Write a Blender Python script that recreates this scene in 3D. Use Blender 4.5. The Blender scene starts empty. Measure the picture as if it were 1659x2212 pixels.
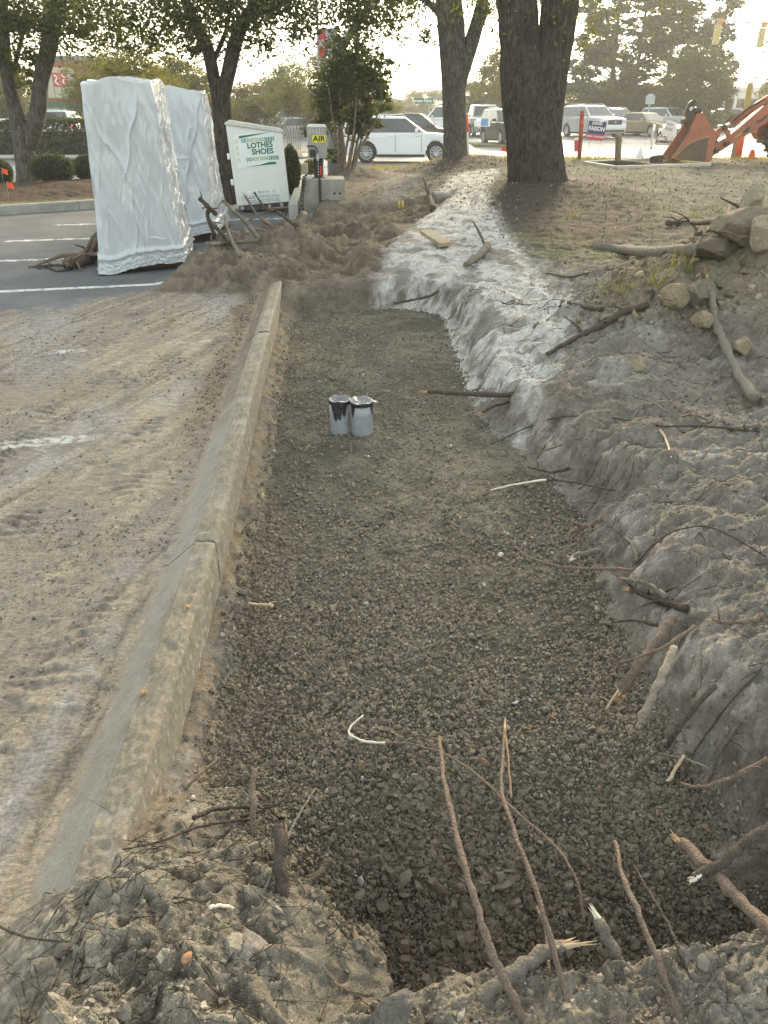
import bpy, bmesh, math, random
import numpy as np
from mathutils import Vector, Matrix, Euler

# ------------------------------------------------------------------ camera, sky, sun, exposure
SC = bpy.context.scene
COL = SC.collection
PITCH = math.radians(27.26)
EYE = 1.6
cam_data = bpy.data.cameras.new("camera")
cam = bpy.data.objects.new("camera", cam_data)
COL.objects.link(cam)
cam.location = (0, 0, EYE)
cam.rotation_euler = (math.pi / 2 - PITCH, 0, 0)
cam_data.sensor_fit = 'HORIZONTAL'
cam_data.sensor_width = 36.0
cam_data.lens = 36.0
cam_data.clip_start = 0.05
cam_data.clip_end = 3000
SC.camera = cam

SUN_EL = math.radians(17)
SUN_AZ = math.radians(14)          # clockwise from +Y
world = bpy.data.worlds.new("World")
SC.world = world
world.use_nodes = True
wn = world.node_tree
wn.nodes.clear()
w_out = wn.nodes.new('ShaderNodeOutputWorld')
w_bg = wn.nodes.new('ShaderNodeBackground')
w_sky = wn.nodes.new('ShaderNodeTexSky')
w_sky.sky_type = 'NISHITA'
w_sky.sun_disc = False
w_sky.sun_elevation = SUN_EL
w_sky.sun_rotation = SUN_AZ
w_sky.air_density = 1.0
w_sky.dust_density = 3.0
w_sky.ozone_density = 1.0
w_hsv = wn.nodes.new('ShaderNodeHueSaturation')
w_hsv.inputs['Saturation'].default_value = 0.62
w_mul = wn.nodes.new('ShaderNodeMixRGB')
w_mul.blend_type = 'MULTIPLY'
w_mul.inputs[0].default_value = 1.0
w_mul.inputs[2].default_value = (0.975, 0.975, 0.865, 1)
w_gam = wn.nodes.new('ShaderNodeGamma')      # thin high haze evens the sky out
w_gam.inputs['Gamma'].default_value = 0.66
wn.links.new(w_sky.outputs[0], w_gam.inputs['Color'])
wn.links.new(w_gam.outputs[0], w_hsv.inputs['Color'])
wn.links.new(w_hsv.outputs[0], w_mul.inputs[1])
wn.links.new(w_mul.outputs[0], w_bg.inputs['Color'])
w_bg.inputs['Strength'].default_value = 0.15
wn.links.new(w_bg.outputs[0], w_out.inputs[0])

sun_data = bpy.data.lights.new("sun", 'SUN')
sun_data.energy = 1.2
sun_data.angle = math.radians(10)
sun_data.color = (1.0, 0.80, 0.52)
sun = bpy.data.objects.new("sun", sun_data)
COL.objects.link(sun)
sun_dir = Vector((math.sin(SUN_AZ) * math.cos(SUN_EL), math.cos(SUN_AZ) * math.cos(SUN_EL), math.sin(SUN_EL)))
sun.rotation_euler = sun_dir.to_track_quat('Z', 'Y').to_euler()
sun.location = (8, 40, 30)

SC.view_settings.view_transform = 'Standard'
SC.view_settings.look = 'None'
SC.view_settings.gamma = 1.0
SC.view_settings.use_curve_mapping = False
SC.view_settings.exposure = 2.7

SC.cycles.use_denoising = True
SC.cycles.denoiser = 'OPENIMAGEDENOISE'
SC.cycles.denoising_prefilter = 'NONE'
SC.cycles.denoising_input_passes = 'RGB_ALBEDO_NORMAL'

RNG = np.random.default_rng(7)
random.seed(7)

# ------------------------------------------------------------------ helpers
FPX = 1659.0


def ray(u, v):
    a = (u - 829.5) / FPX
    b = -(v - 1106.0) / FPX
    return Vector((a, math.cos(PITCH) + b * math.sin(PITCH), -math.sin(PITCH) + b * math.cos(PITCH)))


def P(u, v, z=0.0):
    d = ray(u, v)
    t = (z - EYE) / d.z
    return Vector((d.x * t, d.y * t, z))


def PD(u, v, D):
    d = ray(u, v)
    t = D / d.y
    return Vector((d.x * t, D, EYE + d.z * t))


def mpp(D, z=1.0):
    """metres per pixel across at distance D"""
    return (D * math.cos(PITCH) + (EYE - z) * math.sin(PITCH)) / FPX


def tag(o, label=None, cat=None, group=None, kind=None):
    if label: o['label'] = label
    if cat: o['category'] = cat
    if group: o['group'] = group
    if kind: o['kind'] = kind
    return o


def empty(name, loc, label=None, cat=None, group=None, rz=0.0):
    o = bpy.data.objects.new(name, None)
    o.empty_display_size = 0.1
    o.location = loc
    o.rotation_euler = (0, 0, rz)
    COL.objects.link(o)
    return tag(o, label, cat, group)


def link(name, me, mat=None, parent=None, loc=None):
    o = bpy.data.objects.new(name, me)
    COL.objects.link(o)
    if mat is not None and not me.materials:
        for m in (mat if isinstance(mat, (list, tuple)) else [mat]):
            me.materials.append(m)
    if parent is not None: o.parent = parent
    if loc is not None: o.location = loc
    return o


def copy_tree(o, parent=None):
    c = o.copy()
    COL.objects.link(c)
    if parent is not None: c.parent = parent
    for ch in list(o.children):
        copy_tree(ch, c)
    return c


def mesh_np(name, V, F, colors=None, smooth=True):
    """V (n,3); F (m,k) of equal face size"""
    V = np.asarray(V, dtype=np.float32)
    F = np.asarray(F, dtype=np.int32)
    me = bpy.data.meshes.new(name)
    k = F.shape[1]
    me.vertices.add(len(V))
    me.vertices.foreach_set('co', V.ravel())
    me.loops.add(F.size)
    me.loops.foreach_set('vertex_index', F.ravel())
    me.polygons.add(len(F))
    me.polygons.foreach_set('loop_start', np.arange(0, F.size, k, dtype=np.int32))
    me.polygons.foreach_set('use_smooth', np.full(len(F), smooth, dtype=bool))
    me.update(calc_edges=True)
    if colors is not None:
        at = me.color_attributes.new('Col', 'FLOAT_COLOR', 'POINT')
        c4 = np.ones((len(V), 4), dtype=np.float32)
        c4[:, :3] = colors
        at.data.foreach_set('color', c4.ravel())
    me.validate()
    return me


class MB:
    """collects simple solids into one mesh"""
    def __init__(s): s.bm = bmesh.new()

    def box(s, c, size, rot=None, taper=1.0):
        x, y, z = (q / 2 for q in size)
        R = rot.to_matrix() if isinstance(rot, Euler) else (rot or Matrix.Identity(3))
        vs = []
        for dz in (-1, 1):
            k = taper if dz > 0 else 1.0
            for dx, dy in ((-1, -1), (1, -1), (1, 1), (-1, 1)):
                vs.append(s.bm.verts.new(Vector(c) + R @ Vector((dx * x * k, dy * y * k, dz * z))))
        for f in ((3, 2, 1, 0), (4, 5, 6, 7), (0, 1, 5, 4), (1, 2, 6, 5), (2, 3, 7, 6), (3, 0, 4, 7)):
            s.bm.faces.new([vs[i] for i in f])
        return s

    def tube(s, pts, rad, seg=8, cap=True):
        pts = [Vector(p) for p in pts]
        if not isinstance(rad, (list, tuple, np.ndarray)): rad = [rad] * len(pts)
        rings = []
        t0 = (pts[1] - pts[0]).normalized()
        ref = Vector((0, 0, 1)) if abs(t0.z) < 0.9 else Vector((1, 0, 0))
        nx = t0.cross(ref).normalized()
        for i, p in enumerate(pts):
            t = (pts[min(i + 1, len(pts) - 1)] - pts[max(i - 1, 0)])
            if t.length < 1e-9: t = t0
            t.normalize()
            nx = (nx - t * nx.dot(t))
            if nx.length < 1e-6: nx = t.orthogonal()
            nx.normalize()
            ny = t.cross(nx)
            rings.append([s.bm.verts.new(p + (nx * math.cos(a) + ny * math.sin(a)) * rad[i])
                          for a in (2 * math.pi * j / seg for j in range(seg))])
        for a, b in zip(rings, rings[1:]):
            for j in range(seg):
                s.bm.faces.new((a[j], a[(j + 1) % seg], b[(j + 1) % seg], b[j]))
        if cap and seg > 2:
            s.bm.faces.new(rings[0][::-1])
            s.bm.faces.new(rings[-1])
        return s

    def cyl(s, p0, p1, r, seg=16, r1=None):
        return s.tube([p0, p1], [r, r if r1 is None else r1], seg)

    def prism(s, poly, y0, y1, plane='xz', scale_top=None):
        """polygon in a plane extruded along the third axis"""
        def mk(p, q):
            if plane == 'xz': return Vector((p[0], q, p[1]))
            if plane == 'xy': return Vector((p[0], p[1], q))
            return Vector((q, p[0], p[1]))
        a = [s.bm.verts.new(mk(p, y0)) for p in poly]
        b = [s.bm.verts.new(mk(p, y1)) for p in poly]
        n = len(poly)
        s.bm.faces.new(a)
        s.bm.faces.new(b[::-1])
        for i in range(n):
            s.bm.faces.new((a[i], b[i], b[(i + 1) % n], a[(i + 1) % n]))
        return s

    def quad(s, *ps):
        s.bm.faces.new([s.bm.verts.new(Vector(p)) for p in ps])
        return s

    def bevel(s, off, seg=2, angle=0.5):
        bmesh.ops.recalc_face_normals(s.bm, faces=s.bm.faces[:])
        es = [e for e in s.bm.edges if len(e.link_faces) == 2 and e.calc_face_angle(0) > angle]
        bmesh.ops.bevel(s.bm, geom=es, offset=off, segments=seg, affect='EDGES', profile=0.6, clamp_overlap=True)
        return s

    def build(s, name, mat, parent=None, smooth=False, loc=None):
        bmesh.ops.recalc_face_normals(s.bm, faces=s.bm.faces[:])
        me = bpy.data.meshes.new(name)
        s.bm.to_mesh(me)
        s.bm.free()
        if smooth:
            me.polygons.foreach_set('use_smooth', [True] * len(me.polygons))
            if smooth == 'angle': me.set_sharp_from_angle(angle=0.6)
        return link(name, me, mat, parent, loc)


# ---- noise (vectorised gradient noise)
def _hash(ix, iy, seed):
    n = (ix.astype(np.int64) * 374761393 + iy.astype(np.int64) * 668265263 + seed * 974711) & 0x7fffffff
    n = ((n ^ (n >> 13)) * 1274126177) & 0x7fffffff
    return n ^ (n >> 16)


def perlin(x, y, seed=0):
    x0 = np.floor(x); y0 = np.floor(y)
    fx = x - x0; fy = y - y0
    u = fx * fx * fx * (fx * (fx * 6 - 15) + 10)
    v = fy * fy * fy * (fy * (fy * 6 - 15) + 10)
    def g(ix, iy, dx, dy):
        a = (_hash(ix, iy, seed) & 1023) * (2 * math.pi / 1024)
        return np.cos(a) * dx + np.sin(a) * dy
    n00 = g(x0, y0, fx, fy); n10 = g(x0 + 1, y0, fx - 1, fy)
    n01 = g(x0, y0 + 1, fx, fy - 1); n11 = g(x0 + 1, y0 + 1, fx - 1, fy - 1)
    a = n00 + u * (n10 - n00); b = n01 + u * (n11 - n01)
    return (a + v * (b - a)) * 1.5


def fbm(x, y, freq=1.0, octv=4, seed=0, gain=0.5, ridged=False):
    s = np.zeros_like(x, dtype=np.float64); amp = 1.0; tot = 0
    for i in range(octv):
        n = perlin(x * freq, y * freq, seed + i * 17)
        if ridged: n = 1 - 2 * np.abs(n)
        s += amp * n; tot += amp
        freq *= 2.03; amp *= gain
    return s / tot


def billow(x, y, freq, octv=3, seed=0, gain=0.5):
    """rounded lumps parted by sharp creases, roughly -1..1"""
    s = np.zeros_like(x, dtype=np.float64); amp = 1.0; tot = 0
    for i in range(octv):
        s += amp * (np.abs(perlin(x * freq, y * freq, seed + i * 13)) * 2.6 - 0.9)
        tot += amp; freq *= 2.1; amp *= gain
    return s / tot


def sst(a, b, x):
    t = np.clip((x - a) / (b - a), 0, 1)
    return t * t * (3 - 2 * t)


def poly_sd(x, y, poly):
    """signed distance to a polygon, positive outside"""
    poly = np.asarray(poly, dtype=np.float64)
    n = len(poly)
    d2 = np.full(x.shape, 1e9); inside = np.zeros(x.shape, dtype=bool)
    for i in range(n):
        ax, ay = poly[i]; bx, by = poly[(i + 1) % n]
        ex, ey = bx - ax, by - ay
        t = np.clip(((x - ax) * ex + (y - ay) * ey) / (ex * ex + ey * ey + 1e-12), 0, 1)
        dx = x - ax - t * ex; dy = y - ay - t * ey
        d2 = np.minimum(d2, dx * dx + dy * dy)
        c = ((ay > y) != (by > y))
        xi = ax + (y - ay) * (bx - ax) / (by - ay + 1e-12)
        inside ^= c & (x < xi)
    d = np.sqrt(d2)
    return np.where(inside, -d, d)


# ---- materials
def mat(name, rgb, rough=0.7, metal=0.0, spec=0.4, var=0.15, scale=6.0, bump=0.0, bscale=40.0, emit=None, estr=0.0,
        detail=5.0, rgb2=None, coat=0.0):
    m = bpy.data.materials.new(name)
    m.use_nodes = True
    nt = m.node_tree
    b = nt.nodes['Principled BSDF']
    b.inputs['Roughness'].default_value = rough
    b.inputs['Metallic'].default_value = metal
    b.inputs['Specular IOR Level'].default_value = spec
    if coat: b.inputs['Coat Weight'].default_value = coat; b.inputs['Coat Roughness'].default_value = 0.05
    tc = nt.nodes.new('ShaderNodeTexCoord')
    if var > 0 or rgb2 is not None:
        no = nt.nodes.new('ShaderNodeTexNoise')
        no.inputs['Scale'].default_value = scale
        no.inputs['Detail'].default_value = detail
        no.inputs['Roughness'].default_value = 0.65
        nt.links.new(tc.outputs['Object'], no.inputs['Vector'])
        rp = nt.nodes.new('ShaderNodeValToRGB')
        rp.color_ramp.elements[0].position = 0.3
        rp.color_ramp.elements[1].position = 0.7
        c2 = rgb2 if rgb2 is not None else tuple(min(1, c * (1 + var)) for c in rgb)
        c1 = rgb if rgb2 is not None else tuple(c * (1 - var) for c in rgb)
        rp.color_ramp.elements[0].color = (*c1, 1)
        rp.color_ramp.elements[1].color = (*c2, 1)
        nt.links.new(no.outputs['Fac'], rp.inputs[0])
        nt.links.new(rp.outputs[0], b.inputs['Base Color'])
    else:
        b.inputs['Base Color'].default_value = (*rgb, 1)
    if bump > 0:
        nb = nt.nodes.new('ShaderNodeTexNoise')
        nb.inputs['Scale'].default_value = bscale
        nb.inputs['Detail'].default_value = 6
        nt.links.new(tc.outputs['Object'], nb.inputs['Vector'])
        bp = nt.nodes.new('ShaderNodeBump')
        bp.inputs['Strength'].default_value = bump
        bp.inputs['Distance'].default_value = 0.02
        nt.links.new(nb.outputs['Fac'], bp.inputs['Height'])
        nt.links.new(bp.outputs[0], b.inputs['Normal'])
    if emit is not None:
        b.inputs['Emission Color'].default_value = (*emit, 1)
        b.inputs['Emission Strength'].default_value = estr
    return m


def vmat(name, rough=0.95, spec=0.15, bumps=((60, 0.5, 0.01), (400, 0.4, 0.003)), vary=((9, 0.25), (90, 0.35)), rand=0.0):
    """earth-like material: per-vertex earth colour times fine variation, with relief"""
    m = bpy.data.materials.new(name)
    m.use_nodes = True
    nt = m.node_tree
    b = nt.nodes['Principled BSDF']
    b.inputs['Roughness'].default_value = rough
    b.inputs['Specular IOR Level'].default_value = spec
    at = nt.nodes.new('ShaderNodeAttribute')
    at.attribute_name = 'Col'
    geo = nt.nodes.new('ShaderNodeNewGeometry')
    cur = at.outputs['Color']
    for sc, am in vary:
        no = nt.nodes.new('ShaderNodeTexNoise')
        no.inputs['Scale'].default_value = sc
        no.inputs['Detail'].default_value = 4
        no.inputs['Roughness'].default_value = 0.7
        nt.links.new(geo.outputs['Position'], no.inputs['Vector'])
        mr = nt.nodes.new('ShaderNodeMapRange')
        mr.inputs['From Min'].default_value = 0.25
        mr.inputs['From Max'].default_value = 0.75
        mr.inputs['To Min'].default_value = 1 - am
        mr.inputs['To Max'].default_value = 1 + am
        nt.links.new(no.outputs['Fac'], mr.inputs[0])
        mx = nt.nodes.new('ShaderNodeVectorMath')
        mx.operation = 'SCALE'
        nt.links.new(cur, mx.inputs[0])
        nt.links.new(mr.outputs[0], mx.inputs['Scale'])
        cur = mx.outputs[0]
    if rand:
        oi = nt.nodes.new('ShaderNodeObjectInfo')
        mr = nt.nodes.new('ShaderNodeMapRange')
        mr.inputs['To Min'].default_value = 1 - rand
        mr.inputs['To Max'].default_value = 1 + rand
        nt.links.new(oi.outputs['Random'], mr.inputs[0])
        mx = nt.nodes.new('ShaderNodeVectorMath')
        mx.operation = 'SCALE'
        nt.links.new(cur, mx.inputs[0])
        nt.links.new(mr.outputs[0], mx.inputs['Scale'])
        cur = mx.outputs[0]
    nt.links.new(cur, b.inputs['Base Color'])
    prev = None
    for sc, st, di in bumps:
        nb = nt.nodes.new('ShaderNodeTexNoise')
        nb.inputs['Scale'].default_value = sc
        nb.inputs['Detail'].default_value = 4
        nt.links.new(geo.outputs['Position'], nb.inputs['Vector'])
        bp = nt.nodes.new('ShaderNodeBump')
        bp.inputs['Strength'].default_value = st
        bp.inputs['Distance'].default_value = di
        nt.links.new(nb.outputs['Fac'], bp.inputs['Height'])
        if prev is not None: nt.links.new(prev, bp.inputs['Normal'])
        prev = bp.outputs[0]
    if prev is not None: nt.links.new(prev, b.inputs['Normal'])
    return m


def leaf_mat(name, trans=0.35):
    m = bpy.data.materials.new(name)
    m.use_nodes = True
    nt = m.node_tree
    nt.nodes.clear()
    out = nt.nodes.new('ShaderNodeOutputMaterial')
    at = nt.nodes.new('ShaderNodeAttribute')
    at.attribute_name = 'Col'
    d = nt.nodes.new('ShaderNodeBsdfDiffuse')
    t = nt.nodes.new('ShaderNodeBsdfTranslucent')
    mx = nt.nodes.new('ShaderNodeMixShader')
    mx.inputs[0].default_value = trans
    nt.links.new(at.outputs['Color'], d.inputs[0])
    tm = nt.nodes.new('ShaderNodeMixRGB')
    tm.blend_type = 'MULTIPLY'
    tm.inputs[0].default_value = 1
    tm.inputs[2].default_value = (1.5, 1.45, 0.7, 1)
    nt.links.new(at.outputs['Color'], tm.inputs[1])
    nt.links.new(tm.outputs[0], t.inputs[0])
    nt.links.new(d.outputs[0], mx.inputs[1])
    nt.links.new(t.outputs[0], mx.inputs[2])
    nt.links.new(mx.outputs[0], out.inputs[0])
    return m


def text_mesh(body, size, extrude=0.002, bold=0.0, sx=1.0, spacing=1.0):
    cu = bpy.data.curves.new('lettering', 'FONT')
    cu.body = body
    cu.size = size
    cu.extrude = extrude
    cu.offset = bold
    cu.space_character = spacing
    cu.align_x = 'CENTER'
    cu.align_y = 'CENTER'
    cu.resolution_u = 3
    o = bpy.data.objects.new('lettering', cu)
    COL.objects.link(o)
    dg = bpy.context.evaluated_depsgraph_get()
    me = bpy.data.meshes.new_from_object(o.evaluated_get(dg))
    bpy.data.objects.remove(o)
    bpy.data.curves.remove(cu)
    me.name = 'lettering'
    # text lies in XY facing +Z: stand it up facing -Y
    n = len(me.vertices)
    co = np.zeros(n * 3, dtype=np.float32)
    me.vertices.foreach_get('co', co)
    co = co.reshape(-1, 3)
    co = np.stack([co[:, 0] * sx, -co[:, 2], co[:, 1]], 1)
    me.vertices.foreach_set('co', co.ravel().astype(np.float32))
    me.update()
    me.materials.clear()
    return me


def lettering(body, size, material, parent, loc, bold=0.0, sx=1.0, name='lettering', rot=None, spacing=1.0):
    me = text_mesh(body, size, 0.0015, bold, sx, spacing)
    o = link(name, me, material, parent, loc)
    if rot: o.rotation_euler = rot
    return o
# ------------------------------------------------------------------ the ground
KY = np.array([-2.0, 0.6, 1.3, 2.1, 2.8, 3.8, 4.9, 6.4, 7.9, 9.0])
KX = np.array([-0.52, -0.575, -0.60, -0.63, -0.665, -0.735, -0.82, -0.92, -1.02, -1.09])


def kx(y): return np.interp(y, KY, KX)


FLOOR_Z = -0.12
right_px = [(945, 682), (975, 760), (1010, 880), (1050, 935), (1110, 980), (1200, 1060), (1250, 1130), (1262, 1220),
            (1290, 1310), (1340, 1400), (1370, 1470), (1400, 1540), (1460, 1640), (1520, 1720), (1560, 1800), (1659, 1900)]
TR = [(kx(y) + 0.13, y) for y in (1.75, 2.2, 2.8, 3.5, 4.2, 5.0, 6.0, 7.0)]
TR += [(-0.78, 7.45), (-0.45, 7.55), (0.05, 7.75)]
TR += [tuple(P(u, v, FLOOR_Z)[:2]) for u, v in right_px]
TR += [(1.30, 1.32), (1.25, 1.14), (0.83, 1.21), (0.51, 1.14), (0.31, 1.12), (0.07, 1.07), (-0.10, 1.05), (-0.22, 1.13),
       (-0.29, 1.28), (-0.37, 1.46), (-0.46, 1.62)]
HEAP = [(-2.35, 8.05), (-2.35, 9.3), (-2.25, 11.0), (-1.95, 12.6), (-1.5, 13.7), (-0.7, 14.3), (0.5, 15.0), (1.3, 15.6),
        (1.0, 13.4), (0.35, 11.2), (0.05, 9.5), (-0.1, 8.1), (-0.9, 7.85), (-1.3, 7.75)]
SAND = [tuple(P(u, v, 0.2)[:2]) for u, v in [(800, 595), (825, 565), (905, 490), (950, 425), (1000, 392), (1070, 392),
        (1055, 450), (1110, 530), (1170, 600), (1250, 690), (1225, 770), (1160, 830), (1080, 855), (1010, 860), (985, 780),
        (960, 700), (900, 650), (830, 645)]]
PILES = [(3.4, 6.9, 1.05, 0.95, 0.60), (2.45, 6.0, 0.85, 0.65, 0.32), (3.3, 5.5, 0.85, 0.65, 0.36), (1.55, 5.5, 0.55, 0.45, 0.13),
         (1.35, 4.55, 0.35, 0.3, 0.10), (2.0, 3.2, 0.9, 0.8, 0.10), (2.2, 2.0, 0.9, 0.7, 0.16), (1.55, 1.0, 0.5, 0.35, 0.10),
         (0.9, 6.6, 0.35, 0.8, 0.10), (0.5, 8.6, 0.35, 1.0, 0.08), (1.0, 12.5, 0.5, 2.0, 0.12), (2.8, 15.0, 1.5, 1.4, 0.22),
         (2.0, 23.0, 1.3, 1.6, 0.22), (-0.6, 20.6, 0.9, 0.8, 0.25), (0.9, 18.0, 1.0, 1.5, 0.12)]
HRIDGE = [(-1.75, 8.7, 0.55, 0.45, 0.18), (-1.15, 8.35, 0.3, 0.35, 0.12), (-0.72, 9.3, 0.28, 0.42, 0.26), (-0.2, 9.2, 0.16, 0.9, 0.24),
          (0.12, 11.0, 0.3, 0.7, 0.22), (-1.2, 10.4, 0.5, 0.4, 0.2), (-1.9, 10.6, 0.4, 0.6, 0.14), (-0.5, 11.6, 0.6, 0.3, 0.14),
          (-1.0, 13.2, 0.7, 0.35, 0.12), (0.7, 13.6, 0.4, 0.8, 0.2), (-0.62, 8.1, 0.2, 0.25, 0.05), (-0.3, 12.8, 0.5, 0.3, 0.12)]


def gauss(x, y, L):
    s = np.zeros_like(x)
    for cx, cy, rx, ry, a in L:
        s += a * np.exp(-(((x - cx) / rx) ** 2 + ((y - cy) / ry) ** 2))
    return s


def ground_fields(x, y):
    """height and masks of the near ground"""
    x = np.asarray(x, dtype=np.float64); y = np.asarray(y, dtype=np.float64)
    xk = kx(y)
    dk = x - xk
    n1 = fbm(x, y, 1.1, 4, 1)
    n2 = fbm(x, y, 4.5, 4, 2)
    n3 = fbm(x, y, 19.0, 4, 3)
    n4 = fbm(x, y, 75.0, 3, 4)
    rid = fbm(x + 0.15 * n2, y + 0.15 * n1, 6.0, 4, 5, ridged=True)
    # trench
    wx = x + 0.055 * n2 + 0.008 * n3; wy = y + 0.055 * fbm(x, y, 4.0, 3, 9) + 0.006 * n3
    d = poly_sd(wx, wy, TR)
    hole = sst(1.85, 1.3, y) * sst(-0.35, 0.0, x) + 0.9 * sst(1.5, 1.16, y) * sst(-0.25, 0.05, x)
    F = FLOOR_Z - 0.17 * hole - 0.03 * sst(2.6, 1.6, y) + 0.018 * n1 + 0.014 * n2 + 0.008 * n3 + 0.005 * n4 * sst(2.0, 3.5, y) \
        + 0.07 * np.exp(-(((x + 0.25) / 0.4) ** 2 + ((y - 6.9) / 0.45) ** 2)) + 0.03 * np.exp(-(((x - 0.1) / 0.5) ** 2 + ((y - 5.7) / 0.3) ** 2))
    # bank at the right, island ground beyond
    isl = 0.14 + 0.09 * sst(0.2, 1.6, d) + 0.25 * sst(8, 22, y) * sst(0, 3, x)
    isl = isl - 0.55 * sst(25.2, 27.6, y) + 0.03 * n1
    near2 = sst(9.5, 6.0, y)
    wxx = x + 0.10 * n2 + 0.03 * n3; wyy = y + 0.10 * fbm(x, y, 4.0, 3, 48) + 0.03 * n3
    bw = billow(wxx, wyy, 3.4, 2, 61)
    bw2 = billow(wxx, wyy, 9.5, 2, 63)
    bw3 = billow(wxx, wyy, 27.0, 2, 65)
    dsand = poly_sd(x + 0.1 * n2, y + 0.2 * n1, SAND)
    calm = 1 - 0.6 * sst(0.1, -0.1, dsand)
    clods_ = (0.030 * bw + 0.017 * bw2 * calm + 0.0085 * bw3 * calm)
    B = isl + gauss(x, y, PILES) + 0.045 * n2 + 0.006 * n3 + near2 * clods_ + (1 - near2) * (0.02 * rid + 0.010 * n3) + 0.004 * n4
    lump = fbm(x, y, 3.0, 3, 21, ridged=True) * sst(4.0, 5.0, y) * sst(7.8, 6.5, y) * sst(0.9, 1.6, x)
    B = B + 0.06 * lump
    # narrow strip behind the kerb
    strip = (1 - sst(0.0, 0.35, x - (xk + 0.12))) * sst(8.2, 7.0, y)
    B = B * (1 - strip) + strip * (-0.075 + 0.02 * n2 + 0.01 * n3)
    # bank in front of the camera, with the root mound at its left end
    near = sst(1.75, 1.1, y)
    Bn = 0.055 + 0.03 * n2 + 0.02 * bw2 + 0.010 * bw3 + 0.005 * n4
    B = B * (1 - near * sst(1.7, 0.9, x)) + Bn * near * sst(1.7, 0.9, x)
    w = 0.31 - 0.17 * near + 0.08 * n1
    w = np.where(strip > 0.5, 0.12, w)
    w = np.where((y > 7.3) & (x < 0.4), 0.27 + 0.1 * n1, w)
    t = sst(0, 1, np.clip(d, 0, None) / w)
    t = np.clip(t + 0.14 * fbm(x, y, 2.2, 3, 46) * 4 * t * (1 - t), 0, 1)
    bs = 0.026 * billow(d * 1.5 + 0.1 * n2, y + 0.1 * n1, 5.0, 2, 67) + 0.012 * billow(d * 1.5, y + 0.05 * n2, 19.0, 2, 69)
    h = F + (B - F) * t + bs * 4 * t * (1 - t) * (d > 0)
    # car park side
    lot = np.zeros_like(x) - 0.35 * sst(25.2, 27.6, y)
    film = sst(0.35, -0.35, y - (7.05 + (x + 3.4) * 1.0) + 0.7 * n1 + 0.4 * n2)
    film = film * sst(-7.5, -5.5, x + 0.6 * n1)
    ang = x * 0.96 - y * 0.28
    trans = np.sin(2 * math.pi * (y * 12.5 + 0.8 * np.sin(x * 5.0 + y) + 2.6 * n1 + 1.3 * n2 + 0.35 * n3 + 1.2 * x))
    trans = np.sign(trans) * np.abs(trans) ** 0.8
    tmask = sst(-0.1, 0.35, fbm(x * 1.0, y * 0.7, 3.2, 3, 31)) * (0.35 + 0.65 * sst(-0.3, 0.3, np.sin(ang * 7.5)))
    streak = fbm(ang * 9.0 + 0.4 * n2, y * 0.9 + x * 0.3, 1.0, 4, 33)
    lot_d = film * (0.006 + 0.0075 * np.clip(trans, -0.6, 1) * tmask + 0.0060 * streak + 0.004 * n2 + 0.003 * n3 + 0.0012 * n4)
    lot_d += film * 0.016 * sst(0.22, 0.03, np.abs(dk + 0.30 + 0.06 * n2)) * sst(3.6, 4.8, y) * sst(-0.35, 0.1, n1)   # loose soil in the gutter further on
    lot_d -= film * 0.007 * np.exp(-(((dk + 0.272 + 0.02 * n2 + 0.008 * n3) / 0.007) ** 2)) * sst(2.75, 2.4, y)             # open joint along the gutter
    lot_h = lot + lot_d + 0.0015 * n4
    # inside the kerb the ground drops out of sight
    side = sst(-0.10, -0.06, dk)
    h = lot_h * (1 - side) + h * side
    # spoil over the end of the kerb and the filled trench beyond
    dh = poly_sd(x + 0.10 * n2 + 0.05 * n3, y + 0.25 * n1 + 0.10 * n2, HEAP)
    hm = sst(0.12, -0.28, dh)
    hz = 0.07 + gauss(x, y, HRIDGE) + 0.04 * rid + 0.06 * n2 + 0.04 * bw + 0.035 * bw2 + 0.018 * bw3 + 0.01 * n4 + 0.04 * fbm(x * 0.6 + y * 0.5, y * 0.8, 3.0, 3, 41, ridged=True)
    hz = np.maximum(hz, 0.02)
    hm2 = hm * (1 - sst(0.0, -0.05, d))
    h = h * (1 - hm2) + np.where(side > 0.5, np.maximum(hz, np.where(d > 0.16, 0.0, h)), lot_h + hz * 1.0) * hm2
    # root mound nearest the camera
    mx = (x + 0.44) / 0.32; my = (y - 0.86) / 0.44
    mm = np.exp(-(mx ** 2 + my ** 2) ** 1.4 * 0.8)
    mm = mm * (1 - sst(0.0, -0.06, d))
    mh = mm * (0.235 + 0.06 * n2 + 0.05 * bw + 0.026 * bw2 + 0.009 * bw3 + 0.010 * n3 + 0.010 * n4)
    mleft = sst(1.0, 0.8, y + 0.25 * n2) * sst(-0.55, -0.62, x) * (0.045 + 0.03 * n2 + 0.02 * n3 + 0.01 * n4)
    h = np.maximum(h, np.where(mm > 0.12, mh - 0.02, -9))
    h = np.maximum(h, np.where(mleft > 0.005, mleft, -9))
    mound = np.clip(sst(0.12, 0.25, mm) + sst(0.004, 0.02, mleft), 0, 1)
    return dict(h=h, d=d, dk=dk, t=t, film=film, hm=hm2, mound=mound, n1=n1, n2=n2, n3=n3, n4=n4, rid=rid, strip=strip,
                trans=trans * tmask, streak=streak, near=near, side=side)


def gz(x, y):
    return float(ground_fields(np.array([float(x)]), np.array([float(y)]))['h'][0])


def G(u, v, lift=0.0, it=6):
    """where the sight line of a pixel meets the near ground"""
    d = ray(u, v)
    Ds = 0.7 * (36.0 / 0.7) ** (np.arange(1400) / 1399.0)
    t = Ds / d.y
    h = ground_fields(d.x * t, Ds)['h']
    below = np.where(EYE + d.z * t <= h)[0]
    k = int(below[0]) if len(below) else 1399
    return Vector((d.x * float(t[k]), float(Ds[k]), float(h[k]) + lift))


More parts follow.
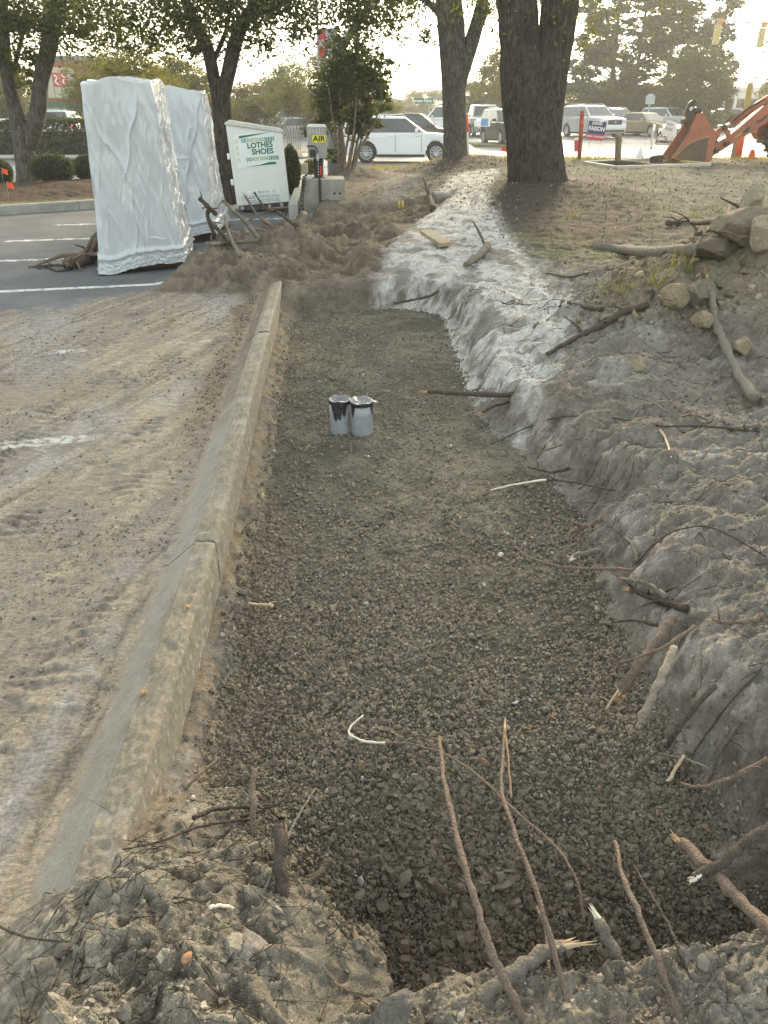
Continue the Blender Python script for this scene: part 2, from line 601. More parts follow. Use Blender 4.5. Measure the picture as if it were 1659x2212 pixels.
def lerp3(c, c2, m):
    return c * (1 - m[:, None]) + np.asarray(c2)[None, :] * m[:, None]


def ground_colors(x, y, g):
    n1, n2, n3 = g['n1'], g['n2'], g['n3']
    c = np.tile(np.array([0.185, 0.163, 0.137]), (len(x), 1))
    # patches of paler and of browner soil
    c = lerp3(c, (0.135, 0.112, 0.088), sst(-0.05, 0.35, n1 + 0.5 * n2) * 0.7)
    c = lerp3(c, (0.27, 0.25, 0.225), sst(0.1, 0.4, fbm(x, y, 2.6, 4, 51)) * 0.7)
    # spoil pile
    pile = sst(0.08, 0.3, gauss(x, y, PILES[:4]))
    c = lerp3(c, (0.195, 0.160, 0.112), pile * 0.95)
    # top of the island: dark litter and moss
    isl = sst(6.2, 8.5, y - 0.4 * x + 1.2 * n1) * sst(0.2, 1.2, x)
    c = lerp3(c, (0.080, 0.071, 0.055), isl * 0.92)
    c = lerp3(c, (0.19, 0.172, 0.145), isl * sst(0.05, 0.4, fbm(x, y, 1.3, 4, 57)) * 0.5)
    mossn = sst(0.05, 0.3, fbm(x * 0.7, y * 0.5, 0.9, 3, 61)) * sst(-0.1, 0.3, n3)
    c = lerp3(c, (0.098, 0.122, 0.034), isl * mossn * 0.9 * sst(6.5, 9, y) * sst(22, 15, y))
    # dark crumbly mulch round the trunks
    mul = np.clip(0.9 * np.exp(-(((x - 2.7) / 1.3) ** 2 + ((y - 11.6) / 2.4) ** 2)) + np.exp(-(((x - 2.8) / 1.8) ** 2 + ((y - 14.6) / 2.0) ** 2)) + np.exp(-(((x - 2.0) / 1.9) ** 2 + ((y - 22.5) / 2.2) ** 2)), 0, 1)
    c = lerp3(c, (0.060, 0.047, 0.036), sst(0.25, 0.6, mul + 0.15 * n1))
    # washed pale sand
    ds = poly_sd(x + 0.22 * n2 + 0.14 * n3, y + 0.35 * n1 + 0.30 * n2 + 0.2 * n3, SAND)
    sand = sst(0.10, -0.12, ds + 0.12 * n3)
    speck = sst(0.0, 0.4, n3 + 0.8 * fbm(x, y, 7, 4, 71))
    c = lerp3(c, (0.45, 0.43, 0.40), sand * (1 - 0.75 * speck))
    c = lerp3(c, (0.42, 0.36, 0.30), sand * sst(0.0, 0.5, n2) * 0.45)
    c = lerp3(c, (0.16, 0.14, 0.118), sand * sst(0.05, 0.3, fbm(x, y, 2.0, 4, 73) + 0.15 * n3) * 0.8)
    # subsoil shows pinkish and pale on the cut bank
    cut = 4 * g['t'] * (1 - g['t']) * (g['d'] > 0)
    c = lerp3(c, (0.38, 0.335, 0.295), cut * sst(-0.1, 0.35, n2 + 0.4 * n1) * 0.8 * (1 - sand))
    c = lerp3(c, (0.09, 0.07, 0.055), cut * sst(0.15, 0.5, g['rid'] - 0.2 + 0.5 * n3) * 0.6)
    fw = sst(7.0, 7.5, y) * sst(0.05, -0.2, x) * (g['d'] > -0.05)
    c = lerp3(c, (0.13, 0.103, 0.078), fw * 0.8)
    # strip by the kerb
    c = lerp3(c, (0.235, 0.185, 0.13), g['strip'] * (g['d'] > 0) * sst(-0.3, 0.2, n2))
    c = lerp3(c, (0.15, 0.13, 0.105), g['strip'] * sst(0.0, 0.4, n3) * 0.7)
    # brown spoil over the filled trench
    hc = lerp3(np.tile(np.array([0.110, 0.085, 0.062]), (len(x), 1)), (0.178, 0.142, 0.102), sst(-0.25, 0.35, n2 + 0.4 * g['rid'] - 0.1))
    hc = lerp3(hc, (0.075, 0.058, 0.042), sst(0.1, 0.45, n1 + 0.3 * n3) * 0.7)
    m = sst(0.05, 0.5, g['hm'])
    c = c * (1 - m[:, None]) + hc * m[:, None]
    # root mound
    mc = lerp3(np.tile(np.array([0.178, 0.152, 0.118]), (len(x), 1)), (0.265, 0.232, 0.18), sst(-0.1, 0.4, n2 + 0.4 * n3))
    mc = lerp3(mc, (0.095, 0.075, 0.055), sst(0.15, 0.5, n3 + 0.4 * n1) * 0.8)
    m = np.clip(g['mound'] + g['near'] * (g['d'] > 0) * (x < 1.2) * 0.6, 0, 1)
    c = c * (1 - m[:, None]) + mc * m[:, None]
    # grass verge by the road
    c = c * (1 + 0.22 * n3 + 0.26 * g['n4'])[:, None]
    verge = sst(22.5, 25.0, y + 0.8 * n1) * sst(-3, -1, x)
    c = lerp3(c, (0.17, 0.155, 0.075), verge * 0.8)
    return np.clip(c, 0.02, 0.8)


def lot_colors(x, y, g):
    ang = x * 0.96 - y * 0.28
    n1, n2, n3, film = g['n1'], g['n2'], g['n3'], g['film']
    asp = lerp3(np.tile(np.array([0.098, 0.100, 0.105]), (len(x), 1)), (0.135, 0.135, 0.135), sst(-0.2, 0.4, n1))
    asp = lerp3(asp, (0.19, 0.185, 0.175), sst(0.1, 0.5, fbm(x * 0.5, y, 0.8, 4, 81)) * 0.5)
    # stall lines of worn white paint, roughly at right angles to the kerb
    lx, ly = math.cos(math.radians(14.5)), math.sin(math.radians(14.5))
    along = x * lx + y * ly
    acr = -x * ly + y * lx
    line = np.zeros_like(x)
    for y0 in (0.5, 2.4, 4.28, 6.2, 8.78, 10.8, 12.62, 14.4):
        acr0 = y0
        line = np.maximum(line, sst(0.062, 0.045, np.abs(acr - acr0)))
    line *= sst(-2.45, -2.35, along - 0.0) * sst(0.65, 0.55, along) if False else 1.0
    line *= (along < 0.05 * 0 + (kx(y) - 0.45) * lx + y * ly) * (x > -5.45 + 0.1 * 0)
    worn = sst(-0.35, 0.05, n3 + 0.6 * n2)
    pc = lerp3(asp, (0.62, 0.62, 0.60), line * (0.35 + 0.65 * worn))
    dirt = lerp3(np.tile(np.array([0.205, 0.170, 0.135]), (len(x), 1)), (0.285, 0.232, 0.170), sst(-0.1, 0.4, g['streak'] + 0.4 * n1))
    dirt = lerp3(dirt, (0.24, 0.222, 0.20), sst(0.0, 0.4, fbm(x * 1.2, y * 0.6, 1.0, 4, 91)) * 0.9)
    dirt = lerp3(dirt, (0.125, 0.098, 0.075), sst(0.15, 0.45, fbm(x * 1.6 - y * 0.4, y * 0.8, 1.7, 4, 93)) * 0.55)
    dirt = lerp3(dirt, (0.14, 0.115, 0.092), np.clip(-g['trans'], 0, 1) * 0.6)  # troughs between the tread ridges painted darker as ridge shadow
    dirt = lerp3(dirt, (0.105, 0.082, 0.062), sst(0.18, 0.42, fbm(ang * 16 + 0.5 * n2, y * 0.55 + x * 0.2, 1.0, 3, 95)) * sst(-0.1, 0.3, n1 + 0.2) * 0.6)
    # bare patches scraped through to paint and stone
    bare = sst(0.16, 0.40, fbm(x, y * 0.6, 1.5, 4, 97) + 0.25 * n3)
    linepatch = line * sst(-0.08, 0.22, fbm(x, y, 2.2, 3, 99) + 0.2 * n3)
    cover = film * (1 - 0.4 * bare) * (1 - 0.2 * linepatch * sst(3.2, 3.8, y) * sst(-0.1, 0.3, n2 + 0.4 * n3 + 0.1))
    c = pc * (1 - cover[:, None]) + dirt * cover[:, None]
    bright = sst(0.42, 0.6, n3) * bare * film
    c = lerp3(c, (0.5, 0.5, 0.49), bright * 0.6)
    # loose brown soil in the gutter
    gut = np.exp(-(((g['dk'] + 0.30 + 0.06 * n2) / 0.12) ** 2)) * sst(3.4, 4.8, y) * film
    c = lerp3(c, (0.125, 0.09, 0.062), gut * 0.85)
    joint = np.exp(-(((g['dk'] + 0.272 + 0.012 * n2) / 0.009) ** 2)) * sst(2.75, 2.4, y)
    c = lerp3(c, (0.08, 0.07, 0.06), joint * 0.6 * sst(-0.35, 0.1, n2 + 0.5 * n3))
    wet_sparkle = np.exp(-(((g['dk'] + 0.345 + 0.02 * n2) / 0.05) ** 2)) * sst(3.0, 2.4, y) * sst(-0.3, 0.1, n2)
    c = lerp3(c, (0.25, 0.245, 0.24), wet_sparkle * 0.5)  # wet strip painted paler to hold its sparkle
    # spoil spilling on to the asphalt
    m = sst(0.02, 0.3, g['hm'])
    hc = lerp3(np.tile(np.array([0.110, 0.085, 0.062]), (len(x), 1)), (0.178, 0.142, 0.102), sst(-0.25, 0.35, n2))
    c = c * (1 - m[:, None]) + hc * m[:, None]
    mc = lerp3(np.tile(np.array([0.178, 0.152, 0.118]), (len(x), 1)), (0.265, 0.232, 0.18), sst(-0.1, 0.4, n2 + 0.4 * n3))
    m = g['mound']
    c = c * (1 - m[:, None]) + mc * m[:, None]
    c = c * (1 + (0.10 + 0.30 * film) * n3 + (0.12 + 0.38 * film) * g['n4'])[:, None]
    return np.clip(c, 0.02, 0.8)


def build_ground():
    K = 0.0025
    ys = [-6.0, -4.0, -2.6, -1.6, -0.9, -0.4, 0.0, 0.2]
    y = 0.3
    while y < 28.0:
        ys.append(y)
        y += K * (y + 1.0) * (1.0 if y < 9.5 else 2.2)
    ys = np.array(ys)
    ncol = int(2 * 0.64 / K)
    s = np.linspace(-0.64, 0.64, ncol)
    out = np.array([0.66, 0.70, 0.76, 0.85, 1.0, 1.25, 1.7, 2.6, 4.5])
    s = np.concatenate([-out[::-1], s, out]); ncol = len(s)
    wrow = np.maximum(ys + 1.0, 1.9)
    wrow = np.where(ys < 0.2, 6.0, wrow)
    X = s[None, :] * wrow[:, None]
    Y = np.repeat(ys[:, None], ncol, 1)
    g = ground_fields(X.ravel(), Y.ravel())
    x, y = X.ravel(), Y.ravel()
    # loosen the grid a little so steep cuts are not smooth sheets
    tt = np.clip(4 * g['t'] * (1 - g['t']), 0, 1) * (g['d'] > 0) * (g['dk'] > 0.3)
    jx = tt * (0.05 * fbm(y, g['d'] * 1.3, 5, 4, 101) + 0.018 * fbm(y, g['d'] * 1.3, 18, 3, 102))
    jy = tt * 0.04 * fbm(y + 3, g['d'] * 1.3, 6, 4, 103)
    V = np.stack([x + jx, y + jy, g['h']], 1)
    nr = len(ys)
    i = np.arange(nr - 1)[:, None] * ncol + np.arange(ncol - 1)[None, :]
    F = np.stack([i, i + 1, i + ncol + 1, i + ncol], 2).reshape(-1, 4)
    fc = F[:, 0]
    lot = (g['dk'][fc] < -0.08)
    grav = (~lot) & (g['d'][fc] < 0.02)
    gnd = (~lot) & (~grav)
    cg = ground_colors(x, y, g)
    cl = lot_colors(x, y, g)
    n2 = g['n2']
    cb = lerp3(np.tile(np.array([0.095, 0.086, 0.065]), (len(x), 1)), (0.155, 0.140, 0.107), sst(-0.2, 0.4, n2 + g['n1']))
    cb = lerp3(cb, (0.062, 0.056, 0.042), sst(3.2, 1.8, y) * 0.7)  # near fines painted darker to deepen shade in the gaps between stones
    cb = lerp3(cb, (0.17, 0.135, 0.10), sst(-0.35, -0.02, g['d'] + 0.1 * n2) * sst(-0.1, 0.3, g['n1']) * (x < 0) * 0.6)
    sub = {}
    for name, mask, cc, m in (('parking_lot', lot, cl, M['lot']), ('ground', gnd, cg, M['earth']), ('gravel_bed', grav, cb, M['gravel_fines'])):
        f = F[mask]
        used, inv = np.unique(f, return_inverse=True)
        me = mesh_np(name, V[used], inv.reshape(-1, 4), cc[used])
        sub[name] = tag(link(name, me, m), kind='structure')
    return sub


M = {}
M['earth'] = vmat('bare_earth', 0.96, 0.1, ((24, 0.22, 0.02), (75, 0.5, 0.010), (300, 0.7, 0.004)), ((9, 0.22), (42, 0.28), (190, 0.40)))
M['lot'] = vmat('dirty_asphalt', 0.78, 0.25, ((45, 0.35, 0.012), (120, 0.5, 0.006), (380, 0.5, 0.003)), ((18, 0.16), (90, 0.26), (300, 0.30)))
def ridge_relief(m):
    nt = m.node_tree
    p = nt.nodes['Principled BSDF']
    geo = nt.nodes.new('ShaderNodeNewGeometry')
    prev = p.inputs['Normal'].links[0].from_socket
    base = p.inputs['Base Color'].links[0].from_socket
    for sc, rot, st in (((22, 60, 1), -0.15, 0.35), ((14, 30, 1), 0.3, 0.35)):
        mp = nt.nodes.new('ShaderNodeMapping')
        mp.inputs['Scale'].default_value = sc; mp.inputs['Rotation'].default_value = (0, 0, rot)
        n = nt.nodes.new('ShaderNodeTexNoise')
        n.inputs['Scale'].default_value = 1.0; n.inputs['Detail'].default_value = 3; n.inputs['Distortion'].default_value = 0.8
        nt.links.new(geo.outputs['Position'], mp.inputs[0]); nt.links.new(mp.outputs[0], n.inputs['Vector'])
        bp = nt.nodes.new('ShaderNodeBump'); bp.inputs['Strength'].default_value = st; bp.inputs['Distance'].default_value = 0.02
        nt.links.new(n.outputs['Fac'], bp.inputs['Height']); nt.links.new(prev, bp.inputs['Normal'])
        prev = bp.outputs[0]
    nt.links.new(prev, p.inputs['Normal'])


ridge_relief(M['lot'])
M['gravel_fines'] = vmat('gravel_fines', 0.95, 0.12, ((24, 0.6, 0.03), (70, 0.9, 0.014), (220, 0.8, 0.006)), ((10, 0.2), (28, 0.28), (75, 0.5), (220, 0.4)))
SURF = build_ground()

# ---- stones of the gravel bed
def rand_rot(n, rng):
    q = rng.normal(size=(n, 4)); q /= np.linalg.norm(q, axis=1)[:, None]
    w, x, y, z = q.T
    return np.stack([np.stack([1 - 2 * (y * y + z * z), 2 * (x * y - z * w), 2 * (x * z + y * w)], 1),
                     np.stack([2 * (x * y + z * w), 1 - 2 * (x * x + z * z), 2 * (y * z - x * w)], 1),
                     np.stack([2 * (x * z - y * w), 2 * (y * z + x * w), 1 - 2 * (x * x + y * y)], 1)], 1)


def ico(sub):
    bm = bmesh.new()
    bmesh.ops.create_icosphere(bm, subdivisions=sub, radius=1.0)
    v = np.array([p.co[:] for p in bm.verts]); f = np.array([[q.index for q in p.verts] for p in bm.faces])
    bm.free()
    return v, f


def stone_shape(sub, seed):
    r = np.random.default_rng(seed)
    v, f = ico(sub)
    v = v * (1 + 0.12 * r.normal(size=(len(v), 1)))
    for _ in range(8):                                  # chipped flat faces
        n = r.normal(size=3); n /= np.linalg.norm(n)
        k = r.uniform(0.38, 0.72)
        dd = v @ n - k
        v = v - np.clip(dd, 0, None)[:, None] * n[None, :] * 0.9
    return v * np.array([1.0, r.uniform(0.65, 0.95), r.uniform(0.45, 0.75)]), f


def scatter_mesh(name, pos, size, col, shapes, rng, smooth=False):
    """one mesh of many small irregular lumps"""
    n = len(pos)
    R = rand_rot(n, rng)
    which = rng.integers(0, len(shapes), n)
    Vs, Fs, Cs, off = [], [], [], 0
    for k, (sv, sf) in enumerate(shapes):
        idx = np.where(which == k)[0]
        if not len(idx): continue
        v = np.einsum('nij,vj->nvi', R[idx], sv) * size[idx][:, None, None] + pos[idx][:, None, :]
        Vs.append(v.reshape(-1, 3))
        Fs.append((sf[None] + (np.arange(len(idx)) * len(sv))[:, None, None] + off).reshape(-1, 3))
        Cs.append(np.repeat(col[idx], len(sv), 0))
        off += len(idx) * len(sv)
    return mesh_np(name, np.concatenate(Vs), np.concatenate(Fs), np.concatenate(Cs), smooth)


SHAPES1 = [stone_shape(1, 100 + i) for i in range(12)]
SHAPES2 = [stone_shape(2, 200 + i) for i in range(12)]
octv = np.array([[1, 0, 0], [-1, 0, 0], [0, 1, 0], [0, -1, 0], [0, 0, 1], [0, 0, -1]], dtype=float)
octf = np.array([[0, 2, 4], [2, 1, 4], [1, 3, 4], [3, 0, 4], [2, 0, 5], [1, 2, 5], [3, 1, 5], [0, 3, 5]])
SHAPES0 = [(octv * (1 + 0.25 * RNG.normal(size=(6, 1))) * np.array([1, .8, .65]), octf) for _ in range(10)]
M['stone'] = vmat('gravel_stone', 0.92, 0.15, ((300, 0.4, 0.003),), ((60, 0.2), (300, 0.25)), rand=0.2)


def gravel():
    rng = np.random.default_rng(11)
    N = 420000
    y = 1.0 + 6.75 * rng.random(N) ** 1.35
    x = rng.uniform(-0.95, 1.35, N)
    g = ground_fields(x, y)
    cl = fbm(x, y, 1.4, 3, 111) + 0.7 * fbm(x, y, 5.0, 3, 113)
    nearness = sst(4.4, 1.7, y)
    ok = (g['d'] < 0.03 + 0.06 * rng.random(N)) & (g['dk'] > 0.02)
    keep = rng.random(N) < np.clip(0.50 + 0.55 * cl + 0.3 * nearness, 0.16, 1.0)
    ok &= keep
    x, y, h, cl, nearness = x[ok], y[ok], g['h'][ok], cl[ok], nearness[ok]
    n = len(x)
    r = rng.pareto(2.5, n) * 0.0034 + 0.0030
    r *= 0.80 + 0.30 * sst(3.5, 5.0, y) + 0.45 * nearness + 0.55 * np.clip(cl, -0.3, 0.6) * nearness
    bigz = np.exp(-(((x - 0.25) / 0.45) ** 2 + ((y - 1.45) / 0.45) ** 2))
    r *= 1 + 0.75 * bigz * rng.random(n)
    r = np.minimum(r, np.where(nearness > 0.35, 0.0205 + 0.003 * bigz - 0.004 * rng.random(n), 0.015 + 0.004 * nearness))
    vis = r / (y + 0.6) * (1 + 0.25 * rng.random(n))
    order = np.argsort(-vis)
    order = order[:62000]
    x, y, h, r = x[order], y[order], h[order], r[order]
    big = np.argsort(-r / (y + 0.6))
    x, y, h, r = x[big], y[big], h[big], r[big]
    n = len(x)
    pos = np.stack([x, y, h + r * 0.15], 1)
    tone = rng.normal(1.06, 0.19, n)[:, None]
    col = np.array([0.160, 0.133, 0.100])[None] * tone
    warm = (rng.random(n) < 0.04)[:, None]
    col = np.where(warm, col * np.array([1.25, 1.12, 0.98]), col)
    pale = (rng.random(n) < 0.004)[:, None]
    col = np.where(pale, np.array([0.38, 0.36, 0.32]), np.clip(col, 0.05, 0.4))
    bed = SURF['gravel_bed']
    shared = []
    for k, (sv, sf) in enumerate(SHAPES2):
        shared.append(mesh_np('stone', sv, sf, np.tile(np.array([0.162, 0.135, 0.102]), (len(sv), 1)), True))
        shared[-1].set_sharp_from_angle(angle=0.5)
        shared[-1].materials.append(M['stone'])
    for i in range(300):
        o = bpy.data.objects.new('stone', shared[i % 12])
        COL.objects.link(o)
        o.parent = bed
        o.location = pos[i]
        o.scale = (r[i] * 1.15,) * 3
        o.rotation_euler = (rng.uniform(-0.6, 0.6), rng.uniform(-0.6, 0.6), rng.uniform(0, 6.28))
    NB = 9000
    a = scatter_mesh('loose_gravel', pos[300:NB], r[300:NB], col[300:NB], SHAPES1, rng)
    lg = link('loose_gravel', a, M['stone'], bed)
    tag(lg, kind='stuff')
    a = scatter_mesh('fine_gravel', pos[NB:], r[NB:], col[NB:], SHAPES0, rng)
    lg = link('fine_gravel', a, M['stone'], bed)
    tag(lg, kind='stuff')


gravel()


def crumbs():
    """loose lumps of earth on the banks, the mound, the heap and the kerb side"""
    rng = np.random.default_rng(12)
    N = 90000
    y = 0.65 + 13.0 * rng.random(N) ** 1.8
    x = rng.uniform(-0.75, 0.70, N) * (y + 1.0)
    g = ground_fields(x, y)
    cl = fbm(x, y, 1.8, 3, 121)
    pile = sst(0.05, 0.3, gauss(x, y, PILES[:4]))
    p = np.where(g['dk'] > 0, 0.16 + 0.35 * cl - 0.05 * g['mound'] + 0.45 * pile + 0.3 * g['hm'], 0.05 + 0.10 * cl * g['film'] + 0.3 * g['hm'] + 0.05 * g['mound'])
    ok = (rng.random(N) < p) & ((g['d'] > 0.0) | (g['dk'] < -0.1)) & ((g['dk'] > 0.01) | (g['dk'] < -0.22) | (g['mound'] > 0.3) | (g['hm'] > 0.3))
    x, y = x[ok], y[ok]
    g = {k: v[ok] for k, v in g.items()}
    n = len(x)
    r = (rng.pareto(2.6, n) * 0.0035 + 0.0022) * (1 + 0.9 * pile[ok])
    r = np.minimum(r, 0.028) * np.where(g['dk'] < -0.1, 0.6, 1.0)
    c = np.where((g['dk'] < -0.08)[:, None], lot_colors(x, y, g) * 0.85, ground_colors(x, y, g))
    c = c * rng.normal(1.05, 0.18, n)[:, None]
    pale = ((rng.random(n) < 0.03) & (g['mound'] < 0.2))[:, None]
    c = np.clip(np.where(pale, np.array([0.45, 0.42, 0.36]), c), 0.03, 0.7)
    pos = np.stack([x, y, g['h'] + r * 0.15], 1)
    bigc = r > 0.006
    c[bigc & pale[:, 0]] = np.array([0.27, 0.235, 0.185])
    me = scatter_mesh('earth_clods', pos[bigc], r[bigc], c[bigc], SHAPES1, rng)
    tag(link('earth_clods', me, M['stone']), 'small lumps of earth strewn over the banks and spoil', 'earth', kind='stuff')
    pos, r, c = pos[~bigc], r[~bigc], c[~bigc]
    me = scatter_mesh('earth_crumbs', pos, r, c, SHAPES0, rng)
    tag(link('earth_crumbs', me, M['stone']), 'loose crumbs of earth scattered over the banks and spoil', 'earth', kind='stuff')


def bank_crumbs():
    rng = np.random.default_rng(14)
    N = 260000
    y = 0.75 + 6.5 * rng.random(N) ** 1.5
    x = rng.uniform(-0.6, 0.62, N) * (y + 1.0) + 0.25
    g = ground_fields(x, y)
    cl = fbm(x, y, 2.2, 3, 123) + 0.5 * fbm(x, y, 7, 2, 124)
    p = np.clip(0.30 + 0.8 * cl, 0.04, 0.9) * (g['d'] > 0) * (g['dk'] > 0.05)
    ok = rng.random(N) < p
    x, y = x[ok][:52000], y[ok][:52000]
    g = {k: v[ok][:52000] for k, v in g.items()}
    n = len(x)
    r = np.minimum((rng.pareto(2.4, n) * 0.0026 + 0.0018) * (0.8 + 0.16 * y), 0.013)
    c = ground_colors(x, y, g) * rng.normal(1.05, 0.22, n)[:, None]
    me = scatter_mesh('soil_crumbs', np.stack([x, y, g['h'] + 0.1 * r], 1), r, np.clip(c, 0.03, 0.7), SHAPES0, rng)
    tag(link('soil_crumbs', me, M['stone']), 'fine crumbs of dug soil covering the trench banks', 'earth', kind='stuff')


def pile_clods():
    rng = np.random.default_rng(16)
    N = 60000
    x = rng.uniform(0.9, 5.2, N); y = rng.uniform(4.3, 8.6, N)
    g = ground_fields(x, y)
    pile = sst(0.04, 0.25, gauss(x, y, PILES[:4]))
    ok = (rng.random(N) < pile * np.clip(0.30 + 0.7 * fbm(x, y, 1.6, 3, 127), 0.04, 1) * 0.55) & (g['d'] > 0.4)
    x, y = x[ok], y[ok]
    g = {k: v[ok] for k, v in g.items()}
    n = len(x)
    r = np.minimum(rng.pareto(1.9, n) * 0.008 + 0.008, 0.055)
    c = np.array([0.22, 0.178, 0.124]) * rng.normal(1.0, 0.28, n)[:, None]
    c = np.where((rng.random(n) < 0.06)[:, None], np.array([0.38, 0.33, 0.25]), c)
    me = scatter_mesh('clods', np.stack([x, y, g['h'] + 0.25 * r], 1), r, np.clip(c, 0.04, 0.5), SHAPES1, rng)
    tag(link('loose_clods', me, M['stone']), 'tan clods tumbled over the spoil pile', 'earth', kind='stuff')
    # pale litter on the island top
    N = 5000
    y = rng.uniform(7.5, 23, N); x = rng.uniform(0.9, 12, N)
    g = ground_fields(x, y)
    ok = (g['d'] > 0.8) & (rng.random(N) < 0.45)
    x, y, h = x[ok], y[ok], g['h'][ok]
    n = len(x)
    r = rng.uniform(0.006, 0.02, n) * (0.5 + 0.05 * y)
    c = np.where((rng.random(n) < 0.35)[:, None], np.array([0.46, 0.43, 0.36]), np.array([0.06, 0.05, 0.038])) * rng.normal(1, 0.2, n)[:, None]
    me = scatter_mesh('litter', np.stack([x, y, h + 0.3 * r], 1), r, np.clip(c, 0.03, 0.6), SHAPES0, rng)
    tag(link('leaf_litter', me, M['stone']), 'pale and dark litter strewn over the bare island ground', 'litter', kind='stuff')


def lot_crumbs():
    rng = np.random.default_rng(15)
    N = 200000
    y = 1.0 + 8.5 * rng.random(N) ** 1.4
    x = rng.uniform(-0.62, 0.05, N) * (y + 1.0)
    g = ground_fields(x, y)
    cl = fbm(x, y, 1.1, 3, 125) + 0.6 * fbm(x, y, 6, 2, 126)
    p = np.clip(0.14 + 0.8 * cl, 0.015, 0.9) * g['film'] * (g['dk'] < -0.24)
    p += 0.5 * np.exp(-(((g['dk'] + 0.30 + 0.06 * g['n2']) / 0.07) ** 2)) * sst(3.0, 4.5, y) * (g['dk'] < -0.2)
    ok = rng.random(N) < p
    x, y = x[ok][:14000], y[ok][:14000]
    g = {k: v[ok][:14000] for k, v in g.items()}
    n = len(x)
    r = np.minimum((rng.pareto(2.3, n) * 0.0016 + 0.0012) * (0.8 + 0.2 * y), 0.011)
    tone = np.where(rng.random(n) < 0.12, 1.7, rng.normal(0.82, 0.13, n))
    c = lot_colors(x, y, g) * tone[:, None]
    me = scatter_mesh('mud_crumbs', np.stack([x, y, g['h'] + 0.2 * r], 1), r, np.clip(c, 0.03, 0.7), SHAPES0, rng)
    tag(link('mud_crumbs', me, M['stone']), 'small crumbs of mud and grit trodden over the car park', 'mud', kind='stuff')


crumbs()
bank_crumbs()
pile_clods()
lot_crumbs()

# ---- the kerb along the trench
def kerb_mesh(ya, yb, seed):
    rng = np.random.default_rng(seed)
    ys = [ya]
    while ys[-1] < yb:
        ys.append(min(yb, ys[-1] + 0.0042 * (ys[-1] + 0.9)))
    ys = np.array(ys)
    prof = []
    def seg(p0, p1, n, kind):
        for i in range(n):
            t = i / n
            prof.append((p0[0] + (p1[0] - p0[0]) * t, p0[1] + (p1[1] - p0[1]) * t, kind))
    seg((-0.245, -0.05), (-0.235, 0.004), 2, 0)
    seg((-0.235, 0.004), (-0.205, 0.010), 4, 1)
    seg((-0.205, 0.010), (-0.110, 0.092), 14, 1)
    seg((-0.110, 0.092), (-0.085, 0.113), 5, 2)
    seg((-0.085, 0.113), (-0.020, 0.120), 16, 3)
    seg((-0.020, 0.120), (-0.004, 0.112), 4, 3)
    seg((-0.004, 0.112), (0.0, -0.15), 16, 4)
    seg((0.0, -0.15), (0.0, -0.40), 2, 4)
    prof = np.array(prof)
    npf = len(prof)
    S = np.repeat(prof[None, :, 0], len(ys), 0); Z = np.repeat(prof[None, :, 1], len(ys), 0)
    kind = np.repeat(prof[None, :, 2], len(ys), 0).ravel()
    Yv = np.repeat(ys[:, None], npf, 1)
    Xv = kx(Yv) + S
    x, y, z = Xv.ravel(), Yv.ravel(), Z.ravel().copy()
    arc = np.concatenate([[0], np.cumsum(np.hypot(np.diff(prof[:, 0]), np.diff(prof[:, 1])))])
    sa = np.repeat(arc[None, :], len(ys), 0).ravel()
    n2 = fbm(sa, y, 11, 4, seed); n3 = fbm(sa, y, 48, 3, seed + 3); n4 = fbm(sa, y, 130, 2, seed + 4); n1 = fbm(x * 0 + seed, y, 2.2, 3, seed + 5)
    dirt = np.where(kind == 3, 1.0, 0.0) * sst(-0.55, 0.0, n1 + 0.6 * n2)
    dirt = np.maximum(dirt, np.where(kind == 2, 0.6 * sst(-0.1, 0.3, n1 + 0.5 * n2), 0))
    z += dirt * (0.007 + 0.010 * n2 + 0.010 * n3)
    x = x + np.where(kind == 4, 0.006 * n2 + 0.003 * n3, 0.0)
    gutd = np.where(kind == 1, sst(3.6, 5.2, y + 1.0 * n1), 0.0) * sst(-0.25, 0.2, n2 + 0.3)
    z += gutd * (0.01 + 0.008 * n2)
    c = np.tile(np.array([0.255, 0.228, 0.190]), (len(x), 1))
    c = lerp3(c, (0.25, 0.215, 0.165), np.where(kind == 4, 1.0, 0) * (0.35 + 0.5 * sst(-0.3, 0.3, n2)))
    c = lerp3(c, (0.42, 0.40, 0.36), np.where(kind == 4, 1.0, 0) * sst(0.2, 0.45, n3) * 0.8)
    gold = lerp3(np.tile(np.array([0.20, 0.168, 0.128]), (len(x), 1)), (0.25, 0.205, 0.145), sst(0.0, 0.35, n1 + 0.4 * n2) * 0.7)
    gold = lerp3(gold, (0.12, 0.10, 0.078), sst(0.0, 0.5, n3 + 0.3 * n2) * 0.6)
    c = c * (1 - dirt[:, None]) + gold * dirt[:, None]
    c = lerp3(c, (0.15, 0.11, 0.078), gutd)
    c = lerp3(c, (0.22, 0.175, 0.13), np.where(kind <= 1, 1, 0) * sst(-0.195, -0.225, S.ravel() + 0.03 * n2) * 0.9)
    c = lerp3(c, (0.19, 0.162, 0.13), np.where(kind <= 2, 1.0, 0.0) * sst(0.0, 0.4, n1 * 0.6 + n2 + 0.3 * n3) * 0.6)
    c = c * (1 + 0.14 * n2 + np.where(kind <= 1, 0.06, 0.2) * n3 + np.where(kind <= 1, 0.05, 0.28) * n4)[:, None]
    V = np.stack([x, y, z], 1)
    i = np.arange(len(ys) - 1)[:, None] * npf + np.arange(npf - 1)[None, :]
    F = np.stack([i, i + npf, i + npf + 1, i + 1], 2).reshape(-1, 4)
    # close the ends
    return V, F, c, npf, len(ys)


